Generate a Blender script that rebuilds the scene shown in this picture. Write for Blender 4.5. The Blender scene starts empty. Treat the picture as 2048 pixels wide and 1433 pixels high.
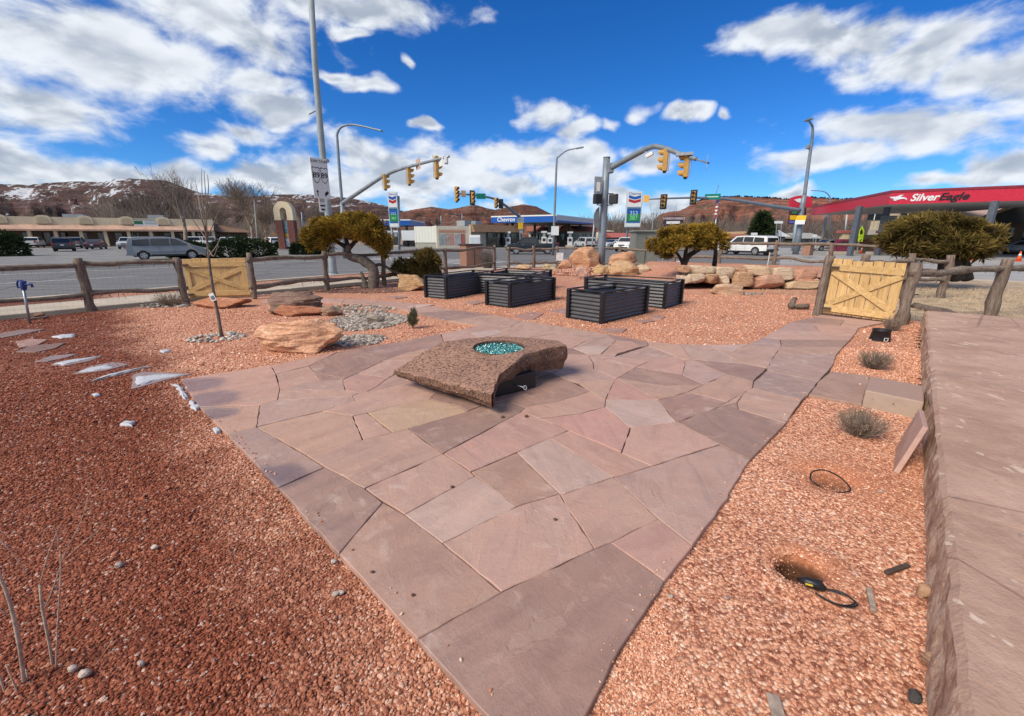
import bpy, bmesh, math, random
import numpy as np
from mathutils import Vector, Matrix, noise as mnoise
R = math.radians
random.seed(7)
RNG = np.random.default_rng(7)
scene = bpy.context.scene
COL = scene.collection

# ------------------------------------------------------------------ camera
FPX, HC = 850.0, 1.65                      # focal length in photograph pixels (2048 wide), eye height
PITCH = math.atan(242 / 850)
SN, CS = math.sin(PITCH), math.cos(PITCH)
cam_d = bpy.data.cameras.new('camera')
cam = bpy.data.objects.new('camera', cam_d)
COL.objects.link(cam)
cam.location = (0, 0, HC)
cam.rotation_euler = (R(90) - PITCH, 0, 0)
cam_d.sensor_width = 36
cam_d.sensor_fit = 'HORIZONTAL'
cam_d.lens = 36 * FPX / 2048
cam_d.clip_start, cam_d.clip_end = 0.05, 9000
scene.camera = cam

def ray(x, y):
    u = (716.5 - y) / FPX
    return Vector(((x - 1024) / FPX, CS + u * SN, -SN + u * CS))
def G(x, y, z=0.0):                        # photo pixel -> point at height z
    d = ray(x, y); t = (z - HC) / d.z
    return Vector((d.x * t, d.y * t, z))
def YP(x, y, Y):                           # photo pixel -> point at distance Y
    d = ray(x, y); t = Y / d.y
    return Vector((d.x * t, Y, HC + d.z * t))

# ------------------------------------------------------------------ world: sky with clouds
SUN_DIR = Vector((-0.60, -0.46, 0.72)).normalized()   # towards the sun: left and a little behind
world = bpy.data.worlds.new('World'); scene.world = world
world.use_nodes = True
wn, wl = world.node_tree.nodes, world.node_tree.links
wn.clear()
def W(t, **k):
    n = wn.new(t)
    for a, b in k.items(): setattr(n, a, b)
    return n
def wmath(op, a, b=None, c=None, clamp=False):
    n = W('ShaderNodeMath', operation=op, use_clamp=clamp)
    for i, s in enumerate((a, b, c)):
        if s is None: continue
        if isinstance(s, (int, float)): n.inputs[i].default_value = s
        else: wl.new(s, n.inputs[i])
    return n.outputs[0]
def wstep(x, lo, hi):
    n = W('ShaderNodeMapRange', interpolation_type='SMOOTHSTEP')
    wl.new(x, n.inputs[0]); n.inputs[1].default_value = lo; n.inputs[2].default_value = hi
    return n.outputs[0]
sky = W('ShaderNodeTexSky', sky_type='NISHITA', sun_disc=False)
sky.sun_elevation = math.asin(SUN_DIR.z)
sky.sun_rotation = math.atan2(SUN_DIR.x, SUN_DIR.y)
sky.altitude = 1500; sky.air_density = 1.0; sky.dust_density = 0.05; sky.ozone_density = 3.5
hs = W('ShaderNodeHueSaturation'); hs.inputs['Saturation'].default_value = 1.30; hs.inputs['Value'].default_value = 1.0
wl.new(sky.outputs[0], hs.inputs['Color'])
bg = W('ShaderNodeBackground'); bg.inputs[1].default_value = 0.102
tint = W('ShaderNodeMix', data_type='RGBA', blend_type='MULTIPLY'); tint.inputs[0].default_value = 1.0
tint.inputs[7].default_value = (0.42, 0.68, 0.94, 1)                 # the clear, dry deep-blue air of the photograph
wl.new(hs.outputs[0], tint.inputs[6]); wl.new(tint.outputs[2], bg.inputs[0])
tc = W('ShaderNodeTexCoord'); sep = W('ShaderNodeSeparateXYZ'); wl.new(tc.outputs['Generated'], sep.inputs[0])
az = wmath('ARCTAN2', sep.outputs[0], sep.outputs[1])
el = wmath('ARCSINE', sep.outputs[2])
ae = W('ShaderNodeCombineXYZ'); wl.new(az, ae.inputs[0]); wl.new(el, ae.inputs[1])
def azel(x, y):
    d = ray(x, y).normalized()
    return math.atan2(d.x, d.y), math.asin(d.z)
CLOUDS = [(160,80,390,150),(150,350,210,40),(640,362,260,40),(940,366,210,36),(1140,350,130,44),(-40,300,150,50),(60,200,230,95),(420,40,300,85),(720,0,240,55),(300,110,240,75),(500,150,130,34),(540,195,150,36),(590,225,90,26),
 (480,258,95,30),(430,288,65,36),(40,325,150,48),(270,360,90,30),(390,350,130,40),(560,345,130,55),(700,312,80,55),(800,335,150,50),(920,350,110,38),
 (1000,322,90,48),(1090,315,70,45),(1160,325,70,42),(1040,372,90,22),(1090,228,58,36),(1140,255,50,22),(1290,222,45,30),(1215,252,40,20),
 (1375,230,42,22),(1435,230,24,16),(835,256,30,16),(745,168,60,20),(690,150,50,16),(820,118,24,12),(690,55,50,16),(1550,80,140,50),(1690,65,130,65),
 (1830,110,170,75),(1970,150,150,90),(1920,50,150,60),(1760,245,220,55),(1640,326,150,36),(1920,255,190,60),(1290,318,70,36),(2020,335,90,50),
 (1900,362,140,24),(1235,405,75,34),(1335,402,95,30),(830,405,60,26),(1590,388,55,18),(1300,440,120,24),(1010,412,50,20)]
wz = W('ShaderNodeTexNoise'); wl.new(ae.outputs[0], wz.inputs['Vector']); wz.inputs['Scale'].default_value = 7.0; wz.inputs['Detail'].default_value = 3
wz2 = W('ShaderNodeVectorMath', operation='MULTIPLY_ADD'); wl.new(wz.outputs['Color'], wz2.inputs[0]); wz2.inputs[1].default_value = (0.16, 0.09, 0); wz2.inputs[2].default_value = (-0.08, -0.045, 0)
aew = W('ShaderNodeVectorMath', operation='ADD'); wl.new(ae.outputs[0], aew.inputs[0]); wl.new(wz2.outputs[0], aew.inputs[1])
acc = None
for (cx, cy, rx, ry) in CLOUDS:
    a0, e0 = azel(cx, cy)
    ra = abs(azel(cx + rx, cy)[0] - azel(cx - rx, cy)[0]) / 2
    re = abs(azel(cx, cy + ry)[1] - azel(cx, cy - ry)[1]) / 2
    m = W('ShaderNodeVectorMath', operation='MULTIPLY_ADD'); wl.new(aew.outputs[0], m.inputs[0])
    m.inputs[1].default_value = (1 / ra, 1 / re, 0); m.inputs[2].default_value = (-a0 / ra, -e0 / re, 0)
    ln = W('ShaderNodeVectorMath', operation='LENGTH'); wl.new(m.outputs[0], ln.inputs[0])
    if acc is None: acc = ln.outputs['Value']
    else: acc = wmath('SMOOTH_MIN', acc, ln.outputs['Value'], 0.25)
def wnoise(scale, off, detail, rough, sc=(1, 1, 1), dist=0.0):
    m = W('ShaderNodeMapping'); m.inputs['Location'].default_value = off; m.inputs['Scale'].default_value = sc
    wl.new(ae.outputs[0], m.inputs[0])
    n = W('ShaderNodeTexNoise'); wl.new(m.outputs[0], n.inputs['Vector'])
    n.inputs['Scale'].default_value = scale; n.inputs['Detail'].default_value = detail; n.inputs['Roughness'].default_value = rough
    n.inputs['Distortion'].default_value = dist
    return n.outputs['Fac']
n1 = wnoise(10, (0, 0, 0), 8, 0.56, (1, 1.7, 1), 0.25)
n1b = wnoise(10, (0.012, -0.03, 0), 4, 0.5, (1, 1.7, 1), 0.25)
n2 = wnoise(4.2, (3.1, 1.7, 0), 5, 0.5, (1, 2.2, 1))
d0 = wmath('SUBTRACT', 1.0, acc)                                      # 1 in a cloud's middle, 0 at its rim
d0 = wmath('MAXIMUM', d0, -0.9)
# beyond the frame the same broken cloud cover goes on, added for neutral fill
fr = W('ShaderNodeVectorMath', operation='MULTIPLY_ADD'); wl.new(ae.outputs[0], fr.inputs[0]); fr.inputs[1].default_value = (1 / 0.98, 1 / 0.50, 0); fr.inputs[2].default_value = (0, -0.08 / 0.50, 0)
frl = W('ShaderNodeVectorMath', operation='LENGTH'); wl.new(fr.outputs[0], frl.inputs[0])
n3 = W('ShaderNodeTexNoise'); wl.new(tc.outputs['Generated'], n3.inputs['Vector']); n3.inputs['Scale'].default_value = 2.6; n3.inputs['Detail'].default_value = 4
gen = wmath('MULTIPLY', wmath('SUBTRACT', n3.outputs['Fac'], 0.47), 6.0)
gen = wmath('MULTIPLY_ADD', wmath('ADD', gen, 0.9), wstep(frl.outputs['Value'], 1.0, 1.3), -0.9)
d0 = wmath('MINIMUM', wmath('MAXIMUM', d0, gen), 1.0)
d0 = wmath('MULTIPLY', d0, 1.35)
d1 = wmath('MULTIPLY_ADD', wmath('SUBTRACT', n1, 0.5), 2.9, d0)
dens = wstep(d1, -0.12, 0.85)
# grey undersides where the cloud above is thick, white sunlit rims
d2 = wmath('MULTIPLY_ADD', wmath('SUBTRACT', n1b, 0.5), 3.0, d0)
shade = wstep(wmath('SUBTRACT', d2, wmath('MULTIPLY', d1, 0.55)), -0.05, 0.75)
shade = wmath('MULTIPLY', shade, wstep(n2, 0.30, 0.58))
cr = W('ShaderNodeMix', data_type='RGBA'); wl.new(shade, cr.inputs[0])
cr.inputs[6].default_value = (0.84, 0.88, 0.93, 1); cr.inputs[7].default_value = (0.40, 0.46, 0.55, 1)
bgc = W('ShaderNodeBackground'); bgc.inputs[1].default_value = 0.74
wl.new(cr.outputs[2], bgc.inputs[0])
mixw = W('ShaderNodeMixShader'); wl.new(wmath('MULTIPLY', dens, 0.97), mixw.inputs[0])
wl.new(bg.outputs[0], mixw.inputs[1]); wl.new(bgc.outputs[0], mixw.inputs[2])
wo = W('ShaderNodeOutputWorld'); wl.new(mixw.outputs[0], wo.inputs[0])

# ------------------------------------------------------------------ sun and exposure
sd = bpy.data.lights.new('sun', 'SUN'); sun = bpy.data.objects.new('sun', sd); COL.objects.link(sun)
sd.energy = 3.3; sd.angle = R(30); sd.color = (1.0, 0.90, 0.74)
sun.rotation_euler = SUN_DIR.to_track_quat('Z', 'Y').to_euler()
scene.view_settings.view_transform = 'Standard'
scene.view_settings.look = 'None'
scene.view_settings.exposure = 0.52
scene.view_settings.gamma = 1.0
scene.view_settings.use_curve_mapping = False
try:
    scene.cycles.max_bounces = 6; scene.cycles.transparent_max_bounces = 6
    scene.cycles.use_denoising = True
    world.cycles.sampling_method = 'MANUAL'; world.cycles.sample_map_resolution = 512
except Exception: pass

# ------------------------------------------------------------------ helpers
OFF = {}
def tag(o, label=None, cat=None, group=None, kind=None):
    if label: o['label'] = label
    if cat: o['category'] = cat
    if group: o['group'] = group
    if kind: o['kind'] = kind
    return o
def thing(name, label, cat, loc=(0, 0, 0), group=None):
    o = bpy.data.objects.new(name, None); COL.objects.link(o)
    o.location = loc; o.empty_display_size = 0.1
    OFF[o] = Vector(loc)
    return tag(o, label, cat, group)
def copy_tree(o, parent=None):
    c = o.copy(); COL.objects.link(c); c.parent = parent
    for ch in o.children: copy_tree(ch, c)
    return c
class MB:
    def __init__(s): s.v, s.f = [], []
    def add(s, vs, fs):
        n = len(s.v); s.v += [tuple(p) for p in vs]; s.f += [tuple(i + n for i in q) for q in fs]; return s
    def box(s, c, d, rz=0.0, M=None):
        m = M or Matrix.Rotation(rz, 3, 'Z'); c = Vector(c)
        vs = [c + m @ Vector((d[0] * a / 2, d[1] * b / 2, d[2] * e / 2)) for a in (-1, 1) for b in (-1, 1) for e in (-1, 1)]
        return s.add(vs, [(0, 1, 3, 2), (4, 6, 7, 5), (0, 4, 5, 1), (2, 3, 7, 6), (0, 2, 6, 4), (1, 5, 7, 3)])
    def beam(s, p, q, w, h, up=(0, 0, 1)):
        p, q = Vector(p), Vector(q); x = (q - p); L = x.length; x.normalize()
        y = Vector(up).cross(x)
        if y.length < 1e-5: y = Vector((0, 1, 0)).cross(x)
        y.normalize(); z = x.cross(y)
        return s.box((p + q) / 2, (L, w, h), M=Matrix((x, y, z)).transposed())
    def tube(s, pts, rads, n=8, cap=True):
        pts = [Vector(p) for p in pts]
        if isinstance(rads, (int, float)): rads = [rads] * len(pts)
        vs, fs = [], []; ref = None
        for i, p in enumerate(pts):
            t = (pts[min(i + 1, len(pts) - 1)] - pts[max(i - 1, 0)])
            if t.length < 1e-9: t = Vector((0, 0, 1))
            t.normalize()
            if ref is None: ref = t.orthogonal().normalized()
            a = ref - t * ref.dot(t)
            a = a.normalized() if a.length > 1e-4 else t.orthogonal().normalized()
            ref = a; b = t.cross(a)
            for k in range(n):
                th = 2 * math.pi * k / n
                vs.append(p + (a * math.cos(th) + b * math.sin(th)) * rads[i])
        for i in range(len(pts) - 1):
            for k in range(n):
                k2 = (k + 1) % n
                fs.append((i * n + k, i * n + k2, (i + 1) * n + k2, (i + 1) * n + k))
        if cap:
            fs.append(tuple(range(n - 1, -1, -1))); m = (len(pts) - 1) * n
            fs.append(tuple(range(m, m + n)))
        return s.add(vs, fs)
    def prism(s, poly, z0, z1):
        n = len(poly)
        vs = [(p[0], p[1], z0) for p in poly] + [(p[0], p[1], z1) for p in poly]
        return s.add(vs, [tuple(range(n - 1, -1, -1)), tuple(range(n, 2 * n))] + [(i, (i + 1) % n, n + (i + 1) % n, n + i) for i in range(n)])
    def extr(s, poly, d):                      # any 3-D polygon pushed along d
        n = len(poly); d = Vector(d); poly = [Vector(p) for p in poly]
        return s.add(poly + [p + d for p in poly], [tuple(range(n - 1, -1, -1)), tuple(range(n, 2 * n))] + [(i, (i + 1) % n, n + (i + 1) % n, n + i) for i in range(n)])
    def build(s, name, mat, parent=None, smooth=False, bevel=0.0, color=None, seg=2):
        off = OFF.get(parent, Vector((0, 0, 0))) if parent else Vector((0, 0, 0))
        me = bpy.data.meshes.new(name)
        me.from_pydata([(a - off.x, b - off.y, c - off.z) for a, b, c in s.v], [], s.f)
        bm = bmesh.new(); bm.from_mesh(me); bmesh.ops.recalc_face_normals(bm, faces=bm.faces); bm.to_mesh(me); bm.free()
        me.materials.append(mat)
        if smooth: me.polygons.foreach_set('use_smooth', [True] * len(me.polygons))
        o = bpy.data.objects.new(name, me); COL.objects.link(o)
        if parent: o.parent = parent
        OFF[o] = off
        if bevel:
            b = o.modifiers.new('bevel', 'BEVEL'); b.width = bevel; b.segments = seg; b.limit_method = 'ANGLE'; b.angle_limit = R(40)
        if color: o.color = (*color, 1)
        return o
def struct(mb, name, mat, **k):
    return tag(mb.build(name, mat, **k), kind='structure')
def sheet(name, mat, pts, z, kind='structure'):
    mb = MB(); mb.add([(p[0], p[1], z) for p in pts], [tuple(range(len(pts)))])
    return tag(mb.build(name, mat), kind=kind)
def text(s, name, mat, parent, loc, size, xdir, updir, extrude=0.01, align='CENTER', shear=0.0, sx=1.0, bold=0.0):
    cu = bpy.data.curves.new(name, 'FONT'); cu.body = s; cu.size = size; cu.extrude = extrude
    cu.align_x = align; cu.align_y = 'CENTER'; cu.shear = shear; cu.offset = bold
    cu.materials.append(mat)
    x = Vector(xdir).normalized(); y = Vector(updir); y = (y - x * y.dot(x)).normalized(); z = x.cross(y)
    o = bpy.data.objects.new(name, cu); COL.objects.link(o)
    m = Matrix((x * sx, y, z)).transposed().to_4x4(); m.translation = Vector(loc) - OFF.get(parent, Vector())
    dg = bpy.context.evaluated_depsgraph_get(); me = bpy.data.meshes.new_from_object(o.evaluated_get(dg)); bpy.data.objects.remove(o)
    o = bpy.data.objects.new(name, me); COL.objects.link(o)
    if not me.materials: me.materials.append(mat)
    o.parent = parent; o.matrix_local = m
    OFF[o] = OFF.get(parent, Vector())
    return o

# ------------------------------------------------------------------ materials
MATS = {}
class NT:
    def __init__(s, name):
        s.m = bpy.data.materials.new(name); s.m.use_nodes = True
        s.n, s.l = s.m.node_tree.nodes, s.m.node_tree.links
        s.b = s.n['Principled BSDF']
    def new(s, t, **k):
        n = s.n.new(t)
        for a, b in k.items(): setattr(n, a, b)
        return n
    def put(s, sock, v):
        if isinstance(v, (int, float, tuple)): sock.default_value = v if not isinstance(v, tuple) or len(v) == 4 or sock.type == 'VECTOR' else (*v, 1)
        else: s.l.new(v, sock)
    def math(s, op, a, b=None, c=None, clamp=False):
        n = s.new('ShaderNodeMath', operation=op, use_clamp=clamp)
        for i, q in enumerate((a, b, c)):
            if q is not None: s.put(n.inputs[i], q)
        return n.outputs[0]
    def mix(s, f, a, b, blend='MIX'):
        n = s.new('ShaderNodeMix', data_type='RGBA', blend_type=blend)
        s.put(n.inputs[0], f); s.put(n.inputs[6], a); s.put(n.inputs[7], b); return n.outputs[2]
    def pos(s): return s.new('ShaderNodeNewGeometry').outputs['Position']
    def obj(s): return s.new('ShaderNodeTexCoord').outputs['Object']
    def map(s, v, sc=(1, 1, 1), loc=(0, 0, 0), rot=(0, 0, 0)):
        n = s.new('ShaderNodeMapping'); s.l.new(v, n.inputs[0])
        n.inputs['Scale'].default_value = sc; n.inputs['Location'].default_value = loc; n.inputs['Rotation'].default_value = rot
        return n.outputs[0]
    def noise(s, v, scale, detail=4, rough=0.55, dist=0.0):
        n = s.new('ShaderNodeTexNoise'); s.l.new(v, n.inputs['Vector'])
        n.inputs['Scale'].default_value = scale; n.inputs['Detail'].default_value = detail
        n.inputs['Roughness'].default_value = rough; n.inputs['Distortion'].default_value = dist
        return n.outputs['Fac']
    def vor(s, v, scale, out='Distance', feature='F1', rand=1.0):
        n = s.new('ShaderNodeTexVoronoi', feature=feature); s.l.new(v, n.inputs['Vector'])
        n.inputs['Scale'].default_value = scale; n.inputs['Randomness'].default_value = rand
        return n.outputs[out]
    def step(s, x, lo, hi, a=0.0, b=1.0):
        n = s.new('ShaderNodeMapRange', interpolation_type='SMOOTHSTEP')
        s.l.new(x, n.inputs[0])
        for i, q in enumerate((lo, hi, a, b)): n.inputs[i + 1].default_value = q
        return n.outputs[0]
    def ramp(s, x, stops, interp='LINEAR'):
        n = s.new('ShaderNodeValToRGB'); n.color_ramp.interpolation = interp
        e = n.color_ramp.elements
        while len(e) < len(stops): e.new(0.5)
        for i, (p, c) in enumerate(stops): e[i].position = p; e[i].color = (*c, 1)
        s.l.new(x, n.inputs[0]); return n.outputs[0]
    def bump(s, h, strength=0.3, dist=0.01):
        n = s.new('ShaderNodeBump'); n.inputs['Strength'].default_value = strength; n.inputs['Distance'].default_value = dist
        s.l.new(h, n.inputs['Height']); s.l.new(n.outputs[0], s.b.inputs['Normal'])
    def set(s, col=None, rough=None, metal=None, spec=None, coat=None):
        if col is not None: s.put(s.b.inputs['Base Color'], col)
        if rough is not None: s.put(s.b.inputs['Roughness'], rough)
        if metal is not None: s.b.inputs['Metallic'].default_value = metal
        if spec is not None: s.b.inputs['Specular IOR Level'].default_value = spec
        if coat is not None: s.b.inputs['Coat Weight'].default_value = coat; s.b.inputs['Coat Roughness'].default_value = 0.08
        return s.m
def pm(name, col, rough=0.6, var=0.18, scale=6.0, bump=0.0, bscale=60, metal=0.0, spec=0.4, coat=None, bdist=0.005):
    """plain paint / metal / plaster with blotches, dirt and fine relief"""
    if name in MATS: return MATS[name]
    t = NT(name); p = t.obj()
    n = t.noise(p, scale, 5, 0.6)
    c = t.mix(t.step(n, 0.3, 0.7), tuple(x * (1 - var) for x in col), tuple(min(1, x * (1 + var * 0.7)) for x in col))
    if bump: t.bump(t.noise(p, bscale, 4), bump, bdist)
    r = t.step(n, 0.2, 0.8, max(0.03, rough - 0.08), min(1, rough + 0.08))
    MATS[name] = t.set(c, r, metal, spec, coat); return MATS[name]

GLASS = pm('dark_window_glass', (0.012, 0.015, 0.018), 0.05, 0.1, spec=0.8)
STEEL = pm('galvanised_steel', (0.33, 0.35, 0.37), 0.45, 0.15, 3, metal=0.55)
POLE = pm('weathered_grey_pole', (0.20, 0.235, 0.27), 0.5, 0.14, 2.5, metal=0.25)
POLEL = pm('pale_grey_pole', (0.36, 0.42, 0.44), 0.55, 0.12, 2.5)
BLACK = pm('black_plastic', (0.014, 0.014, 0.017), 0.45, 0.2)
RUBBER = pm('tyre_rubber', (0.018, 0.018, 0.018), 0.8, 0.2)
WHITE = pm('white_paint', (0.72, 0.72, 0.70), 0.5, 0.06)
CONC = pm('pale_concrete', (0.44, 0.375, 0.295), 0.85, 0.14, 1.2, 0.25, 90)
DARK = pm('dark_interior', (0.03, 0.028, 0.027), 0.7, 0.2)
HOLES = [(G(1603, 1140, -0.03), 0.125, 0.26), (G(1660, 964, -0.03), 0.20, 0.06)]
# ------------------------------------------------------------------ ground materials
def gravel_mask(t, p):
    """1 where the gravel is tinted darker, left of the patio"""
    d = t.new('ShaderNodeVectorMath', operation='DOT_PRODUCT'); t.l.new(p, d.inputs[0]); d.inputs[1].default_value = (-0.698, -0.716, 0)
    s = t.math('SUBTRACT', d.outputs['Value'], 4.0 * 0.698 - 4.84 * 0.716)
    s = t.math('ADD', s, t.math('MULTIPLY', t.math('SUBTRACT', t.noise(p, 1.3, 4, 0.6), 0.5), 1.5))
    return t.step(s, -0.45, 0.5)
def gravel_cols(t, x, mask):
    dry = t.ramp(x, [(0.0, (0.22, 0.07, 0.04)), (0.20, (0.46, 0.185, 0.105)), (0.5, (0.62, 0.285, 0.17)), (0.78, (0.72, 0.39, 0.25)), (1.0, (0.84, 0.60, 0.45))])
    wet = t.ramp(x, [(0.0, (0.08, 0.018, 0.008)), (0.3, (0.185, 0.045, 0.02)), (0.65, (0.275, 0.075, 0.036)), (0.93, (0.36, 0.13, 0.07)), (1.0, (0.5, 0.36, 0.30))])  # deeper, redder ramp blended in left of the patio
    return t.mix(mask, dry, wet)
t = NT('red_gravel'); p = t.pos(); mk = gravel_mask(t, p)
vc = t.new('ShaderNodeTexVoronoi'); t.l.new(p, vc.inputs['Vector']); vc.inputs['Scale'].default_value = 62
sepc = t.new('ShaderNodeSeparateColor'); t.l.new(vc.outputs['Color'], sepc.inputs[0])
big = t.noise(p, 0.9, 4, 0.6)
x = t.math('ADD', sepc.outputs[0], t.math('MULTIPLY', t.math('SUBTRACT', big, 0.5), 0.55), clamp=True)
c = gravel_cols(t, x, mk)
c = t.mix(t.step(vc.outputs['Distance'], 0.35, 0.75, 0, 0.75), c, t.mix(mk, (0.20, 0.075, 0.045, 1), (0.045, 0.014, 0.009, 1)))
for (h, rr, dp) in HOLES + [(Vector((2.95, 2.42, 0)), .5, .02)]:           # dug-over orange soil round the holes
    v = t.new('ShaderNodeVectorMath', operation='DISTANCE'); t.l.new(p, v.inputs[0]); v.inputs[1].default_value = (h.x + .06, h.y + .02, -.04)
    dd = t.math('ADD', v.outputs['Value'], t.math('MULTIPLY', t.math('SUBTRACT', t.noise(p, 11, 4), 0.5), .22))
    c = t.mix(t.step(dd, rr * .75, rr * 2.1, .75 if dp > .03 else .35, 0), c, t.mix(t.noise(p, 40, 4), (.30, .10, .045, 1), (.50, .20, .10, 1)))
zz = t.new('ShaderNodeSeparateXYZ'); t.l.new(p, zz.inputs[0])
c = t.mix(t.step(zz.outputs[2], -.105, -.04, .92, 0), c, (.05, .02, .011, 1))       # dug hole's soil blackened with depth, its shade put into the colour
fine = t.noise(p, 0.35, 3)
c = t.mix(t.step(fine, 0.52, 0.72, 0, 0.35), c, (0.36, 0.17, 0.115, 1))
t.bump(t.math('MULTIPLY', vc.outputs['Distance'], -1.0), 0.55, 0.010)
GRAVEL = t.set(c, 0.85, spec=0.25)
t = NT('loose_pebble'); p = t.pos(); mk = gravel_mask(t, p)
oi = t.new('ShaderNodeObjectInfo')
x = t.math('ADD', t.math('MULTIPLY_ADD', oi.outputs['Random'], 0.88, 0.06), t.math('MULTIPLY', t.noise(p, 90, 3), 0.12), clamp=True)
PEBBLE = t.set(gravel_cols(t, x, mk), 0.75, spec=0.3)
t = NT('asphalt'); p = t.pos()
n = t.noise(p, 0.5, 5, 0.6); n2 = t.noise(t.map(p, (0.05, 1.2, 1), rot=(0, 0, R(-53))), 1.2, 4, 0.6)
c = t.mix(n, (0.105, 0.105, 0.11, 1), (0.165, 0.163, 0.16, 1))
c = t.mix(t.step(n2, 0.42, 0.66, 0, 0.55), c, (0.20, 0.196, 0.19, 1))
c = t.mix(t.step(t.vor(p, 0.12, 'Distance', 'DISTANCE_TO_EDGE'), 0.0, 0.012, 0.6, 0), c, (0.05, 0.05, 0.052, 1))
t.bump(t.noise(p, 220, 3), 0.25, 0.004)
ASPH = t.set(c, 0.85, spec=0.3)
EARTH = pm('dry_earth', (0.28, 0.20, 0.145), 0.95, 0.3, 0.08, 0.3, 4)
PAINTW = pm('worn_road_paint', (0.62, 0.61, 0.58), 0.7, 0.3, 3)
t = NT('old_porch_slab'); p = t.pos()
n = t.noise(p, 2.2, 6, 0.62); n3 = t.noise(p, 9, 5, 0.65, 1.2)
c = t.mix(t.step(n, 0.3, 0.7), (0.34, 0.215, 0.158, 1), (0.47, 0.31, 0.24, 1))
sepz = t.new('ShaderNodeSeparateXYZ'); t.l.new(t.new('ShaderNodeNewGeometry').outputs['Normal'], sepz.inputs[0])
sidem = t.step(sepz.outputs[2], 0.75, 0.3)
c = t.mix(t.step(n3, 0.58, 0.72, 0, 0.5), c, (0.17, 0.115, 0.098, 1))
c = t.mix(t.step(t.noise(t.map(p, (1.0, 0.28, 1), rot=(0, 0, R(-43))), 3.2, 6, 0.7), 0.60, 0.70, 0, 0.45), c, (0.36, 0.155, 0.135, 1))
chip = t.noise(t.map(p, (1.0, 0.5, 1), rot=(0, 0, R(35))), 10, 3, 0.5)
c = t.mix(t.step(chip, 0.66, 0.68, 0, 0.8), c, (0.60, 0.47, 0.38, 1))
c = t.mix(t.step(t.noise(p, 38, 4, 0.7), 0.56, 0.72, 0, 0.5), c, (0.24, 0.145, 0.11, 1))
c = t.mix(t.step(t.noise(p, 5, 6, 0.7, 1.0), 0.55, 0.68, 0, 0.4), c, (0.52, 0.37, 0.29, 1))
c = t.mix(t.step(t.vor(t.map(p, (1, 1, 0.001)), 0.42, 'Distance', 'DISTANCE_TO_EDGE'), 0.0, 0.006, 0.5, 0), c, (0.11, 0.06, 0.05, 1))
ns_ = t.noise(p, 7, 7, 0.7)
sc_ = t.ramp(ns_, [(0.34, (0.20, 0.115, 0.075)), (0.48, (0.40, 0.25, 0.17)), (0.58, (0.55, 0.40, 0.29)), (0.70, (0.70, 0.55, 0.43))])
sc_ = t.mix(t.step(t.noise(p, 45, 4, 0.7), 0.55, 0.7, 0, 0.6), sc_, (0.20, 0.13, 0.095, 1))
c = t.mix(sidem, c, sc_)
t.bump(t.math('ADD', t.math('ADD', t.noise(p, 60, 4), t.math('MULTIPLY', chip, -2.0)), t.math('MULTIPLY', t.math('MULTIPLY', ns_, sidem), 3.0)), 0.5, 0.012)
PORCH = t.set(c, 0.85, spec=0.25)

# ------------------------------------------------------------------ large ground sheets
D1, N1 = Vector((0.6, 0.8, 0)), Vector((-0.8, 0.6, 0))      # the left street runs along D1, N1 points across it
D2, N2 = Vector((-0.8, 0.6, 0)), Vector((0.6, 0.8, 0))      # the right street crosses it
def uv(a, b): return D1 * a + N1 * b                        # street coordinates -> world
big = 6000
sheet('ground', EARTH, [(-big, -60), (big, -60), (big, big), (-big, big)], -0.4)
sheet('road', ASPH, [uv(-60, 18.9), uv(16, 18.9), uv(24.5, 16), uv(27.5, 8), uv(27.5, -70), uv(60, -95), uv(150, -60), uv(150, 95), uv(-60, 95)], -0.14)
# pavement and kerb along the left street, in slabs with joints
pave = struct(MB().prism([uv(-40, 14.75), uv(20, 14.75), uv(20, 16.6), uv(-40, 16.6)], -0.15, -0.045), 'pavement', CONC)
for i in range(26):
    a = -14 + i * 1.32
    m = MB().prism([uv(a + .012, 14.77), uv(a + 1.308, 14.77), uv(a + 1.308, 16.58), uv(a + .012, 16.58)], -0.05, -0.03 + random.uniform(-.003, .003))
    m.build('paving_slab', CONC, pave, bevel=0.006)
kerb = struct(MB().prism([uv(-40, 18.3), uv(17, 18.3), uv(17, 18.6), uv(-40, 18.6)], -0.15, -0.02), 'kerb', CONC, bevel=0.02)
struct(MB().prism([uv(-40, 18.6), uv(17, 18.6), uv(17, 19.15), uv(-40, 19.15)], -0.15, -0.125), 'gutter', CONC)
sheet('verge', GRAVEL, [uv(-40, 16.5), uv(17, 16.5), uv(17, 18.4), uv(-40, 18.4)], -0.06)
# kerb ramp and pavement round the corner and along the right street
struct(MB().prism([uv(20, 14.7), uv(24, 11), uv(24.4, 2), uv(26.3, 2), uv(26.3, 11), uv(24, 15), uv(20.5, 16.6)], -0.15, -0.05), 'corner_pavement', CONC, bevel=0.02)
struct(MB().prism([uv(24.6, 2), uv(26.3, 2), uv(26.3, -40), uv(24.6, -40)], -0.15, -0.052), 'side_pavement', CONC, bevel=0.02)
def stripe(name, pts, mat=PAINTW):
    return sheet(name, mat, pts, -0.134)
stripe('lane_line', [uv(-50, 26.55), uv(6, 26.55), uv(6, 26.69), uv(-50, 26.69)])
stripe('lane_line', [uv(-50, 32.7), uv(18, 32.7), uv(18, 32.86), uv(-50, 32.86)])
stripe('lane_line', [uv(-50, 19.75), uv(17, 19.75), uv(17, 19.86), uv(-50, 19.86)])
for k in range(4):
    stripe('crossing_line', [uv(22 + k * 1.3, 19.5), uv(22.35 + k * 1.3, 19.5), uv(22.35 + k * 1.3, 33), uv(22 + k * 1.3, 33)])
for b in (4.0, -3, -10, -17):
    stripe('lane_line', [uv(36.2, b), uv(36.4, b), uv(36.4, b - 4), uv(36.2, b - 4)])
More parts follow.
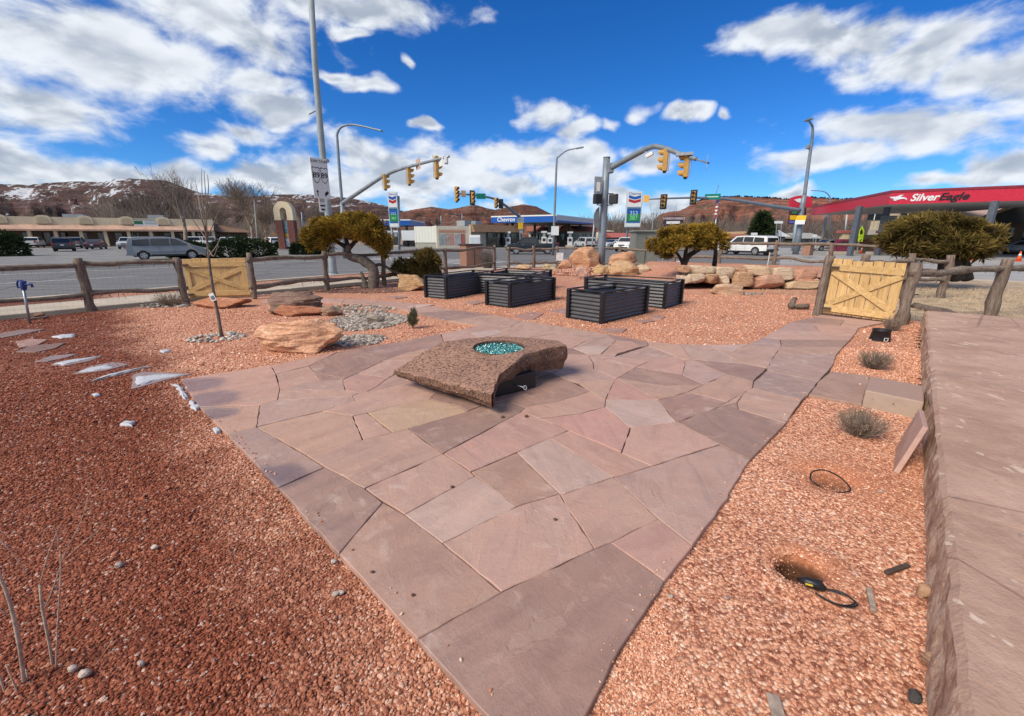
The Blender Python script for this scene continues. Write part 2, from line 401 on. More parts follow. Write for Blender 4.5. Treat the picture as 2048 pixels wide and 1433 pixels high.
stripe('stop_line', [uv(28.5, 10.0), uv(36, 10.0), uv(36, 9.4), uv(28.5, 9.4)])
# far kerb and forecourts
struct(MB().prism([uv(-60, 36.2), uv(19, 36.2), uv(19, 36.6), uv(-60, 36.6)], -0.15, 0.0), 'far_kerb', CONC)
sheet('far_verge', pm('verge_soil', (0.22, 0.13, 0.10), 0.95, 0.3, 1.0), [uv(-60, 36.6), uv(19, 36.6), uv(19, 40.5), uv(-60, 40.5)], -0.03)
PARK = pm('parking_asphalt', (0.19, 0.187, 0.182), 0.9, 0.25, 0.6, 0.2, 200)
sheet('parking_lot', PARK, [uv(-60, 40.5), uv(60, 40.5), uv(60, 110), uv(-60, 110)], -0.12)
sheet('forecourt', pm('forecourt_concrete', (0.33, 0.325, 0.31), 0.85, 0.18, 0.4), [uv(44, -6), uv(44, -70), uv(120, -70), uv(120, -6)], -0.125)
sheet('station_forecourt', pm('station_concrete', (0.30, 0.295, 0.285), 0.85, 0.18, 0.4), [(13, 21), (22, 15.5), (90, 12), (90, 80), (40, 72), (27, 44)], -0.118)

# garden gravel bed, with real pits where the buried lights were dug out
def terrain(x, y):
    z = -0.03 + 0.012 * mnoise.noise((x * 0.8, y * 0.8, 0)) + 0.004 * mnoise.noise((x * 4, y * 4, 3))
    for c, r, dp in HOLES:
        d = math.hypot((x - c.x) * 1.0, (y - c.y) * 1.25) / r
        d += 0.25 * mnoise.noise((x * 9, y * 9, 1))
        if d < 1: z -= dp * (1 - d ** 4) if dp > .1 else dp * (1 - d * d)
        elif d < 2.4: z += 0.016 * math.sin((d - 1) / 1.4 * math.pi)
    return z
GPTS = [(-13.9, 5.0), (-13, 5.8), (-9.6, 10.3), (-7.9, 12.5), (-5.9, 14.6), (-3.5, 18.0), (-0.6, 24.2), (2.2, 25.6), (6, 24.6), (10.0, 21.4), (16, 17.0), (11.5, 12.6), (9.0, 11.4), (8.4, 8.6), (0.4, -0.2), (-6, -1), (-14, -1)]
def inside(x, y, poly):
    c = False; j = len(poly) - 1
    for i in range(len(poly)):
        xi, yi, xj, yj = poly[i][0], poly[i][1], poly[j][0], poly[j][1]
        if (yi > y) != (yj > y) and x < (xj - xi) * (y - yi) / (yj - yi) + xi: c = not c
        j = i
    return c
def grid_sheet(name, mat, poly, zf, step, y0=None):
    xs = [p[0] for p in poly]; ys = [p[1] for p in poly]
    nx = int((max(xs) - min(xs)) / step) + 2; ny = int((max(ys) - min(ys)) / step) + 2
    vid = {}; mb = MB()
    def vv(i, j):
        if (i, j) not in vid:
            x, y = min(xs) + i * step, min(ys) + j * step
            vid[(i, j)] = len(mb.v); mb.v.append((x, y, zf(x, y)))
        return vid[(i, j)]
    for i in range(nx):
        for j in range(ny):
            if inside(min(xs) + (i + .5) * step, min(ys) + (j + .5) * step, poly):
                mb.f.append((vv(i, j), vv(i + 1, j), vv(i + 1, j + 1), vv(i, j + 1)))
    return mb.build(name, mat, smooth=True)
FINE = (0.8, 0.6, 4.2, 4.4)      # x0, y0, x1, y1 of the finely modelled right-hand bed
tag(grid_sheet('gravel_bed', GRAVEL, GPTS, lambda x, y: terrain(x, y) - (0.6 if FINE[0] + .1 < x < FINE[2] - .1 and FINE[1] + .1 < y < FINE[3] - .1 else 0), 0.2), kind='structure')
tag(grid_sheet('side_gravel_bed', GRAVEL, [(FINE[0] - .1, FINE[1] - .1), (FINE[2] + .1, FINE[1] - .1), (FINE[2] + .1, FINE[3] + .1), (FINE[0] - .1, FINE[3] + .1)], lambda x, y: terrain(x, y) + 0.004, 0.022), kind='structure')

# ------------------------------------------------------------------ flagstone patio
WET = [(G(385, 772), 0.42, 0.30), (G(420, 800), 0.34, 0.3), (G(432, 828), 0.25, 0.16), (G(540, 955), 0.30, 0.2)]
t = NT('sandstone_flag'); p = t.pos()
oi = t.new('ShaderNodeObjectInfo'); base = oi.outputs['Color']
rv = t.new('ShaderNodeCombineXYZ')
for i in range(3): t.l.new(t.math('MULTIPLY', oi.outputs['Random'], (31, 57, 11)[i]), rv.inputs[i])
pp = t.new('ShaderNodeVectorMath', operation='ADD'); t.l.new(p, pp.inputs[0]); t.l.new(rv.outputs[0], pp.inputs[1]); pp = pp.outputs[0]
ang = t.new('ShaderNodeVectorRotate', rotation_type='Z_AXIS'); t.l.new(pp, ang.inputs['Vector']); t.l.new(t.math('MULTIPLY', oi.outputs['Random'], 3.1), ang.inputs['Angle'])
streak = t.noise(t.map(ang.outputs[0], (0.7, 2.6, 1)), 2.4, 6, 0.6, 0.7)
blot = t.noise(pp, 3.6, 6, 0.62, 0.4)
grain = t.noise(pp, 120, 3)
c = t.mix(1.0, base, t.ramp(streak, [(0.25, (0.80, 0.78, 0.80)), (0.5, (1, 1, 1)), (0.75, (1.16, 1.10, 1.05))]), 'MULTIPLY')
c = t.mix(t.step(blot, 0.45, 0.75, 0, 0.45), c, t.mix(1.0, base, (0.76, 0.70, 0.69, 1), 'MULTIPLY'))
c = t.mix(t.step(t.noise(pp, 1.6, 5, 0.65, 0.8), 0.56, 0.72, 0, 0.5), c, (0.46, 0.30, 0.235, 1))
flake = t.step(t.noise(t.map(ang.outputs[0], (1, 1.6, 1)), 1.7, 4, 0.5, 0.5), 0.615, 0.622)
c = t.mix(t.math('MULTIPLY', flake, 0.34), c, (0.42, 0.285, 0.22, 1))
haze = t.noise(t.map(ang.outputs[0], (1.4, 0.8, 1)), 5.5, 7, 0.72, 0.5)                # pale mineral bloom, cleft ripples
amt = t.math('MULTIPLY', t.step(haze, 0.50, 0.70), t.step(t.noise(pp, 0.9, 2), 0.42, 0.62, 0.10, 0.55))
c = t.mix(amt, c, (0.60, 0.47, 0.41, 1))
speck = t.step(t.noise(pp, 55, 3, 0.7), 0.62, 0.74, 0, 0.5)
c = t.mix(speck, c, t.mix(1.0, base, (0.62, 0.55, 0.52, 1), 'MULTIPLY'))
dust = t.math('MULTIPLY', t.step(t.noise(pp, 2.3, 6, 0.7), 0.5, 0.75), 0.35)
c = t.mix(dust, c, (0.50, 0.30, 0.215, 1))
c = t.mix(t.step(grain, 0.3, 0.7, 0.0, 0.16), c, (0.16, 0.105, 0.095, 1))
wetm = None
for (w, rx, ry) in WET:
    v = t.new('ShaderNodeVectorMath', operation='MULTIPLY_ADD'); t.l.new(p, v.inputs[0])
    v.inputs[1].default_value = (1 / rx, 1 / ry, 0); v.inputs[2].default_value = (-w.x / rx, -w.y / ry, 0)
    ln = t.new('ShaderNodeVectorMath', operation='LENGTH'); t.l.new(v.outputs[0], ln.inputs[0])
    wetm = ln.outputs['Value'] if wetm is None else t.math('SMOOTH_MIN', wetm, ln.outputs['Value'], 0.3)
wet = t.step(t.math('ADD', wetm, t.math('MULTIPLY', t.math('SUBTRACT', t.noise(p, 7, 4), 0.5), 0.5)), 0.62, 1.10, 1.0, 0.0)
c = t.mix(wet, c, t.mix(1.0, c, (0.58, 0.60, 0.68, 1), 'MULTIPLY'))
rough = t.math('SUBTRACT', t.step(blot, 0.3, 0.7, 0.52, 0.72), t.math('MULTIPLY', wet, 0.3))
t.bump(t.math('ADD', t.math('ADD', t.math('MULTIPLY', t.math('ADD', streak, haze), 1.3), t.math('MULTIPLY', flake, -0.25)), t.math('MULTIPLY', grain, 0.16)), 0.45, 0.014)
FLAG = t.set(c, rough, spec=0.35)
JOINT = pm('joint_sand', (0.075, 0.04, 0.03), 0.95, 0.3, 30)
K = dict(p=(.46, .285, .232), t=(.41, .265, .205), o=(.46, .285, .215), l=(.38, .265, .235), g=(.205, .135, .118), b=(.33, .212, .162), w=(.48, .365, .325), y=(.46, .33, .205), d=(.275, .205, .198), r=(.47, .26, .215), k=(.58, .47, .41))
STONES = '''g 835,1280 1003,1186 1189,1099 1221,1087 1329,1164 1240,1300 1172,1433 1110,1545 1070,1540 973,1433
b 678,1110 766,1007 809,1031 885,1088 1003,1186 835,1280
g 556,977 650,936 729,978 766,1007 678,1110
d 455,871 513,855 611,911 650,936 556,977
o 513,855 643,824 706,833 726,881 611,911
l 521,811 555,801 705,793 711,803 643,824 513,855
p 643,824 711,803 705,793 816,765 870,788 860,800 799,811 735,827 706,833
p 706,833 735,827 785,866 726,881
y 735,827 799,811 860,800 920,815 935,824 817,859 785,866
t 611,911 726,881 785,866 817,859 886,908 729,978 650,936
g 817,859 935,824 965,812 1010,802 1051,816 1043,824 886,908
p 886,908 1043,824 1137,862 1034,906 941,945
p 729,978 886,908 941,945 951,954 809,1031
w 809,1031 951,954 1034,1014 885,1088
b 941,945 1034,906 1119,988 1034,1014 951,954
w 1034,906 1100,877 1226,956 1130,989 1119,988
o 1100,877 1137,862 1243,907 1303,933 1226,956
r 1083,838 1161,828 1210,815 1261,856 1243,907 1137,862
p 1051,816 1110,806 1180,784 1211,801 1210,815 1161,828 1083,838 1137,862 1043,824
g 1010,802 1040,788 1073,769 1134,761 1180,784 1110,806 1051,816
l 1100,747 1122,739 1188,739 1233,758 1157,767 1134,761
g 1040,788 1060,760 1100,747 1134,761 1073,769
t 845,722 850,700 890,691 975,690 1040,684 1060,692 1080,716 1135,709 1122,739 1100,747 1060,760 1040,745 870,750 816,765 800,745
g 816,765 870,750 1040,745 1060,760 1040,788 1010,802 965,812 935,824 920,815 860,800 870,788
p 1157,767 1233,758 1224,772 1211,801 1180,784
r 1224,772 1233,758 1317,801 1240,800 1211,801
w 1211,801 1240,800 1317,801 1354,845 1261,856 1210,815
p 1261,856 1354,845 1439,890 1303,933 1243,907
g 1317,801 1375,785 1455,805 1432,817 1354,845
g 1354,845 1432,817 1474,806 1477,819 1571,848 1554,866 1500,922 1439,890
l 1226,956 1303,933 1439,890 1500,922 1439,1020 1385,1095 1316,1040
t 1119,988 1130,989 1226,956 1316,1040 1221,1087 1189,1099
p 1221,1087 1316,1040 1385,1095 1329,1164
p 885,1088 1034,1014 1119,988 1189,1099 1003,1186
o 362,760 542,732 552,749 560,779 555,801 521,811 399,815
o 399,815 521,811 513,855 455,871
p 542,732 677,704 618,733 552,749
g 618,733 677,704 710,699 768,722 714,748 686,760 627,742
p 552,749 618,733 627,742 645,763 560,779
g 627,742 686,760 645,763
l 560,779 645,763 686,760 691,782
p 560,779 691,782 718,786 705,793 555,801
r 686,760 714,748 776,757 755,773 735,784 718,786 691,782
p 714,748 768,722 845,722 800,745 776,757
p 776,757 800,745 816,765 705,793 718,786 735,784 755,773
o 768,722 818,705 850,700 845,722
g 710,699 771,689 800,684 828,702 818,705 768,722
g 800,684 882,668 890,691 850,700 828,702
p 882,668 930,659 941,667 961,677 975,690 890,691
k 941,667 997,660 1005,667 961,677
t 930,659 958,652 1020,655 997,660 941,667
t 961,677 1005,667 1111,668 1064,675 1040,684 975,690
t 997,660 1020,655 1043,642 1160,660 1215,670 1111,668 1005,667
p 1064,675 1111,668 1181,678 1145,697 1060,692 1040,684
l 1111,668 1215,670 1232,682 1216,696 1181,692 1145,697 1181,678
k 1145,697 1181,692 1216,696 1202,709 1177,710
g 1060,692 1145,697 1177,710 1135,709 1080,716
o 1216,696 1232,682 1266,684 1281,694 1236,707 1202,709
g 1215,670 1167,661 1265,678 1296,684 1296,693 1281,694 1266,684 1232,682
l 1230,714 1296,693 1349,713 1297,724
p 1208,721 1230,714 1297,724 1272,735
p 1177,710 1202,709 1236,707 1230,714 1208,721 1272,735 1233,758 1188,739 1186,725
p 1135,709 1177,710 1186,725 1188,739 1122,739
o 1296,693 1296,684 1360,690 1384,720 1371,722 1349,713
p 1297,724 1349,713 1371,722 1365,751 1272,735
g 1272,735 1365,751 1407,770 1330,773 1233,758
t 1233,758 1330,773 1407,770 1375,785 1317,801
l 1371,722 1384,720 1453,750 1407,770 1365,751
l 1360,690 1420,691 1432,699 1486,728 1384,720
g 1384,720 1486,728 1534,737 1507,764 1453,750
w 1420,691 1498,689 1467,704 1432,699
t 1467,704 1498,689 1505,693 1562,695 1552,708 1534,737 1486,728 1432,699
d 1498,689 1528,675 1561,680 1562,695 1505,693
p 1528,675 1551,662 1640,663 1712,665 1700,680 1561,680
g 1561,680 1700,680 1686,695 1562,695
t 1562,695 1686,695 1674,708 1552,708
l 1552,708 1674,708 1665,731 1637,764 1534,742 1534,737
d 1534,742 1637,764 1617,790 1603,802 1505,777 1507,764
t 1505,777 1603,802 1571,848 1477,819 1474,806 1491,784
o 1407,770 1453,750 1507,764 1505,777 1491,784 1455,805 1375,785
t 1455,805 1491,784 1474,806 1432,817
l 1551,662 1582,645 1625,648 1640,663
p 1625,648 1680,652 1716,657 1712,665 1640,663
g 1582,645 1628,634 1690,640 1680,652 1625,648
p 1628,634 1643,630 1770,645 1716,657 1680,652 1690,640
t 958,652 894,642 985,630 1043,642 1020,655
g 894,642 832,627 912,621 985,630
p 832,627 794,616 850,611 912,621
k 812,614 850,609 868,610 830,617
p 794,616 742,610 760,602 824,607 850,609 812,614
o 742,610 683,607 690,598 736,600 760,602
p 683,607 630,604 627,597 690,598
p 630,604 520,606 530,600 627,597
b 1617,790 1637,764 1662,744 1740,753 1724,810'''
def inset_poly(pts, d):
    n = len(pts); out = []
    A = sum(pts[i][0] * pts[(i + 1) % n][1] - pts[(i + 1) % n][0] * pts[i][1] for i in range(n))
    if A < 0: pts = pts[::-1]
    for i in range(n):
        p0, p1, p2 = Vector(pts[i - 1][:2]), Vector(pts[i][:2]), Vector(pts[(i + 1) % n][:2])
        e1, e2 = (p1 - p0), (p2 - p1)
        if e1.length < 1e-6 or e2.length < 1e-6: out.append(p1); continue
        e1.normalize(); e2.normalize()
        n1, n2 = Vector((-e1.y, e1.x)), Vector((-e2.y, e2.x))
        b = n1 + n2
        k = d / max(0.35, b.length_squared / 2) if b.length > .05 else 0
        out.append(p1 + b * k)
    return out
def flag(name, poly, z1, thick, parent, color, gap, rnd):
    pts = inset_poly(poly, gap)
    fine = []
    for i in range(len(pts)):
        a, b = pts[i], pts[(i + 1) % len(pts)]
        L = (b - a).length; m = max(1, min(14, int(L / 0.075)))
        nrm = Vector((-(b - a).y, (b - a).x)).normalized()
        for k in range(m):
            w = 0 if k == 0 else (mnoise.noise((a.x * 3 + k * .35, a.y * 3, 2)) * .009 + rnd.uniform(-.003, .003) + (-.008 if rnd.random() < .06 else 0)) * min(1, L * 2)
            fine.append(a.lerp(b, k / m) + nrm * w)
    n = len(fine); top = inset_poly(fine, 0.004)
    tx, ty = rnd.uniform(-.004, .004), rnd.uniform(-.004, .004)
    cx = sum(q.x for q in fine) / n; cy = sum(q.y for q in fine) / n
    zt = lambda q: z1 + (q.x - cx) * tx + (q.y - cy) * ty
    mb = MB()
    mb.v = [(q.x, q.y, z1 - thick) for q in fine] + [(q.x, q.y, zt(q) - 0.004) for q in fine] + [(q.x, q.y, zt(q)) for q in top]
    mb.f = [tuple(range(2 * n, 3 * n))] + [(a + i, a + (i + 1) % n, a + n + (i + 1) % n, a + n + i) for a in (0, n) for i in range(n)]
    return mb.build(name, FLAG, parent, color=color)
prnd = random.Random(5)
outer = [(362, 760), (542, 732), (677, 704), (771, 689), (882, 668), (958, 652), (894, 642), (832, 627), (794, 616), (742, 610), (683, 607), (630, 604), (520, 606), (530, 600), (627, 597), (736, 600), (824, 607), (912, 621),
         (985, 630), (1043, 642), (1160, 660), (1265, 678), (1296, 684), (1360, 690), (1420, 691), (1498, 689), (1528, 675), (1551, 662), (1582, 645), (1628, 634), (1643, 630), (1770, 645), (1716, 657), (1700, 680), (1686, 695), (1674, 708), (1665, 731),
         (1662, 744), (1740, 753), (1724, 810), (1617, 790), (1571, 848), (1500, 922), (1439, 1020), (1385, 1095), (1329, 1164), (1240, 1300), (1172, 1433), (1110, 1545), (1070, 1540), (973, 1433), (835, 1280), (678, 1110), (556, 977), (455, 871), (399, 815)]
bed = [G(*q) for q in outer]
patio = struct(MB().prism(inset_poly(bed, 0.012), -0.06, -0.012), 'patio', JOINT)
PATIO_POLY = [(v.x, v.y) for v in bed]
PATIO_IN = [(v.x, v.y) for v in inset_poly(bed, 0.07)]
for line in STONES.split('\n'):
    q = line.split(); kk = q[0]
    pts = [G(*map(float, s.split(','))) for s in q[1:]]
    jit = prnd.uniform(0.93, 1.06)
    colr = tuple((v * .58 + a * .42) * jit * prnd.uniform(.98, 1.02) for v, a in zip(K[kk], (.47, .285, .217)))
    flag('paving_stone', pts, prnd.uniform(0.002, 0.007), 0.05, patio, colr, prnd.choice((0.002, 0.003, 0.004, 0.006)), prnd)

# ------------------------------------------------------------------ loose pebbles (instanced chips)
def pebble_group(name, mat):
    ng = bpy.data.node_groups.new(name, 'GeometryNodeTree')
    ng.interface.new_socket('Geometry', in_out='INPUT', socket_type='NodeSocketGeometry')
    ng.interface.new_socket('Geometry', in_out='OUTPUT', socket_type='NodeSocketGeometry')
    N, L = ng.nodes, ng.links
    gi, go = N.new('NodeGroupInput'), N.new('NodeGroupOutput')
    ico = N.new('GeometryNodeMeshIcoSphere'); ico.inputs['Radius'].default_value = 1; ico.inputs['Subdivisions'].default_value = 2
    nz = N.new('ShaderNodeTexNoise'); nz.inputs['Scale'].default_value = 1.3; nz.inputs['Detail'].default_value = 1
    sub = N.new('ShaderNodeVectorMath'); sub.operation = 'SUBTRACT'; L.new(nz.outputs['Color'], sub.inputs[0]); sub.inputs[1].default_value = (.5, .5, .5)
    sp = N.new('GeometryNodeSetPosition'); L.new(ico.outputs['Mesh'], sp.inputs['Geometry']); L.new(sub.outputs[0], sp.inputs['Offset'])
    sm = N.new('GeometryNodeSetMaterial'); sm.inputs['Material'].default_value = mat; L.new(sp.outputs[0], sm.inputs['Geometry'])
    iop = N.new('GeometryNodeInstanceOnPoints'); L.new(gi.outputs[0], iop.inputs['Points']); L.new(sm.outputs[0], iop.inputs['Instance'])
    at = N.new('GeometryNodeInputNamedAttribute'); at.data_type = 'FLOAT_VECTOR'; at.inputs['Name'].default_value = 'scl'
    rt = N.new('FunctionNodeRandomValue'); rt.data_type = 'FLOAT_VECTOR'
    rt.inputs[0].default_value = (-0.6, -0.6, 0); rt.inputs[1].default_value = (0.6, 0.6, 6.28)
    L.new(at.outputs['Attribute'], iop.inputs['Scale']); L.new(rt.outputs[0], iop.inputs['Rotation'])
    L.new(iop.outputs[0], go.inputs[0]); return ng
def scatter(name, label, cat, pts, scl, ng, mat):
    me = bpy.data.meshes.new(name); me.from_pydata([tuple(q) for q in pts], [], [])
    a = me.attributes.new('scl', 'FLOAT_VECTOR', 'POINT'); a.data.foreach_set('vector', np.asarray(scl, dtype=np.float32).ravel())
    me.materials.append(mat)
    o = bpy.data.objects.new(name, me); COL.objects.link(o)
    md = o.modifiers.new('scatter', 'NODES'); md.node_group = ng
    return tag(o, label, cat, kind='stuff')
PG = pebble_group('pebble_scatter', PEBBLE)
WALL0, WALLD = Vector((1.51, 1.11, 0)), Vector((0.677, 0.736, 0))
def beyond_wall(x, y): return (x - WALL0.x) * WALLD.y - (y - WALL0.y) * WALLD.x > -0.01
def inside_np(X, Y, poly):
    c = np.zeros(len(X), bool); j = len(poly) - 1
    for i in range(len(poly)):
        xi, yi, xj, yj = poly[i][0], poly[i][1], poly[j][0], poly[j][1]
        if yi != yj: c ^= ((yi > Y) != (yj > Y)) & (X < (xj - xi) * (Y - yi) / (yj - yi) + xi)
        j = i
    return c
def gen(region, density, size, clip=None):
    x0, y0, x1, y1 = region; n = int((x1 - x0) * (y1 - y0) * density)
    X = RNG.uniform(x0, x1, n); Y = RNG.uniform(y0, y1, n); P, S = [], []
    inP = inside_np(X, Y, PATIO_POLY); rim = inP & ~inside_np(X, Y, PATIO_IN)
    ok = (np.abs(X) < 1.28 * (Y * CS + 1.6 * SN) + .15) & (~inP | (rim & (RNG.random(n) < .022))) & inside_np(X, Y, GPTS)
    for hc, hr, hd in HOLES[:1]: ok &= (X - hc.x) ** 2 + (Y - hc.y) ** 2 * 1.5 > (hr * .95) ** 2
    ok &= (X - WALL0.x) * WALLD.y - (Y - WALL0.y) * WALLD.x < -0.01
    for x, y, rm_ in zip(X[ok].tolist(), Y[ok].tolist(), rim[ok].tolist()):
        s = size * random.uniform(0.55, 1.25) * (1.7 if random.random() < .03 else 1)
        P.append((x, y, .009 if rm_ else terrain(x, y) + s * random.uniform(0.1, 0.45))); S.append((s, s * random.uniform(.55, .95), s * random.uniform(.32, .6)))
    return P, S
jobs = [((-3.4, 0.9, 0.2, 2.2), 11000, 0.0078, None), ((-5.2, 2.2, -0.6, 3.6), 6500, 0.0088, None), ((-7.2, 3.6, -2.2, 5.2), 2600, 0.011, None), ((-11.5, 5.2, -3.0, 10.5), 520, 0.013, None),
        ((0.3, 0.9, 2.4, 2.2), 21000, 0.0047, None), ((1.0, 2.2, 4.0, 3.8), 10000, 0.0056, None), ((2.2, 3.8, 6, 6.5), 2400, 0.0085, None), ((-3, 6.0, 9, 13), 300, 0.013, None)]
P, S = [], []
for j in jobs:
    a, b = gen(*j); P += a; S += b
scatter('gravel_chips', 'loose red gravel chips covering the garden beds', 'gravel', P, S, PG, PEBBLE)
# ------------------------------------------------------------------ stone: boulders and blocks
def stone_mat(name, strata=1.0, pale=0.25):
    t = NT(name); p = t.obj(); oi = t.new('ShaderNodeObjectInfo'); base = oi.outputs['Color']
    rv = t.new('ShaderNodeVectorMath', operation='ADD'); t.l.new(p, rv.inputs[0])
    cv = t.new('ShaderNodeCombineXYZ'); t.l.new(t.math('MULTIPLY', oi.outputs['Random'], 40), cv.inputs[0]); t.l.new(t.math('MULTIPLY', oi.outputs['Random'], 17), cv.inputs[2]); t.l.new(cv.outputs[0], rv.inputs[1])
    q = rv.outputs[0]
    st = t.noise(t.map(q, (0.9, 0.9, 7.0 * strata), rot=(R(8), R(-12), 0)), 2.2, 6, 0.62, 0.9)
    bl = t.noise(q, 2.0, 6, 0.6)
    c = t.mix(1.0, base, t.ramp(st, [(0.30, (0.42, 0.30, 0.26)), (0.42, (0.9, 0.85, 0.82)), (0.50, (1.1, 1.1, 1.1)), (0.56, (0.75, 0.66, 0.6)), (0.64, (1.25, 1.4, 1.5)), (0.74, (0.95, 0.9, 0.88))]), 'MULTIPLY')
    c = t.mix(t.step(bl, 0.52, 0.7, 0, pale), c, (0.55, 0.42, 0.30, 1))
    c = t.mix(t.step(t.noise(q, 14, 4), 0.56, 0.74, 0, 0.6), c, t.mix(1.0, base, (0.4, 0.34, 0.32, 1), 'MULTIPLY'))
    t.bump(t.math('ADD', t.math('MULTIPLY', st, 1.5), t.noise(q, 26, 6, 0.65)), 0.75, 0.05)
    return t.set(c, 0.85, spec=0.25)
ROCK = stone_mat('layered_sandstone')
def rock_mesh(seed, sx, sy, sz, cuts=9, rough=0.16, sub=3, box=0.0):
    r = random.Random(seed); bm = bmesh.new(); bmesh.ops.create_icosphere(bm, subdivisions=sub, radius=1)
    pl = []
    for k in range(cuts):
        n = Vector((r.gauss(0, 1), r.gauss(0, 1), r.gauss(0, .8))).normalized(); pl.append((n, r.uniform(0.62, 0.86)))
    if box:
        a = r.uniform(-.12, .12)
        for n in ((1, a, .08), (-1, -a, .05), (-a, 1, 0), (a, -1, .1), (.04, .05, 1), (0, 0, -1)): pl.append((Vector(n).normalized(), box * r.uniform(.92, 1.05)))
    o3 = Vector((r.uniform(0, 99), r.uniform(0, 99), r.uniform(0, 99)))
    for v in bm.verts:
        q = v.co * (1.27 if box else 1.08)
        for n, d in pl:
            e = q.dot(n) - d
            if e > 0: q = q - n * e
        nz = mnoise.fractal(q * 1.6 + o3, 1.0, 2.0, 4) * rough + mnoise.noise(Vector((q.x * 2, q.y * 2, q.z * 9)) + o3) * rough * .18
        q = q * (1 + nz)
        v.co = (q.x * sx, q.y * sy, q.z * sz)
    zmin = min(v.co.z for v in bm.verts)
    for v in bm.verts: v.co.z = max(v.co.z - zmin * 0.72, -0.12)
    me = bpy.data.meshes.new('boulder'); bm.to_mesh(me); bm.free(); return me
def boulder(label, x0, x1, ytop, ybase, color, seed, depth=0.8, group=None, name='boulder', cat='boulder', z=-0.03, rz=0.0, cuts=9, rough=0.16, sub=4, box=0.0, mat=None, parent=None, yfront=0.5):
    g = G((x0 + x1) / 2, ybase, z); dep = g.y * CS + (HC - z) * SN
    w = (x1 - x0) / FPX * dep; d = w * depth
    c = Vector((g.x, g.y + d * yfront, z)) if g.x == 0 else g + Vector((g.x, g.y, 0)).normalized() * d * yfront
    top = YP((x0 + x1) / 2, ytop, c.y).z
    h = max(0.08 if x1 - x0 > 30 else w * .5, top - z)
    sc = c.length / max(.1, g.length)
    me = rock_mesh(seed, w / 2 * 1.08 * sc, d / 2 * 1.08, h * 0.62, cuts, rough, sub, box)
    me.materials.append(mat or ROCK); me.polygons.foreach_set('use_smooth', [True] * len(me.polygons))
    zt = max(v.co.z for v in me.vertices); xw = max(v.co.x for v in me.vertices) - min(v.co.x for v in me.vertices); yw_ = max(v.co.y for v in me.vertices) - min(v.co.y for v in me.vertices)
    for v in me.vertices: v.co.z *= h / zt; v.co.x *= w * 1.03 * sc / xw; v.co.y *= d * 1.05 / yw_
    o = bpy.data.objects.new(name, me); COL.objects.link(o)
    o.rotation_euler.z = rz; o.color = (*color, 1)
    if parent: o.parent = parent; o.location = c - OFF[parent]; return o
    o.location = c
    return tag(o, label, cat, group)
boulder('long low red boulder lying in front of the left wooden gate', 389, 500, 594, 618, (.46, .20, .11), 11, 0.5, cuts=12, rough=.14)
boulder('dark grey-brown boulder with lichen lying on a red slab', 537, 640, 582, 630, (.24, .155, .12), 24, 0.6, cuts=14, rough=.24, sub=5)
boulder('flat rust-red slab under the dark boulder', 550, 655, 610, 634, (.40, .17, .095), 31, 0.42, cuts=10, rough=.2)
boulder('large pale orange boulder with streaked face beside the patio', 530, 692, 636, 709, (.70, .40, .25), 3, 0.55, rz=R(14), rough=.20, cuts=14, sub=5)
boulder('squared tan boulder left of the black planters', 800, 854, 548, 583, (.47, .29, .15), 46, 0.8, box=.78)
boulder('small grey rock in the dry stream bed', 735, 772, 626, 648, (.36, .31, .27), 8, .6)
boulder('brown chunk of rock at the end of the rust slab', 640, 686, 613, 634, (.30, .19, .13), 15, .6)
# rock pile by the far corner
PILE = [('tallest rounded orange boulder of the corner rock pile', 1145, 1201, 494, 536, (.56, .32, .19)), ('broad orange boulder right of the signal post in the rock pile', 1213, 1266, 503, 540, (.55, .31, .18)),
 ('wide tan boulder low at the front right of the rock pile', 1221, 1278, 522, 552, (.50, .32, .18)), ('wedge-shaped yellowish rock in the middle of the rock pile', 1180, 1218, 530, 550, (.50, .33, .17)),
 ('pinkish rock at the left front of the rock pile', 1152, 1172, 532, 557, (.52, .33, .26)), ('square orange block at the left end of the rock pile', 1118, 1143, 520, 540, (.52, .28, .17)),
 ('pale rock at the far right of the rock pile', 1272, 1297, 530, 550, (.55, .42, .30)), ('low tan rock behind the planters by the fence', 1032, 1062, 530, 540, (.55, .38, .23)), ('flat yellow rock left of the rock pile by the fence', 1088, 1116, 529, 542, (.47, .38, .23)),
 ('flat pale stone in front of the rock pile', 1188, 1206, 558, 567, (.55, .43, .31))]
for i, (lb, x0, x1, y0, y1, cc) in enumerate(PILE):
    boulder(lb, x0 - 2, x1 + 2, y0 - 1, y1 + 2, cc, 60 + i, 0.8, group='rock pile at the corner', rough=.2, cuts=13, sub=4)
# rubble between them
def rubble(name, label, cat, cen, n, rad, size, mat, colr, seed, zf=None):
    r = random.Random(seed); mb = MB()
    for k in range(n):
        a, q = r.uniform(0, 6.28), math.sqrt(r.random())
        x, y = cen[0] + math.cos(a) * q * rad[0], cen[1] + math.sin(a) * q * rad[1]
        s = size * r.uniform(.5, 1.3); bm = bmesh.new(); bmesh.ops.create_icosphere(bm, subdivisions=1, radius=1)
        ro = Matrix.Rotation(r.uniform(0, 6), 3, 'Z') @ Matrix.Rotation(r.uniform(-.5, .5), 3, 'X')
        z = (zf(x, y) if zf else terrain(x, y)) + s * .25
        vs = [ro @ Vector((v.co.x * s * r.uniform(.85, 1.1), v.co.y * s * .8 * r.uniform(.85, 1.1), v.co.z * s * .55)) + Vector((x, y, z)) for v in bm.verts]
        bm.verts.index_update(); mb.add(vs, [[v.index for v in f.verts] for f in bm.faces]); bm.free()
    o = mb.build(name, mat, color=colr)
    return tag(o, label, cat, kind='stuff')
t = NT('mixed_cobble'); v = t.new('ShaderNodeNewGeometry')
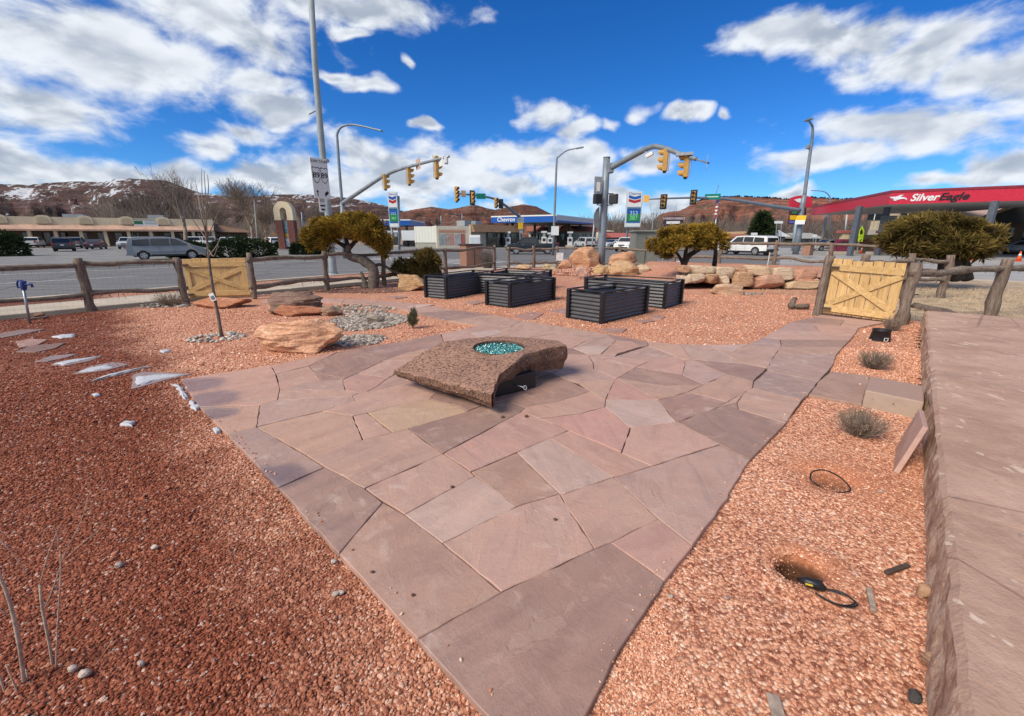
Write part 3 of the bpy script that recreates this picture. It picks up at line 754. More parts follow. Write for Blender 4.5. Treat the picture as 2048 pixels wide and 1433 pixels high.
c = t.ramp(v.outputs['Random Per Island'], [(0, (.10, .085, .075)), (.3, (.20, .165, .135)), (.55, (.31, .265, .22)), (.8, (.42, .36, .305)), (1, (.54, .48, .42))])
c = t.mix(t.step(t.noise(t.pos(), 30, 4), .4, .7, 0, .35), c, (.2, .16, .13, 1)); COBBLE = t.set(c, .75)
t = NT('red_rubble'); v = t.new('ShaderNodeNewGeometry')
REDRUB = t.set(t.ramp(v.outputs['Random Per Island'], [(0, (.22, .09, .06)), (.5, (.45, .20, .13)), (1, (.60, .36, .27))]), .85)
gp = G(1185, 550)
rubble('rubble', 'broken red stone heaped between the corner boulders', 'rubble', (gp.x, gp.y + 1.0), 1700, (2.3, 1.5), .055, REDRUB, None, 5, lambda x, y: .26 * max(0, 1 - math.hypot((x - gp.x) / 2.3, (y - gp.y - 1) / 1.5)))
gp2 = G(735, 640)
rubble('cobble_bed', 'dry stream bed of small grey river stones behind the boulder', 'river stones', (gp2.x, gp2.y), 1400, (.80, .95), .042, COBBLE, None, 6)
g3 = G(690, 688); rubble('cobble_patch', 'small grey river stones at the right foot of the pale boulder', 'river stones', (g3.x + .1, g3.y + .35), 300, (.45, .42), .042, COBBLE, None, 16)
g3 = G(700, 618); rubble('cobble_drift', 'thin drift of grey river stones along the path edge', 'river stones', (g3.x, g3.y), 420, (1.1, .7), .045, COBBLE, None, 17)
g3 = G(1490, 588); rubble('stone_drift', 'line of small dark stones beside the flat pale rock', 'stones', (g3.x, g3.y + .1), 140, (.75, .16), .05, COBBLE, None, 18)
g3 = G(335, 610); rubble('stone_scatter', 'pale stones scattered by the left gate post', 'stones', (g3.x, g3.y), 90, (.7, .3), .06, COBBLE, None, 19)
g3 = G(690, 580); rubble('bark_litter', 'brown twig and bark litter below the leaning juniper', 'litter', (g3.x + .6, g3.y), 900, (1.7, .7), .035, pm('bark_litter', (.20, .11, .085), .95, .4, 9), None, 20)
boulder('flat pale sandstone rock lying in front of the retaining wall', 1423, 1482, 567, 591, (.55, .37, .25), 81, .5, box=.8, name='flat_rock', cat='rock')
# dry-stacked retaining wall of sandstone blocks, terrace behind
TERR = [G(1362, 577), G(1500, 577), G(1640, 580), G(1640, 580) + Vector((6.5, 4.0, 0)), Vector((16.2, 17.0, 0)), Vector((10.0, 21.4, 0)), Vector((7.2, 22.6, 0)), Vector((5.2, 18.6, 0))]
wallY = G(1500, 577).y
sst0 = lambda x, a, b: (lambda k: k * k * (3 - 2 * k))(min(1, max(0, (x - a) / (b - a))))
tag(grid_sheet('terrace', GRAVEL, [(q.x, q.y + .3) for q in TERR], lambda x, y: -.05 + .47 * sst0(x, 5.0, 7.4) * (sst0(y, 13.0, 15.0) if x < 12 else 1) + .03 * mnoise.noise((x, y, 0)), .25), kind='structure')
rw = thing('retaining_wall', 'low dry-stacked wall of tan sandstone blocks below the round juniper', 'stone wall', G(1500, 577))
BL = [(1363, 1382, 532, 546), (1380, 1433, 533, 552), (1433, 1473, 535, 559), (1473, 1496, 537, 552), (1497, 1546, 533, 552), (1546, 1592, 536, 566), (1590, 1640, 540, 568),
      (1366, 1410, 549, 568), (1409, 1436, 549, 568), (1434, 1461, 553, 569), (1464, 1505, 545, 573), (1503, 1568, 550, 578), (1570, 1642, 562, 577), (1356, 1380, 552, 566)]
rc = random.Random(3)
for i, (x0, x1, y0, y1) in enumerate(BL):
    a, b = YP(x0, y1, wallY), YP(x1, y0, wallY)
    sx, sz = (b.x - a.x), (b.z - a.z)
    me = rock_mesh(200 + i, sx * .60, .36, sz * .62, 5, .10, 3, .80)
    me.materials.append(ROCK); me.polygons.foreach_set('use_smooth', [True] * len(me.polygons))
    zs = [v.co.z for v in me.vertices]; lo, hi = min(zs), max(zs)
    xw = max(v.co.x for v in me.vertices) - min(v.co.x for v in me.vertices)
    for v in me.vertices: v.co.z = (v.co.z - lo) / (hi - lo) * sz * 1.05; v.co.x *= sx * 1.05 / xw
    o = bpy.data.objects.new('stone_block', me); COL.objects.link(o); o.parent = rw
    o.location = Vector(((a.x + b.x) / 2, wallY + (.28 if y0 < 545 else .1), max(-.05, a.z))) - OFF[rw]
    o.color = (*rc.choice([(.52, .33, .20), (.46, .26, .16), (.56, .40, .26), (.50, .28, .19), (.60, .47, .34)]), 1)

# ------------------------------------------------------------------ fire pit
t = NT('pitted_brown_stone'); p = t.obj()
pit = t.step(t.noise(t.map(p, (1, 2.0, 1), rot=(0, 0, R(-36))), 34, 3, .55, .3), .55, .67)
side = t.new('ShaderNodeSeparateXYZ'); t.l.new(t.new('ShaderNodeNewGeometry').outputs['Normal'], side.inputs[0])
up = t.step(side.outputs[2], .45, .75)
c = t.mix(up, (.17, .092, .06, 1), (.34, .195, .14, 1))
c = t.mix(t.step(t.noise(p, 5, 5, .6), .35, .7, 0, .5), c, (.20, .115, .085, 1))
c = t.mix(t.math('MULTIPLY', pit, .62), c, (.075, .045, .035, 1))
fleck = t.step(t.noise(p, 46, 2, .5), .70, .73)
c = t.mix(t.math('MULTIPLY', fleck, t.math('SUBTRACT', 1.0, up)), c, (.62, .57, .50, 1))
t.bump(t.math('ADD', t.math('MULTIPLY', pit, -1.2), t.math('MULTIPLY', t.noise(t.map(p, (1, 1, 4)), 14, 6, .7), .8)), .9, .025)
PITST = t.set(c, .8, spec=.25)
fp = thing('fire_pit', 'curved brown stone fire pit with a round bowl of turquoise glass on the patio', 'fire pit', (-0.2, 4.7, 0))
BC = Vector((-0.153, 4.85)); BR = 0.305
OUTL = [Vector(q) for q in ((-.175, 3.76), (-.165, 3.95), (-.10, 4.13), (.05, 4.37), (.22, 4.60), (.42, 4.78), (.64, 4.93), (.60, 5.12), (.35, 5.28), (-.1, 5.38), (-.5, 5.30), (-.82, 5.14), (-1.0, 4.96), (-1.18, 4.74), (-1.32, 4.56), (-1.1, 4.40), (-.75, 4.17), (-.4, 3.93))]
FN = Vector((.573, .82)); F0 = Vector((-.18, 3.78))
RIM = []
for i in range(len(OUTL)):
    a_, b_ = OUTL[i], OUTL[(i + 1) % len(OUTL)]; m_ = max(2, int((b_ - a_).length / .028))
    for k in range(m_):
        q_ = a_.lerp(b_, k / m_); RIM.append(q_ + Vector((mnoise.noise((q_.x * 5, q_.y * 5, 1)), mnoise.noise((q_.x * 5, q_.y * 5, 7)))) * .02 - BC)
RIM.sort(key=lambda q_: math.atan2(q_.y, q_.x))
sst = lambda x, a, b: (lambda k: k * k * (3 - 2 * k))(min(1, max(0, (x - a) / (b - a))))
def top_z(q): return .215 + .195 * sst((q - F0).dot(FN), -.10, .80)
def bot_z(q):
    w = (q - F0).dot(FN); v = min(1, max(0, (q - F0).dot(Vector((-.819, .572))) / 1.38)); return .06 + .07 * v + (.13 - .07 * v) * sst(w, 0, .24) - .07 * sst(w, .5, 1.4)
NA, NR = len(RIM), 20; mb = MB()
rings = []
for r in range(NR + 1):
    row = []
    for k in range(NA):
        th = math.atan2(RIM[k].y, RIM[k].x); o = RIM[k].length; f = r / NR
        rad = BR + (o - BR) * f ** .8; q = BC + Vector((math.cos(th), math.sin(th))) * rad
        z = top_z(q) + (.008 * mnoise.noise((q.x * 14, q.y * 14, 0)) + .006 * mnoise.noise((q.x * 34, q.y * 34, 5))) * min(1, f * 5)
        if r == NR: z -= .006
        row.append(len(mb.v)); mb.v.append((q.x, q.y, z))
    rings.append(row)
for s in range(1, 8):                                  # the broken edge
    row = []
    for k in range(NA):
        th = math.atan2(RIM[k].y, RIM[k].x); o = RIM[k].length; q = BC + Vector((math.cos(th), math.sin(th))) * o
        zt, zb = top_z(q) - .006, bot_z(q); f = s / 7
        bulge = .014 * math.sin(f * math.pi) + .02 * mnoise.noise((q.x * 6, q.y * 6, f * 3)) + .008 * mnoise.noise((q.x * 22, q.y * 22, f * 9)) - (.035 * f if f > .7 else 0)
        q = BC + Vector((math.cos(th), math.sin(th))) * (o + bulge)
        row.append(len(mb.v)); mb.v.append((q.x, q.y, zt + (zb - zt) * f))
    rings.append(row)
row = []
for k in range(NA):
    th = math.atan2(RIM[k].y, RIM[k].x); q = BC + Vector((math.cos(th), math.sin(th))) * .2
    row.append(len(mb.v)); mb.v.append((q.x, q.y, .2))
rings.append(row)
for a, b in zip(rings, rings[1:]):
    for k in range(NA): mb.f.append((a[k], a[(k + 1) % NA], b[(k + 1) % NA], b[k]))
inner = []
for z, rr in ((.40, BR), (.30, BR * .98)):
    row = [len(mb.v) + k for k in range(NA)]
    mb.v += [(BC.x + RIM[k].normalized().x * rr, BC.y + RIM[k].normalized().y * rr, z) for k in range(NA)]; inner.append(row)
for k in range(NA):
    mb.f.append((rings[0][k], rings[0][(k + 1) % NA], inner[0][(k + 1) % NA], inner[0][k])); mb.f.append((inner[0][k], inner[0][(k + 1) % NA], inner[1][(k + 1) % NA], inner[1][k]))
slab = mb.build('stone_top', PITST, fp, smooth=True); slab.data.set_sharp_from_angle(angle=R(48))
MB().tube([(BC.x, BC.y, .33), (BC.x, BC.y, .345)], .29, 40).build('bowl', STEEL, fp, smooth=False)
MB().tube([(BC.x + math.cos(2 * math.pi * k / 60) * (BR - .006), BC.y + math.sin(2 * math.pi * k / 60) * (BR - .006), .388) for k in range(61)], .0055, 6, False).build('burner_rim', pm('burnt_steel', (.12, .10, .09), .45, .4, 20, metal=.7), fp, smooth=True)
t = NT('turquoise_fire_glass'); v = t.new('ShaderNodeNewGeometry')
c = t.ramp(v.outputs['Random Per Island'], [(0, (.01, .09, .10)), (.35, (.03, .24, .25)), (.7, (.10, .42, .42)), (.92, (.35, .68, .66)), (1, (.8, .93, .92))])
FIREG = t.set(c, .07, spec=.9); t.b.inputs['Transmission Weight'].default_value = .15
mb = MB(); rg = random.Random(4)
for k in range(1500):
    a, q = rg.uniform(0, 6.28), math.sqrt(rg.random()) * (BR - .012); s = rg.uniform(.007, .014)
    M3 = Matrix.Rotation(rg.uniform(0, 6), 3, 'Z') @ Matrix.Rotation(rg.uniform(0, 3), 3, 'X')
    cc = Vector((BC.x + math.cos(a) * q, BC.y + math.sin(a) * q, .352 + rg.uniform(0, .032)))
    vs = [Vector(e) * s for e in ((1, 0, 0), (-1, 0, 0), (0, 1, 0), (0, -1, 0), (0, 0, .8), (0, 0, -.8))]
    mb.add([cc + M3 @ e for e in vs], [(0, 2, 4), (2, 1, 4), (1, 3, 4), (3, 0, 4), (2, 0, 5), (1, 2, 5), (3, 1, 5), (0, 3, 5)])
tag(mb.build('fire_glass', FIREG, fp), kind='stuff')
MB().box((-.15, 4.60, .105), (.62, .58, .19), R(36)).build('base', BLACK, fp, bevel=.01)
kx = G(1050, 776, .10)
key = MB().tube([kx + Vector((-.1, .09, .0)), kx], .008, 8); ringp = [kx + Vector((math.cos(a) * .018, math.sin(a) * .004, math.sin(a) * .022 + .0)) for a in [i * .3927 for i in range(17)]]
key.tube(ringp, .005, 6).build('valve_key', STEEL, fp, smooth=True)

# ------------------------------------------------------------------ corrugated planters
t = NT('black_corrugated_metal'); p = t.obj()
PLANT = t.set(t.mix(t.noise(p, 3, 4), (.055, .057, .064, 1), (.085, .087, .095, 1)), t.step(t.noise(p, 6, 3), .3, .7, .34, .46), metal=.35, spec=.7)
PLTRIM = pm('black_planter_trim', (.012, .012, .015), .38, .2)
def planter(label, pl, pf, pr, h):
    """pl, pf, pr: ground points of the left, front and right corners"""
    A, B, C = G(*pl), G(*pf), G(*pr)
    e2 = (C - B); L2 = e2.length; e2.normalize()
    e1 = Vector((-e2.y, e2.x, 0));  L1 = abs((A - B).dot(e1))
    if (A - B).dot(e1) < 0: e1 = -e1
    th = thing('raised_planter', label, 'planter', B, 'black corrugated raised planters')
    z0 = -.03
    cn = [B, B + e2 * L2, B + e2 * L2 + e1 * L1, B + e1 * L1]
    cen = (cn[0] + cn[2]) / 2
    for i in range(4):
        a, b = cn[i], cn[(i + 1) % 4]; d = (b - a).normalized(); out = Vector((d.y, -d.x, 0))
        if out.dot((a + b) / 2 - cen) < 0: out = -out
        prof = []; NW = 7; S = 8
        for k in range(NW * S + 1):
            zz = z0 + .02 + (h - .04) * k / (NW * S); prof.append((math.sin(2 * math.pi * k / S) * .013, zz))
        mb = MB(); n = len(prof)
        for off in (0, -.004):
            mb.v += [tuple(a + d * .03 + out * (o - .02 + off) + Vector((0, 0, zz))) for o, zz in prof] + [tuple(b - d * .03 + out * (o - .02 + off) + Vector((0, 0, zz))) for o, zz in prof]
        for m in (0, 2 * n):
            mb.f += [(m + k, m + k + 1, m + n + k + 1, m + n + k) for k in range(n - 1)]
        mb.build('corrugated_panel', PLANT, th, smooth=True)
        MB().beam(a + out * 0 + Vector((0, 0, h)), b + Vector((0, 0, h)), .045, .028).build('top_rail', PLTRIM, th, bevel=.006)
        MB().beam(a + Vector((0, 0, z0 + .012)), b + Vector((0, 0, z0 + .012)), .03, .03).build('bottom_rail', PLTRIM, th, bevel=.005)
    for q in cn:
        MB().box((q.x, q.y, (h + z0) / 2 + .004), (.085, .085, h - z0 + .008), math.atan2(e2.y, e2.x)).build('corner_post', PLTRIM, th, bevel=.012)
    for q, w in ((.5, 1),):
        MB().beam(cn[0].lerp(cn[1], .5) + Vector((0, 0, h * .82)), cn[3].lerp(cn[2], .5) + Vector((0, 0, h * .82)), .03, .03).build('cross_brace', PLTRIM, th)
    MB().add([tuple(q + (cen - q) * .03 + Vector((0, 0, .02))) for q in cn], [(0, 1, 2, 3)]).build('soil', pm('planter_soil', (.10, .055, .04), .95, .3, 12, .5, 40), th)
planter('leftmost black corrugated planter in the garden', (860, 592), (893, 597), (985, 580), .60)
planter('near black corrugated planter in the left-hand group', (973, 608), (1020, 614), (1107, 598), .58)
planter('black corrugated planter half hidden behind the near left one', (988, 576), (1052, 590), (1101, 574), .58)
planter('nearest black corrugated planter, right of the path', (1136, 634), (1203, 645), (1291, 625), .60)
planter('rightmost black corrugated planter behind the nearest one', (1206, 592), (1328, 616), (1361, 606), .60)
# ------------------------------------------------------------------ log fence and gates
t = NT('weathered_juniper_log'); p = t.obj()
st = t.noise(t.map(p, (9, 9, 1.1)), 3, 6, .65, .4); n = t.noise(p, 5, 5, .6)
c = t.ramp(st, [(.25, (.05, .035, .028)), (.45, (.16, .118, .092)), (.62, (.235, .185, .15)), (.8, (.33, .28, .235))])
c = t.mix(t.step(n, .55, .72, 0, .6), c, (.13, .072, .05, 1))
t.bump(t.math('ADD', st, t.math('MULTIPLY', t.noise(p, 40, 4), .3)), 1.0, .03)
LOG = t.set(c, .9, spec=.2)
t = NT('weathered_log_rail'); p = t.obj()
st = t.noise(t.map(p, (2.2, 2.2, 9)), 3, 6, .65, .6)
c = t.ramp(st, [(.25, (.06, .043, .034)), (.45, (.17, .128, .10)), (.62, (.25, .205, .168)), (.8, (.34, .295, .25))])
t.bump(st, 1.0, .03); RAIL = t.set(c, .9, spec=.2)
WIRE = pm('fence_wire', (.28, .27, .26), .5, .2, metal=.5)
def log(mb, a, b, r, seed, wob=.03, n=9, seg=9, knot=.18):
    rd = random.Random(seed); a, b = Vector(a), Vector(b); d = (b - a); L = d.length; u = d.normalized(); s = u.orthogonal().normalized(); w = u.cross(s)
    pts, rr = [], []
    ph = rd.uniform(0, 50)
    for k in range(seg + 1):
        f = k / seg
        pts.append(a + d * f + s * mnoise.noise((ph, f * 2.2, 0)) * wob * 2 * math.sin(f * math.pi) + w * mnoise.noise((ph, f * 2.2, 9)) * wob * 2 * math.sin(f * math.pi))
        rr.append(r * (1 + knot * mnoise.noise((ph + 3, f * 5, 0)) * 2) * (1 - .12 * f))
    nv = len(mb.v); mb.tube(pts, rr, n)
    for i in range(nv, len(mb.v)):                     # bark ridges
        q = Vector(mb.v[i]); k = mnoise.noise(q * 9 + Vector((ph, 0, 0))) * r * .3
        c0 = pts[min(len(pts) - 1, (i - nv) // n)]
        mb.v[i] = tuple(q + (q - c0).normalized() * k)
    return mb
def fence(label, posts, h, rails, seed, r_post=.085, r_rail=.062, wire=True, skip=(), name='log_fence', bark=True, lean=0.05):
    rd = random.Random(seed); base = Vector(posts[0]) if len(posts[0]) == 3 else Vector((*posts[0], -.05))
    th = thing(name, label, 'fence', base)
    pp = [Vector(q) if len(q) == 3 else Vector((*q, -.05)) for q in posts]
    tops = []
    for i, q in enumerate(pp):
        hh = h * rd.uniform(.97, 1.06); tl = Vector((rd.uniform(-lean, lean), rd.uniform(-lean, lean) * .5, 0)) * hh
        log(MB(), q - Vector((0, 0, .1)), q + tl + Vector((0, 0, hh)), r_post * rd.uniform(.9, 1.15), seed * 31 + i, .018, 10, 9, .12).build('post', LOG, th, smooth=True)
        tops.append(tl)
    for i in range(len(pp) - 1):
        if i in skip: continue
        a, b = pp[i], pp[i + 1]; d = (b - a).normalized(); nrm = Vector((-d.y, d.x, 0))
        for z in rails:
            za, zb = z + rd.uniform(-.04, .04), z + rd.uniform(-.04, .04)
            mb = log(MB(), a + tops[i] * z / h - d * .1 + Vector((0, 0, za + .05)), b + tops[i + 1] * z / h + d * .1 + Vector((0, 0, zb + .05)), r_rail * rd.uniform(.85, 1.15), seed * 77 + i * 5 + int(z * 10), .05, 9, 12, .16)
            if bark:
                for k in range(9):                     # hanging strips of bark
                    f = rd.random(); q = a.lerp(b, f) + Vector((0, 0, z + .02)) + nrm * rd.uniform(-.04, .04)
                    e = q + Vector((rd.uniform(-.06, .06), rd.uniform(-.03, .03), -rd.uniform(.04, .14))); mb.tube([q, (q + e) / 2 + Vector((rd.uniform(-.02, .02), 0, 0)), e], [.009, .006, .002], 4)
            mb.build('rail', RAIL, th, smooth=True)
        if wire:
            mb = MB(); L = (b - a).length; nv = int(L / .1)
            top = rails[0]
            for k in range(1, nv):
                q = a + d * (k * .1) + nrm * .06; mb.tube([q + Vector((0, 0, .06)), q + Vector((0, 0, top + .06))], .0011, 3, False)
            for k in range(int(top / .1) + 1):
                mb.tube([a + nrm * .06 + Vector((0, 0, .08 + k * .1)), b + nrm * .06 + Vector((0, 0, .08 + k * .1))], .0011, 3, False)
            mb.build('wire_mesh', WIRE, th)
    return th
fence('log rail fence with wire mesh along the left street, left of the wooden gate', [(-12.2, 7.2), G(183, 620)[:2], G(374, 605)[:2]], 1.22, (1.06, .36), 1)
fence('log rail fence between the left gate and the small juniper', [G(510, 597)[:2], G(655, 580)[:2], G(769, 571)[:2], (-2.9, 18.9), (-.93, 23.2)], 1.22, (1.08, .34), 2)
fence('log rail fence with close posts between the brown litter bin and the rock pile', [(-.2, 24.0), (1.25, 24.6), (2.6, 25.0), (6.0, 24.3), (9.0, 22.4)], 1.2, (1.02, .25), 3)
fence('log rail fence on the terrace behind the retaining wall', [(8.3, 22.2, .3), (10.0, 21.0, .35), (11.9, 19.7, .35), (13.5, 18.5, .3), (15.5, 17.0, .2)], 1.12, (.98, .30), 4)
fence('short log fence with stub posts seen just behind the right gate', [(8.0, 11.0), (9.25, 11.5), (11.1, 12.1), (12.4, 12.3)], 1.2, (1.02, .52), 5, r_post=.1, wire=False)
fence('log fence of the right gate and the dry grass beyond the porch', [G(1635, 628)[:2], G(1803, 646)[:2], G(1978, 634)[:2], (13.2, 9.9)], 1.26, (1.02,), 6, r_post=.098, wire=False, skip=(0,), r_rail=.07, lean=.03)
log(MB(), G(1830, 612), G(1842, 640) + Vector((.9, 0, 0)), .1, 900).build('fallen_log', LOG, None, smooth=True)
tag(bpy.data.objects['fallen_log'], 'rotten log lying behind the porch corner at the right gate post', 'log')

def cedar(name, axis):
    t = NT(name); p = t.obj(); sc = {'v': (14, 14, 1.2), 'h': (1.2, 14, 14)}[axis]
    oi = t.new('ShaderNodeObjectInfo')
    st = t.noise(t.map(p, sc, rot=(0, 0, R(45))), 1.6, 5, .6, .5)
    kn = t.step(t.vor(p, 5.5), .04, .10, 1, 0)
    c = t.ramp(st, [(.3, (.42, .26, .105)), (.5, (.56, .37, .165)), (.7, (.68, .48, .245))])
    c = t.mix(kn, c, (.22, .10, .035, 1)); c = t.mix(1.0, c, t.ramp(oi.outputs['Random'], [(0, (.88, .86, .8)), (1, (1.08, 1.06, 1.02))]), 'MULTIPLY')
    t.bump(st, .25, .01); return t.set(c, .6, spec=.3)
CEDV, CEDH = cedar('fresh_cedar_upright', 'v'), cedar('fresh_cedar_cross', 'h')
def gate(label, A, B, h, tilt_a=0, tilt_b=0, nb=7, jag=False, seed=1):
    rd = random.Random(seed); A, B = Vector(A), Vector(B); d = (B - A); L = d.length; d.normalize(); up = Vector((0, 0, 1))
    nrm = Vector((d.y, -d.x, 0));  nrm = nrm if nrm.y < 0 else -nrm          # towards the garden
    th = thing('wooden_gate', label, 'gate', (A + B) / 2)
    def P(u, z, o): return A + d * u + up * (z + tilt_a * (1 - u / L) + tilt_b * (u / L)) + nrm * o
    def board(u0, z0, u1, z1, w, o, thick, name, mat):
        a, b = P(u0, z0, o), P(u1, z1, o); x = (b - a).normalized(); s = nrm.cross(x).normalized() * w / 2
        MB().extr([a + s, b + s, b - s, a - s], nrm * thick).build(name, mat, th, bevel=.005)
    bw = L / nb
    for i in range(nb):
        board(bw * (i + .5), 0.0, bw * (i + .5), h + rd.uniform(-.015, .015), bw - .012, 0, .02, 'plank', CEDV)
    board(0.0, h - .16, L, h - .16, .14, .021, .036, 'cross_rail', CEDH); board(0.0, .12, L, .12, .14, .021, .036, 'cross_rail', CEDH)
    if not jag:
        board(.07, .2, .07, h - .24, .13, .021, .03, 'side_stile', CEDV); board(L - .07, .2, L - .07, h - .24, .13, .021, .03, 'side_stile', CEDV)
    z0, z1 = .2, h - .25
    board(.04, z0, L - .04, z1, .12, .0215, .030, 'diagonal_brace', CEDH)
    board(.04, z1, L - .04, z0, .12, .024, .034, 'diagonal_brace', CEDH)
    for z in (h - .16, .12):
        MB().box(P(.06, z, .06), (.16, .16, .03), math.atan2(d.y, d.x)).build('hinge', pm('rusty_iron', (.06, .04, .035), .6, .3), th)
gate('low gold cedar gate with diagonal braces behind the red boulder', G(380, 597), G(503, 593), 1.08, 0, 0, 7, False, 1)
gate('pale cedar gate with a crossed brace at the right of the patio', G(1645, 630), G(1786, 645), 1.15, .05, .0, 7, True, 2)

# ------------------------------------------------------------------ porch slab, step, leaning flag
PT = .26; e1 = WALLD; e2 = Vector((WALLD.y, -WALLD.x, 0))
w0 = WALL0 - e1 * 1.9; w1 = Vector((8.13, 8.32, 0))
mb = MB()
NSEG = 190; L = (w1 - w0).length
ROWS = ((-.1, -.012, .02), (.03, -.008, .022), (.10, .0, .024), (.17, .004, .022), (PT - .025, .008, .02), (PT, .032, .016), (PT, 6.0, 0))
vid = []
front_b, front_t = [], []
for k in range(NSEG + 1):
    q = w0 + e1 * (L * k / NSEG); col_ = []
    for r_, (z, o, am) in enumerate(ROWS):
        n_ = am * (mnoise.noise((k * .13, z * 9, 3)) + .6 * mnoise.noise((k * .55, z * 30, 8)))
        v = q + e2 * (o + n_); col_.append(len(mb.v)); mb.v.append((v.x, v.y, z - (abs(n_) * .5 if r_ in (4, 5) else 0)))
        if r_ == 0: front_b.append(v)
        if r_ == 5: front_t.append(v)
    vid.append(col_)
for k in range(NSEG):
    for r_ in range(len(ROWS) - 1): mb.f.append((vid[k][r_], vid[k + 1][r_], vid[k + 1][r_ + 1], vid[k][r_ + 1]))
q0, q1 = front_t[-1], front_t[-1] + e2 * 6
mb.add([(q0.x, q0.y, PT), (q1.x, q1.y, PT), (q1.x, q1.y, -.1), (front_b[-1].x, front_b[-1].y, -.1)], [(0, 1, 2, 3)])
tag(mb.build('porch_slab', PORCH), 'long weathered reddish concrete porch slab along the right edge', 'porch')
# step block
t = NT('cast_concrete_step'); p = t.pos(); g = t.new('ShaderNodeNewGeometry'); sz = t.new('ShaderNodeSeparateXYZ'); t.l.new(g.outputs['Normal'], sz.inputs[0])
n = t.noise(p, 14, 6, .65)
c = t.mix(t.step(sz.outputs[2], .4, .7), t.mix(n, (.30, .22, .17, 1), (.42, .33, .27, 1)), t.mix(n, (.30, .19, .15, 1), (.36, .235, .19, 1)))
c = t.mix(t.step(t.noise(p, 26, 2), .68, .72, 0, .8), c, (.12, .09, .07, 1)); t.bump(n, .5, .01)
STEPM = t.set(c, .85)
sa, sb, scn = G(1724, 809), G(1840, 835), None
dirs = (sb - sa).normalized(); back = e1
st0 = sa; hs_ = .155
mb = MB().prism([st0, st0 + dirs * (sb - sa).length, st0 + dirs * (sb - sa).length + back * .62, st0 + back * .62], -.04, hs_)
tag(mb.build('step_block', STEPM, bevel=.012), 'grey concrete step with a red top against the porch', 'step')
# leaning flagstone
la, lb, lt = G(1793, 950, -.03), G(1846, 838, -.03), None
foot = la; topp = YP(1856, 858, 2.93)
ff = e1 * .62
mb = MB(); a0 = G(1798, 950, -.03); a1 = G(1801, 902, -.03)
wp = lambda q: WALL0 + e1 * (q - WALL0).dot(e1)
b0 = G(1858, 857, PT + .02); b1 = G(1848, 822, PT + .02)
mb.extr([a0, a1, b1, b0], (Vector((b0 - a0)).cross(e1)).normalized() * .035)
lf = tag(mb.build('leaning_flagstone', FLAG, bevel=.006, color=(.44, .265, .21)), 'mauve flagstone leaning on edge against the porch slab', 'flagstone')

# ------------------------------------------------------------------ stepping stones with snow, loose flags
t = NT('granular_snow'); p = t.pos(); n = t.noise(p, 30, 5)
t.bump(n, .5, .02); SNOW = t.set(t.mix(n, (.34, .34, .37, 1), (.56, .57, .60, 1)), .6)
t.b.inputs['Subsurface Weight'].default_value = .15; t.b.inputs['Subsurface Radius'].default_value = (.02, .02, .02)
def blobpoly(poly, seed, k=6, amp=.05):
    rd = random.Random(seed); out = []
    for i in range(len(poly)):
        a, b = Vector(poly[i][:2]), Vector(poly[(i + 1) % len(poly)][:2]); L = (b - a).length
        for j in range(k):
            f = j / k; q = a.lerp(b, f); nn = Vector((-(b - a).y, (b - a).x)).normalized()
            out.append(q + nn * mnoise.noise((q.x * 9 + seed, q.y * 9, seed)) * amp * min(1, L * 3))
    return out
def snow(label, poly, seed, z=-.008, th=.005, grp='melting snow patches'):
    pts = blobpoly([G(*q) for q in poly], seed, 9, .06)
    c = sum(pts, Vector((0, 0))) / len(pts); n = len(pts); mb = MB()
    for f, zz in ((1.0, z - .012), (.93, z + th * .6), (.6, z + th)): mb.v += [(c.x + (q.x - c.x) * f, c.y + (q.y - c.y) * f, zz) for q in pts]
    mb.f = [(a + i, a + (i + 1) % n, a + n + (i + 1) % n, a + n + i) for a in (0, n) for i in range(n)] + [tuple(range(2 * n, 3 * n))]
    tag(mb.build('snow_patch', SNOW, smooth=True), label, 'snow', grp)
SS = [([(265, 748), (285, 742), (382, 746), (330, 758), (262, 776)], 'nearest snow-covered stepping stone by the patio corner', 'snow sheet on the stepping stone nearest the patio', [(272, 752), (340, 747), (372, 747), (320, 758), (268, 772)]),
      ([(178, 762), (200, 752), (250, 738), (312, 729), (260, 742), (215, 753)], 'narrow stepping stone, second from the patio corner', 'long thin snow streak on the second stepping stone', [(182, 761), (208, 750), (260, 738), (300, 731), (250, 744), (205, 754)]),
      ([(143, 747), (180, 730), (225, 723), (258, 727), (215, 738), (170, 744)], 'grey stepping stone with speckled snow, third from the patio', 'speckled snow on the third stepping stone', [(150, 745), (182, 734), (215, 728), (226, 734), (190, 740)]),
      ([(100, 728), (130, 719), (205, 710), (180, 720), (130, 730)], 'stepping stone with bright snow, fourth from the patio', 'bright snow streak on the fourth stepping stone', [(105, 727), (135, 720), (200, 711), (160, 721), (125, 729)]),
      ([(68, 722), (100, 710), (155, 706), (130, 714), (95, 721)], 'bare mauve stepping stone, fifth from the patio', None, None),
      ([(30, 702), (60, 690), (130, 684), (110, 695), (70, 703)], 'wide brown stepping stone near the left edge', None, None),
      ([(30, 682), (60, 676), (95, 678), (75, 688), (40, 694)], 'orange-brown stepping stone beside the wide brown one', None, None),
      ([(-10, 668), (40, 658), (90, 657), (50, 666), (5, 674)], 'farthest mauve stepping stone, nearest the blue tap', None, None)]
for i, (poly, lb, slb, sp) in enumerate(SS):
    o = flag('stepping_stone', [G(*q) for q in poly], -.012, .05, None, [(.27, .215, .215), (.25, .185, .17), (.26, .20, .20), (.25, .19, .18), (.26, .20, .20), (.21, .125, .10), (.33, .19, .15), (.22, .15, .135)][i], .0, prnd)
    tag(o, lb, 'stepping stone', 'stepping stones across the dark gravel')
    if sp: snow(slb, sp, i + 1)
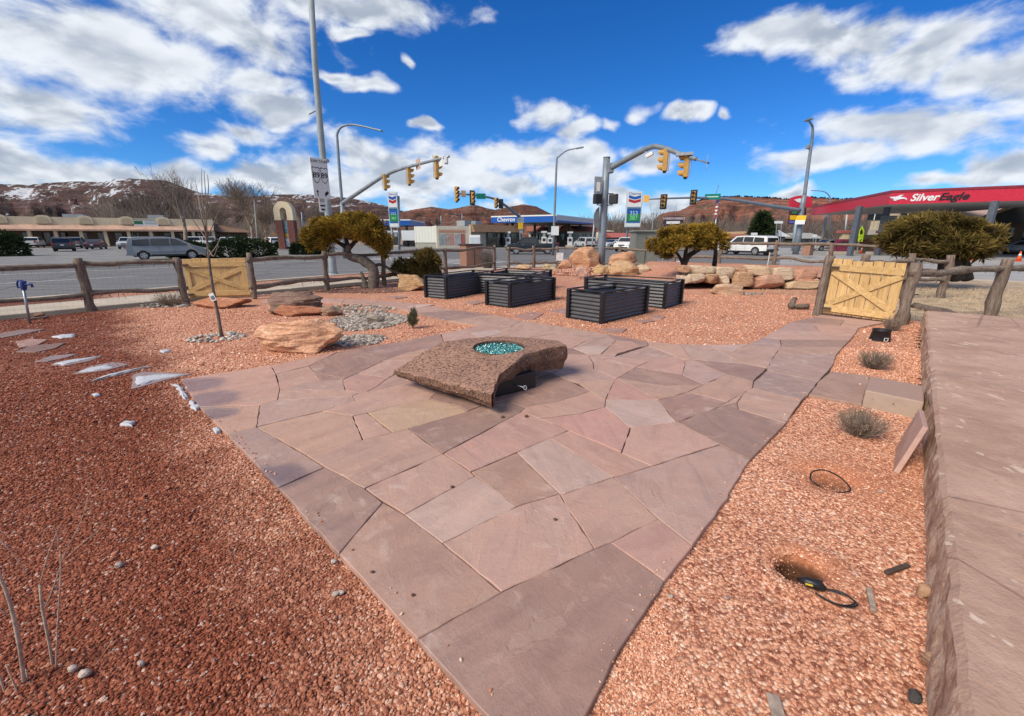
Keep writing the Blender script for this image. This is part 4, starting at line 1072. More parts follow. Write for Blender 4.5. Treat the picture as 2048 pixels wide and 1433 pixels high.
for i, (poly, lb) in enumerate([([(103, 672), (125, 668), (150, 667), (146, 672), (120, 675)], 'small snow remnant by the farthest stepping stones'), ([(238, 847), (250, 840), (270, 841), (262, 850)], 'small lone snow lump in the dark gravel left of the patio'), ([(365, 765), (378, 760), (392, 772), (388, 780), (375, 777)], 'snow lump on the damp patio corner'),
      ([(348, 766), (360, 770), (376, 792), (368, 796), (355, 780)], 'snow fringe along the outside of the patio corner'), ([(378, 800), (386, 798), (400, 812), (392, 818), (380, 812)], 'second snow fringe lower along the patio edge'), ([(318, 700), (335, 697), (342, 700), (326, 704)], 'snow crumb in front of the young tree'), ([(182, 787), (195, 784), (200, 788), (188, 791)], 'snow crumb near the second stepping stone'), ([(425, 855), (433, 852), (440, 860), (432, 864)], 'last snow crumb by the patio edge')]):
    snow(lb, poly, 30 + i, -.014, .012)
for i, (poly, lb) in enumerate([([(1028, 631), (1060, 624), (1088, 626), (1068, 638), (1040, 637)], 'flat flagstone in the gravel before the left planters'), ([(1097, 622), (1125, 615), (1150, 619), (1130, 627)], 'flat flagstone between the two groups of planters'), ([(1197, 658), (1225, 655), (1254, 656), (1245, 664), (1215, 664)], 'oval flagstone in the gravel in front of the nearest planter'), ([(1296, 632), (1315, 629), (1332, 632), (1322, 638), (1305, 637)], 'small round flagstone right of the nearest planter'), ([(1270, 640), (1300, 637), (1310, 641), (1285, 645)], 'half-buried flagstone at the foot of the nearest planter'), ([(770, 593), (800, 591), (815, 594), (790, 597)], 'thin flagstone in the gravel above the path'), ([(928, 605), (960, 600), (975, 603), (945, 609)], 'flat flagstone at the foot of the leftmost planter')]):
    tag(flag('loose_flagstone', [G(*q) for q in poly], -.008, .04, None, (.36, .21, .17), 0, prnd), lb, 'flagstone', 'flagstones set in the gravel')
# ------------------------------------------------------------------ vegetation
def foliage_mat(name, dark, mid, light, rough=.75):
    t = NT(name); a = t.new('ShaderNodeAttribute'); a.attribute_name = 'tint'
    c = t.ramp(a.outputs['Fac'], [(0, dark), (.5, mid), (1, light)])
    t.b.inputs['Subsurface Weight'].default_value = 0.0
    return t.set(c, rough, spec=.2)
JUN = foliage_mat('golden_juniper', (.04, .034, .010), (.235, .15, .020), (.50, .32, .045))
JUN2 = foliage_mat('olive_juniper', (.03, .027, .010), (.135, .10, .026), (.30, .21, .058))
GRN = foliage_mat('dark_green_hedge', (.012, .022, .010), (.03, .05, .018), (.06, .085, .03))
BARK = pm('grey_brown_bark', (.155, .125, .105), .95, .45, 12, .9, 50, bdist=.02)
BARKD = pm('dark_juniper_bark', (.045, .034, .028), .95, .4, 14, .9, 40, bdist=.02)
def sprays(parent, name, blobs, n, ln, wd, mat, seed, wind=(0, 0, 0), up=.45, shell=.55, hue=None, clump=0):
    """n feathery tapering sprays spread through ellipsoid blobs (cx,cy,cz,rx,ry,rz,weight), one mesh"""
    r = np.random.default_rng(seed); B = np.array([b[:6] for b in blobs], float)
    if clump:
        rc_ = random.Random(seed); nb = []
        for b in blobs:
            for k in range(clump):
                a, zz = rc_.uniform(0, 6.28), rc_.uniform(-.55, 1); q = math.sqrt(max(0, 1 - zz * zz)); s = rc_.uniform(.15, .48)
                nb.append((b[0] + math.cos(a) * q * b[3] * rc_.uniform(.6, 1.02), b[1] + math.sin(a) * q * b[4] * .85, b[2] + zz * b[5] * rc_.uniform(.6, 1.0), b[3] * s * 1.25, b[4] * s * 1.2, b[5] * s * .85 + .03))
        blobs = nb; B = np.array(blobs)
    wt = np.array([b[3] * b[4] * b[5] * (b[6] if len(b) > 6 else 1) for b in blobs]) ** .67; wt /= wt.sum()
    k = r.choice(len(B), n, p=wt)
    d = r.normal(size=(n, 3)); d /= np.linalg.norm(d, axis=1, keepdims=True)
    rad = shell + (1 - shell) * r.random(n) ** .6
    base = B[k, :3] + d * B[k, 3:6] * rad[:, None]
    # lumpy outline
    lump = np.array([mnoise.noise(Vector(q) * 2.6) for q in base.tolist()])
    base += d * B[k, 3:6] * (lump * (.28 if not clump else .6))[:, None]
    dirv = d * np.array([1, 1, .8]) + np.array([0, 0, up]) + np.array(wind) + r.normal(size=(n, 3)) * .42
    dirv /= np.linalg.norm(dirv, axis=1, keepdims=True)
    L = ln * r.uniform(.55, 1.35, n)[:, None]
    side = np.cross(dirv, r.normal(size=(n, 3))); side /= np.linalg.norm(side, axis=1, keepdims=True)
    s2 = np.cross(dirv, side); w = wd * r.uniform(.6, 1.3, n)[:, None]
    mid = base + dirv * L * .45; tip = base + dirv * L + np.array([0, 0, -.15]) * L
    V = np.stack([base, mid + side * w, tip, mid - side * w, mid + s2 * w * .8, mid - s2 * w * .8], 1).reshape(-1, 3)
    i0 = np.arange(n)[:, None] * 6
    F = np.concatenate([i0 + np.array([[0, 1, 2, 3]]), i0 + np.array([[0, 4, 2, 5]])], 0)
    me = bpy.data.meshes.new(name); off = OFF.get(parent, Vector((0, 0, 0)))
    me.from_pydata((V - np.array(off)).tolist(), [], F.tolist())
    hgt = (base[:, 2] - B[:, 2].min()) / max(.01, (B[:, 2] + B[:, 5]).max() - B[:, 2].min())
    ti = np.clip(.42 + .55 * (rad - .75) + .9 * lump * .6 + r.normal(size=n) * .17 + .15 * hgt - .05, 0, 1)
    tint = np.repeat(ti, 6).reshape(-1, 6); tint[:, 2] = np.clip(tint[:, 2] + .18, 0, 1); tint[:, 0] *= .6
    a = me.attributes.new('tint', 'FLOAT', 'POINT'); a.data.foreach_set('value', tint.ravel().astype(np.float32))
    me.materials.append(mat); o = bpy.data.objects.new(name, me); COL.objects.link(o)
    if parent: o.parent = parent
    OFF[o] = off; return o
def limb(mb, pts, r0, r1, n=8):
    k = len(pts) - 1
    sm = []
    for i in range(k):
        a, b = Vector(pts[i]), Vector(pts[i + 1])
        for j in range(3): sm.append(a.lerp(b, j / 3))
    sm.append(Vector(pts[-1]))
    for it in range(2):
        sm = [sm[0]] + [(sm[i - 1] + sm[i] * 2 + sm[i + 1]) / 4 for i in range(1, len(sm) - 1)] + [sm[-1]]
    q = len(sm) - 1
    mb.tube(sm, [(r0 + (r1 - r0) * i / q) * (1 + .18 * mnoise.noise((i * 1.3, r0 * 50, 0))) for i in range(q + 1)], n)
# leaning golden juniper by the left street light
def PX(x, y, Y): return YP(x, y, Y)
Yj = 14.6
jt = thing('juniper_tree', 'golden juniper with a twisted leaning trunk below the tall street pole', 'tree', G(745, 578, -.05))
def jp(x, y, dy=0.0): return YP(x, y, Yj + dy)
mb = MB()
limb(mb, [jp(745, 582), jp(748, 556), jp(748, 538), jp(735, 526), jp(715, 517), jp(699, 515), jp(693, 502), jp(700, 490)], .21, .10)
limb(mb, [jp(733, 580, -.1), jp(728, 560, -.1), jp(722, 544, -.1)], .12, .04); limb(mb, [jp(735, 578), jp(722, 572), jp(714, 568)], .07, .03)
mb.build('trunk', BARK, jt, smooth=True)
mb = MB()
limb(mb, [jp(746, 535), jp(757, 528), jp(772, 533), jp(785, 544), jp(810, 550)], .06, .03); limb(mb, [jp(697, 498), jp(668, 480), jp(640, 465)], .09, .03)
limb(mb, [jp(697, 498), jp(715, 478), jp(740, 465)], .09, .03); limb(mb, [jp(697, 498), jp(690, 470), jp(688, 448)], .09, .03)
mb.build('branch', BARKD, jt, smooth=True)
def crown_px(lst, Y):
    out = []
    for x, y, rx, ry, dy in lst:
        c = YP(x, y, Y + dy); k = (Y + dy) / FPX
        out.append((c.x, c.y, c.z, rx * k, min(rx, ry * 1.9) * k * .8, ry * k))
    return out
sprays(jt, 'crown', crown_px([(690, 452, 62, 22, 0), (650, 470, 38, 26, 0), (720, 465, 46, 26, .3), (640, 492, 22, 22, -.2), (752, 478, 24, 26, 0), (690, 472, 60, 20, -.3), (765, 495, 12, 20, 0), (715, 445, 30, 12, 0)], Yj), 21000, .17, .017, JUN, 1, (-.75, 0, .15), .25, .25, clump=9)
# small golden juniper bush
jb = thing('juniper_bush', 'small golden juniper bush behind the tan boulder', 'bush', G(845, 578, -.05))
mb = MB(); limb(mb, [G(862, 575), YP(858, 545, 15.6), YP(850, 530, 15.6)], .05, .02); mb.build('stem', BARKD, jb, smooth=True)
sprays(jb, 'foliage', crown_px([(850, 522, 26, 18, 0), (822, 536, 24, 16, 0), (866, 540, 20, 22, 0), (840, 545, 26, 14, 0), (800, 540, 12, 7, 0), (870, 555, 12, 14, 0)], 15.5), 11000, .16, .017, JUN2, 2, (-.5, 0, .2), .3, .25, clump=14)
# round juniper on the terrace
Yr = 16.2
jr = thing('juniper_tree', 'round-crowned juniper with dark forked trunk above the retaining wall', 'tree', YP(1368, 552, Yr))
mb = MB(); q = lambda x, y, dy=0: YP(x, y, Yr + dy)
limb(mb, [q(1367, 560), q(1366, 535), q(1372, 516), q(1388, 505), q(1405, 495)], .16, .07); limb(mb, [q(1367, 530), q(1358, 512), q(1350, 503)], .07, .04); limb(mb, [q(1369, 522), q(1371, 505), q(1375, 490)], .09, .05); limb(mb, [q(1428, 535, .8), q(1432, 505, .8), q(1430, 480, .8)], .1, .06)
mb.build('trunk', BARKD, jr, smooth=True)
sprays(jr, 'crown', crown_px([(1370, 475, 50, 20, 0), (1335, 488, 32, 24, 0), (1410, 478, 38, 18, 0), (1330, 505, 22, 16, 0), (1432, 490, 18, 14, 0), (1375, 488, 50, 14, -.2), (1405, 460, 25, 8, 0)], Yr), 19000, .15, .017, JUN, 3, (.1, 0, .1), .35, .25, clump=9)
# wide windswept juniper beyond the right gate
Yw = 14.5
jw = thing('juniper_tree', 'wide windswept brown-green juniper in front of the petrol station', 'tree', YP(1880, 520, Yw) * 1.0)
q = lambda x, y, dy=0: YP(x, y, Yw + dy)
mb = MB(); limb(mb, [q(1915, 560), q(1912, 530), q(1900, 505), q(1880, 490)], .2, .12); limb(mb, [q(1935, 560), q(1930, 525), q(1920, 500)], .16, .1); limb(mb, [q(1880, 560), q(1886, 530), q(1880, 500)], .12, .1); mb.build('trunk', BARKD, jw, smooth=True)
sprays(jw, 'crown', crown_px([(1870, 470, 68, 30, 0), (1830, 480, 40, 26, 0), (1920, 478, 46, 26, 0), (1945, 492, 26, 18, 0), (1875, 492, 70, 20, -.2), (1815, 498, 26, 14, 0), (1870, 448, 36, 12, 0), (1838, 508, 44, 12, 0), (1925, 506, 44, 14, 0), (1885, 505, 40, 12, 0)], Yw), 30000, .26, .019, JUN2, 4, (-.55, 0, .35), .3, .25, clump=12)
# clipped dark hedges beside the car park
for i, (lb, x0, x1, y0, y1) in enumerate([('dark shrub at the far left edge of the car park', -30, 34, 462, 512), ('dark green mound hedge behind the left gate post', 346, 416, 486, 515), ('broad dark green mound hedge above the cedar gate', 425, 543, 478, 515), ('dark mound hedge at the foot of the arched sign', 553, 597, 480, 497), ('olive mound hedge right of the arched sign, beside the juniper', 584, 640, 484, 509)]):
    Y = G(500, y1 - 2).y; a, b = YP(x0, y1, Y), YP(x1, y0, Y)
    hb = thing('mound_hedge', lb, 'hedge', (a.x / 2 + b.x / 2, Y, -.1), 'clipped mounds by the far kerb')
    w = b.x - a.x; h = b.z + .1
    mb = MB(); mb.tube([((a.x + b.x) / 2, Y + .3, -.12), ((a.x + b.x) / 2, Y + .3, h * .5)], .06, 6); mb.build('stem', BARKD, hb)
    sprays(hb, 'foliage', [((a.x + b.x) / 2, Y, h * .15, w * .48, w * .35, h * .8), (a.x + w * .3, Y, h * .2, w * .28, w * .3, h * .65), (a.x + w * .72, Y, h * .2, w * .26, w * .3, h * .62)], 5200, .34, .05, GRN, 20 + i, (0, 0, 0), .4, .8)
# conifer far right of centre
cf = thing('conifer', 'dark green conifer behind the white sport utility vehicle', 'tree', YP(1525, 475, 95))
MB().tube([YP(1525, 480, 95), YP(1525, 440, 95)], .3, 8).build('trunk', BARKD, cf)
sprays(cf, 'crown', crown_px([(1525, 462, 18, 12, 0), (1526, 448, 13, 12, 0), (1524, 437, 7, 9, 0)], 95), 3000, 1.3, .16, GRN, 30, (0, 0, 0), .2, .3)

def bare_tree(label, base, height, seed, spread=.55, levels=5, mat=BARK, r0=None, group=None, name='bare_tree', cat='tree', twigs=3):
    rd = random.Random(seed); th = thing(name, label, cat, base, group); trunk, crown = MB(), MB()
    r0 = r0 or height * .022
    def grow(p, d, L, r, lev):
        pts = [p]; dd = d.copy(); n = 3
        for k in range(n):
            dd = (dd + Vector((rd.gauss(0, .12), rd.gauss(0, .12), .05))).normalized(); pts.append(pts[-1] + dd * L / n)
        (trunk if lev == 0 else crown).tube(pts, [max(.012, e_) for e_ in (r, r * .86, r * .74, r * .6)], 6 if lev < 2 else 3, lev < 2)
        if lev >= levels: return
        nb = twigs + (1 if lev in (1, 2) else 0)
        for k in range(nb):
            f = rd.uniform(.45, 1.0) if k else 1.0; q = pts[min(n, int(f * n + .5))]
            ax = Vector((rd.gauss(0, 1), rd.gauss(0, 1), rd.gauss(0, .35))).normalized()
            nd = (dd + ax * spread * rd.uniform(.7, 1.3) + Vector((0, 0, .12))).normalized()
            grow(q, nd, L * rd.uniform(.62, .86), r * .52, lev + 1)
    grow(Vector(base), Vector((rd.uniform(-.08, .08), 0, 1)).normalized(), height * .27, r0, 0)
    trunk.build('trunk', mat, th, smooth=True); crown.build('crown', mat, th)
    return th
TW = pm('pale_winter_twig', (.27, .20, .15), .95, .3, 3)
TW2 = pm('grey_winter_twig', (.145, .115, .098), .95, .3, 3)
TREES = [('tall bare tree behind the left gate, leaning left', 372, 482, 68, 15.0, .36, TW), ('bare tree with spreading pale crown above the white trucks', 505, 482, 62, 12.0, .66, TW), ('bare tree left of the arched sign', 530, 480, 70, 9.5, .6, TW), ('bare tree over the strip-mall roof at far left', 22, 460, 120, 16, .6, TW2), ('bare tree above the middle of the strip-mall roof', 88, 460, 125, 15, .6, TW2),
         ('bushy bare tree behind the strip mall sign', 285, 468, 118, 17, .7, TW2), ('bushy bare tree at the right end of the strip mall', 335, 470, 112, 19, .7, TW2), ('bare tree right of the strip mall end', 440, 474, 105, 14, .65, TW), ('bare tree just right of the arched sign', 622, 478, 95, 11, .65, TW2)]
for i, (lb, x, y, Y, h, sp, m) in enumerate(TREES):
    b = YP(x, y, Y); b.z = -.1
    bare_tree(lb, b, h, 40 + i, sp, 5, m, group='bare trees beyond the car park', twigs=3 if i in (0, 3, 4) else 4)
# far brush: a mass of twiggy wood nobody could count
def brush(name, label, spans, n, seed, mat):
    r = np.random.default_rng(seed); mb_v, mb_f = [], []
    for k in range(n):
        x0, x1, Y0, Y1, h = spans[r.integers(len(spans))]
        x = r.uniform(x0, x1); Y = r.uniform(Y0, Y1); b = YP(x, 474, Y); H = h * r.uniform(.5, 1.1)
        for s in range(7):
            a = r.normal(size=3) * np.array([.28, .2, 0]) * H; p0 = np.array([b.x, Y, 0]) + np.array([a[0] * .2, 0, H * r.uniform(0, .4)]); p1 = p0 + np.array([a[0], a[1], H * r.uniform(.35, .75)]); w = .0022 * Y * .35
            i = len(mb_v); mb_v += [(p0[0] - w, p0[1], p0[2]), (p0[0] + w, p0[1], p0[2]), (p1[0], p1[1], p1[2])]; mb_f.append((i, i + 1, i + 2))
    me = bpy.data.meshes.new(name); me.from_pydata(mb_v, [], mb_f); me.materials.append(mat)
    o = bpy.data.objects.new(name, me); COL.objects.link(o); return tag(o, label, 'woodland', kind='stuff')
brush('far_woodland', 'grey-brown winter woodland at the foot of the hills', [(-60, 330, 140, 260, 8), (215, 440, 108, 150, 13), (250, 620, 130, 300, 10), (-60, 330, 112, 140, 7), (600, 900, 220, 400, 8), (1150, 1340, 200, 420, 14), (1300, 1760, 150, 330, 13)], 7000, 9, TW2)
# ------------------------------------------------------------------ young staked tree with cobble ring
base = G(444, 674, -.03)
yt = thing('young_tree', 'young bare tree with a white tag standing in a ring of pale cobbles', 'tree', base)
Yt = base.y; q = lambda x, y: YP(x, y, Yt)
mb = MB(); limb(mb, [q(444, 676), q(436, 630), q(427, 585), q(420, 540), q(417, 505), q(413, 470)], .030, .014); mb.build('trunk', BARK, yt, smooth=True)
mb = MB(); rd = random.Random(8)
for (a, b, c) in [((415, 488), (405, 440), (394, 385)), ((413, 470), (404, 400), (403, 338)), ((414, 475), (412, 400), (408, 342)), ((413, 480), (397, 455), (385, 440)), ((414, 478), (430, 440), (443, 412)), ((417, 515), (390, 500), (375, 490)), ((418, 512), (432, 495), (440, 478)), ((413, 465), (396, 420), (392, 400)), ((418, 500), (428, 520), (437, 485)), ((407, 430), (398, 400), (390, 360)), ((411, 430), (418, 380), (415, 350))]:
    d1, d2 = rd.uniform(-.3, .3), rd.uniform(-.5, .5)
    limb(mb, [YP(*a, Yt), YP(*b, Yt + d1), YP(*c, Yt + d2)], .010, .0035, 5)
mb.build('branch', pm('young_bark', (.21, .175, .15), .9, .3, 20), yt, smooth=True)
tg = MB(); a = q(428, 594); tg.box(a + Vector((.0, -.04, 0)), (.09, .004, .13), R(12), M=Matrix.Rotation(R(-18), 3, 'Y')); tgo = tg.build('tag', WHITE, yt)
MB().box(a + Vector((.005, -.046, -.01)), (.06, .002, .06), M=Matrix.Rotation(R(-18), 3, 'Y')).build('tag_print', pm('tag_print', (.15, .15, .16), .6), tgo)
COBL = []
rd = random.Random(12); cmesh = [rock_mesh(300 + k, 1, .8, .6, 3, .1, 2) for k in range(5)]
t = NT('pale_cobble'); oi = t.new('ShaderNodeObjectInfo')
PCOB = t.set(t.mix(t.step(t.noise(t.obj(), 2, 4), .4, .7, 0, .4), t.ramp(oi.outputs['Random'], [(0, (.16, .13, .115)), (.5, (.38, .33, .28)), (1, (.58, .53, .46))]), (.25, .2, .17, 1)), .75)
for m in cmesh: m.materials.append(PCOB); m.polygons.foreach_set('use_smooth', [True] * len(m.polygons))
for k in range(90):
    a, rr = rd.uniform(0, 6.28), .08 + .30 * math.sqrt(rd.random()); s = rd.uniform(.026, .052)
    o = bpy.data.objects.new('cobble', cmesh[k % 5]); COL.objects.link(o)
    o.location = (base.x + math.cos(a) * rr * 1.15, base.y - .1 + math.sin(a) * rr, -.03); o.scale = (s, s * rd.uniform(.8, 1), s * .8); o.rotation_euler.z = rd.uniform(0, 6)
    tag(o, 'pale rounded cobble in the ring around the young tree', 'cobble', 'cobbles round the young tree')
# ------------------------------------------------------------------ low shrubs
def twig_shrub(name, label, base, n, h, spread, mat, seed, r=.003, cat='shrub', fork=2, part='stems'):
    rd = random.Random(seed); th = thing(name, label, cat, base); mb = MB()
    for k in range(n):
        a = rd.uniform(0, 6.28); s = rd.random() ** .6 * spread; H = h * rd.uniform(.6, 1.08)
        p0 = Vector(base) + Vector((math.cos(a) * s * .25, math.sin(a) * s * .25, 0)); p2 = Vector(base) + Vector((math.cos(a) * s, math.sin(a) * s, H * (1 - .35 * (s / spread) ** 2)))
        p1 = p0.lerp(p2, .5) + Vector((rd.gauss(0, .02), rd.gauss(0, .02), .03 * h))
        mb.tube([p0, p1, p2], [r, r * .8, r * .4], 3, False)
        for f in range(fork):
            c = p1.lerp(p2, rd.random()); e = c + Vector((rd.gauss(0, .35), rd.gauss(0, .35), rd.uniform(.2, .9))) * h * .28; mb.tube([c, e], [r * .6, r * .3], 3, False)
    mb.build(part, mat, th); return th
LAV = pm('grey_lavender_stem', (.20, .155, .12), .95, .4, 30)
s1 = twig_shrub('lavender_shrub', 'dry grey lavender shrub in front of the concrete step', G(1715, 872, -.03), 230, .25, .21, LAV, 1)
s2 = twig_shrub('lavender_shrub', 'dry grey lavender shrub behind the concrete step', G(1748, 738, -.03), 230, .26, .23, LAV, 2)
twig_shrub('dead_shrub', 'small dead shrub behind the black bucket', G(1783, 662, -.03), 160, .28, .2, LAV, 3)
twig_shrub('dead_shrub', 'dead grass tuft by the left gate post', G(345, 612, -.03), 150, .35, .45, pm('dead_grass', (.27, .2, .14), .95, .4, 30), 4, .004)
twig_shrub('dead_shrub', 'grey dormant shrub beside the brown litter bin', YP(975, 540, 24.5), 260, 1.25, .55, TW2, 5, .009)
ev = thing('young_evergreen', 'small upright evergreen in the gravel by the stream bed', 'shrub', G(826, 658, -.03))
b = G(826, 658, -.03)
MB().tube([b, b + Vector((0, 0, .3))], .012, 6).build('stem', BARKD, ev)
sprays(ev, 'foliage', [(b.x, b.y, .17, .028, .028, .17), (b.x + .045, b.y, .24, .022, .022, .13), (b.x - .05, b.y, .13, .024, .024, .12), (b.x + .02, b.y, .10, .05, .04, .09)], 1100, .075, .006, foliage_mat('sage_evergreen', (.10, .105, .06), (.22, .22, .13), (.34, .33, .22)), 33, (0, 0, 0), 1.4, .3)
# leafless bush in the near left corner
nb = thing('bare_bush', 'leafless pale bush with arching twigs in the near left corner', 'bush', (-1.75, 1.05, -.03))
TWN = pm('near_twig', (.40, .30, .235), .8, .35, 20, .5, 80)
def npx(x, y, Y): return YP(x, y, Y)
mb = MB()
for pts, r0, r1 in [([(120, 1440, 1.32), (100, 1290, 1.33), (83, 1215, 1.34), (80, 1170, 1.35)], .008, .006), ([(80, 1170, 1.35), (92, 1120, 1.36), (115, 1060, 1.37), (120, 1050, 1.37)], .0035, .002), ([(86, 1225, 1.34), (110, 1170, 1.35), (130, 1100, 1.36), (162, 1050, 1.37), (177, 990, 1.38)], .004, .0012),
                    ([(135, 1115, 1.36), (165, 1085, 1.37), (195, 1065, 1.38), (208, 1048, 1.38)], .0025, .0012), ([(108, 1440, 1.30), (115, 1240, 1.32), (122, 1150, 1.34), (120, 1100, 1.35)], .005, .002), ([(118, 1100, 1.35), (113, 1055, 1.35), (98, 1050, 1.35), (86, 1065, 1.35), (80, 1100, 1.35)], .002, .001),
                    ([(58, 1450, 1.25), (40, 1290, 1.26), (20, 1200, 1.27), (-10, 1130, 1.27)], .011, .007), ([(-10, 1070, 1.26), (30, 1110, 1.27), (60, 1160, 1.28)], .003, .0015), ([(45, 1410, 1.22), (25, 1360, 1.22), (12, 1330, 1.22)], .004, .003), ([(40, 1395, 1.26), (120, 1380, 1.28), (165, 1360, 1.3), (200, 1320, 1.33), (228, 1275, 1.35)], .003, .001), ([(80, 1260, 1.33), (40, 1258, 1.3), (10, 1275, 1.28)], .002, .001), ([(20, 1450, 1.22), (10, 1380, 1.22), (-20, 1300, 1.22)], .006, .004), ([(-15, 1210, 1.22), (8, 1225, 1.23), (20, 1235, 1.24)], .004, .002), ([(75, 1440, 1.3), (62, 1380, 1.28), (52, 1340, 1.27)], .006, .004)]:
    limb(mb, [npx(*q) for q in pts], r0 * .6, r1 * .7, 6)
mb.build('twigs', TWN, nb, smooth=True)
# dry straw-coloured grass beyond the porch
STRAW = pm('dry_straw_ground', (.40, .30, .20), .95, .35, 3, .6, 30)
sheet('dry_ground', STRAW, [(7.9, 8.3), (9.6, 7.0), (18, 6.5), (22, 15.5), (13, 21), (12.5, 13), (8.6, 11.3)], -.045)
r = np.random.default_rng(5); mb_v, mb_f = [], []
for k in range(9000):
    x, y = r.uniform(8.0, 17), r.uniform(7.2, 15); h = r.uniform(.03, .12); w = .006; a = r.uniform(0, 3.14); i = len(mb_v)
    if x < 8.6 and y < 8.6: continue
    mb_v += [(x - w * math.cos(a), y - w * math.sin(a), -.045), (x + w * math.cos(a), y + w * math.sin(a), -.045), (x + r.normal() * .05, y + r.normal() * .05, -.045 + h)]; mb_f.append((i, i + 1, i + 2))
me = bpy.data.meshes.new('dry_grass'); me.from_pydata(mb_v, [], mb_f); me.materials.append(pm('dry_straw', (.46, .36, .24), .9, .3, 4))
o = bpy.data.objects.new('dry_grass', me); COL.objects.link(o); tag(o, 'short dry straw-coloured grass beyond the porch', 'grass', kind='stuff')

# ------------------------------------------------------------------ small things in the garden
bk = thing('black_bucket', 'black plastic bucket standing in the gravel near the right gate', 'bucket', G(1771, 684, -.03))
b = G(1771, 684, -.03) + Vector((0, .12, 0)); RB = .145
mb = MB(); n = 28; rows = []
for z, rr in ((0, RB * 1.0), (.16, RB * .84), (.165, RB * .9), (.185, RB * .9), (.185, RB * .80), (.03, RB * .9)):
    rows.append([len(mb.v) + k for k in range(n)]); mb.v += [(b.x + math.cos(2 * math.pi * k / n) * rr, b.y + math.sin(2 * math.pi * k / n) * rr, b.z + z) for k in range(n)]
for a, c in zip(rows, rows[1:]): mb.f += [(a[k], a[(k + 1) % n], c[(k + 1) % n], c[k]) for k in range(n)]
mb.f.append(tuple(rows[-1])); mb.build('body', BLACK, bk, smooth=True)
f = b + Vector((-.02, -RB * 1.0, .04)); mb = MB()
for dx, dz, sx, sz in ((-.03, 0, .008, .05), (.03, 0, .008, .05), (0, .025, .068, .008), (0, -.025, .068, .008)): mb.box(f + Vector((dx, 0, dz)), (sx, .008, sz))
mb.build('buckle', WHITE, bk)
tp = thing('garden_tap', 'blue hand-pump tap on a thin galvanised post at the left edge', 'tap', G(60, 648, -.03))
b = G(60, 648, -.03); Yb = b.y
MB().tube([b, YP(47, 578, Yb)], .022, 10).build('post', STEEL, tp, smooth=True)
BLUE = pm('blue_enamel', (.02, .045, .20), .4, .2)
mb = MB(); mb.tube([YP(48, 580, Yb), YP(46, 562, Yb)], .045, 10); mb.build('tap_head', BLUE, tp, bevel=.008)
mb = MB(); mb.tube([YP(48, 570, Yb), YP(57, 569, Yb), YP(63, 569, Yb), YP(65, 575, Yb)], [.03, .022, .02, .022], 8); mb.build('spout', BLUE, tp, smooth=True)
mb = MB(); mb.tube([YP(44, 562, Yb), YP(36, 561, Yb), YP(34, 568, Yb), YP(36, 576, Yb), YP(44, 575, Yb)], .016, 7); mb.build('handle', BLUE, tp, smooth=True)
boulder('small brown stone at the foot of the blue tap', 70, 90, 626, 636, (.26, .14, .10), 91, .7, name='small_stone', cat='stone')
tag(MB().beam(G(50, 640, -.01), G(95, 634, -.01), .1, .03).build('timber_offcut', LOG, bevel=.004), 'dark timber offcut lying behind the blue tap', 'timber')
# log lying by the right gate
lg = thing('cut_log', 'short cut log lying in the gravel left of the right gate', 'log', G(1597, 612))
log(MB(), G(1578, 612, .06), G(1616, 613, .05), .065, 950, .01, 10, 6).build('log', LOG, lg, smooth=True)
log(MB(), G(1583, 612, .04), G(1589, 603, .12) + Vector((0, 0, .06)), .07, 951, .01, 9, 4).build('branch_stub', LOG, lg, smooth=True)
# thin stake leaning by the retaining wall
tag(MB().tube([G(1527, 574), YP(1540, 505, 14.9)], .02, 8).build('stake', pm('weathered_stake', (.42, .36, .31), .8, .2, 5), smooth=True), 'thin pale stake leaning in front of the retaining wall', 'stake')
# buried-light holes: cable loops
CAB = pm('black_cable', (.012, .012, .013), .4, .2)
def loop(pts, r, name, label=None, parent=None):
    mb = MB(); n = len(pts); sm = []
    P_ = [Vector(q) for q in pts]
    for i in range(n - 1):
        p0, p1, p2, p3 = P_[max(0, i - 1)], P_[i], P_[i + 1], P_[min(n - 1, i + 2)]
        for k in range(8):
            u = k / 8; sm.append(.5 * ((2 * p1) + (p2 - p0) * u + (2 * p0 - 5 * p1 + 4 * p2 - p3) * u * u + (3 * p1 - p0 - 3 * p2 + p3) * u ** 3))
    sm.append(P_[-1]); mb.tube(sm, r, 6); o = mb.build(name, CAB, parent, smooth=True)
    return tag(o, label, 'cable') if label else o
loop([G(*q) for q in ((1640, 973, -.035), (1622, 960, -.01), (1625, 944, .01), (1650, 941, .02), (1680, 955, .02), (1700, 976, -.01), (1695, 984, -.02), (1672, 985, -.03))], .005, 'cable_loop', 'black cable loop half buried in the upper gravel hollow')
lf_ = thing('buried_light', 'black garden light with coiled cable pulled out of the lower gravel hole', 'garden light', G(1625, 1168, -.02))
b = G(1622, 1172, -.005); mb = MB()
mb.tube([G(1595, 1158, .0), G(1612, 1163, .015), G(1640, 1172, .01), G(1650, 1180, .0)], [.008, .022, .026, .012], 10); mb.build('body', BLACK, lf_, smooth=True)
MB().box(G(1618, 1170, .036), (.03, .008, .004), R(-25)).build('sticker', pm('yellow_sticker', (.65, .5, .04), .5), lf_)
loop([G(*q) for q in ((1645, 1178, 0), (1680, 1184, .01), (1706, 1200, .01), (1714, 1211, 0), (1695, 1214, -.01), (1660, 1204, -.01), (1630, 1186, 0))], .0045, 'cable', parent=lf_)
loop([G(*q) for q in ((1640, 1176, 0), (1690, 1190, .008), (1710, 1207, .008), (1680, 1210, 0), (1640, 1192, 0))], .004, 'cable', parent=lf_)
SPL = pm('grey_split_wood', (.33, .26, .21), .9, .3, 20, .6, 60); SPD = pm('dark_split_wood', (.075, .05, .04), .9, .3, 20, .6, 60)
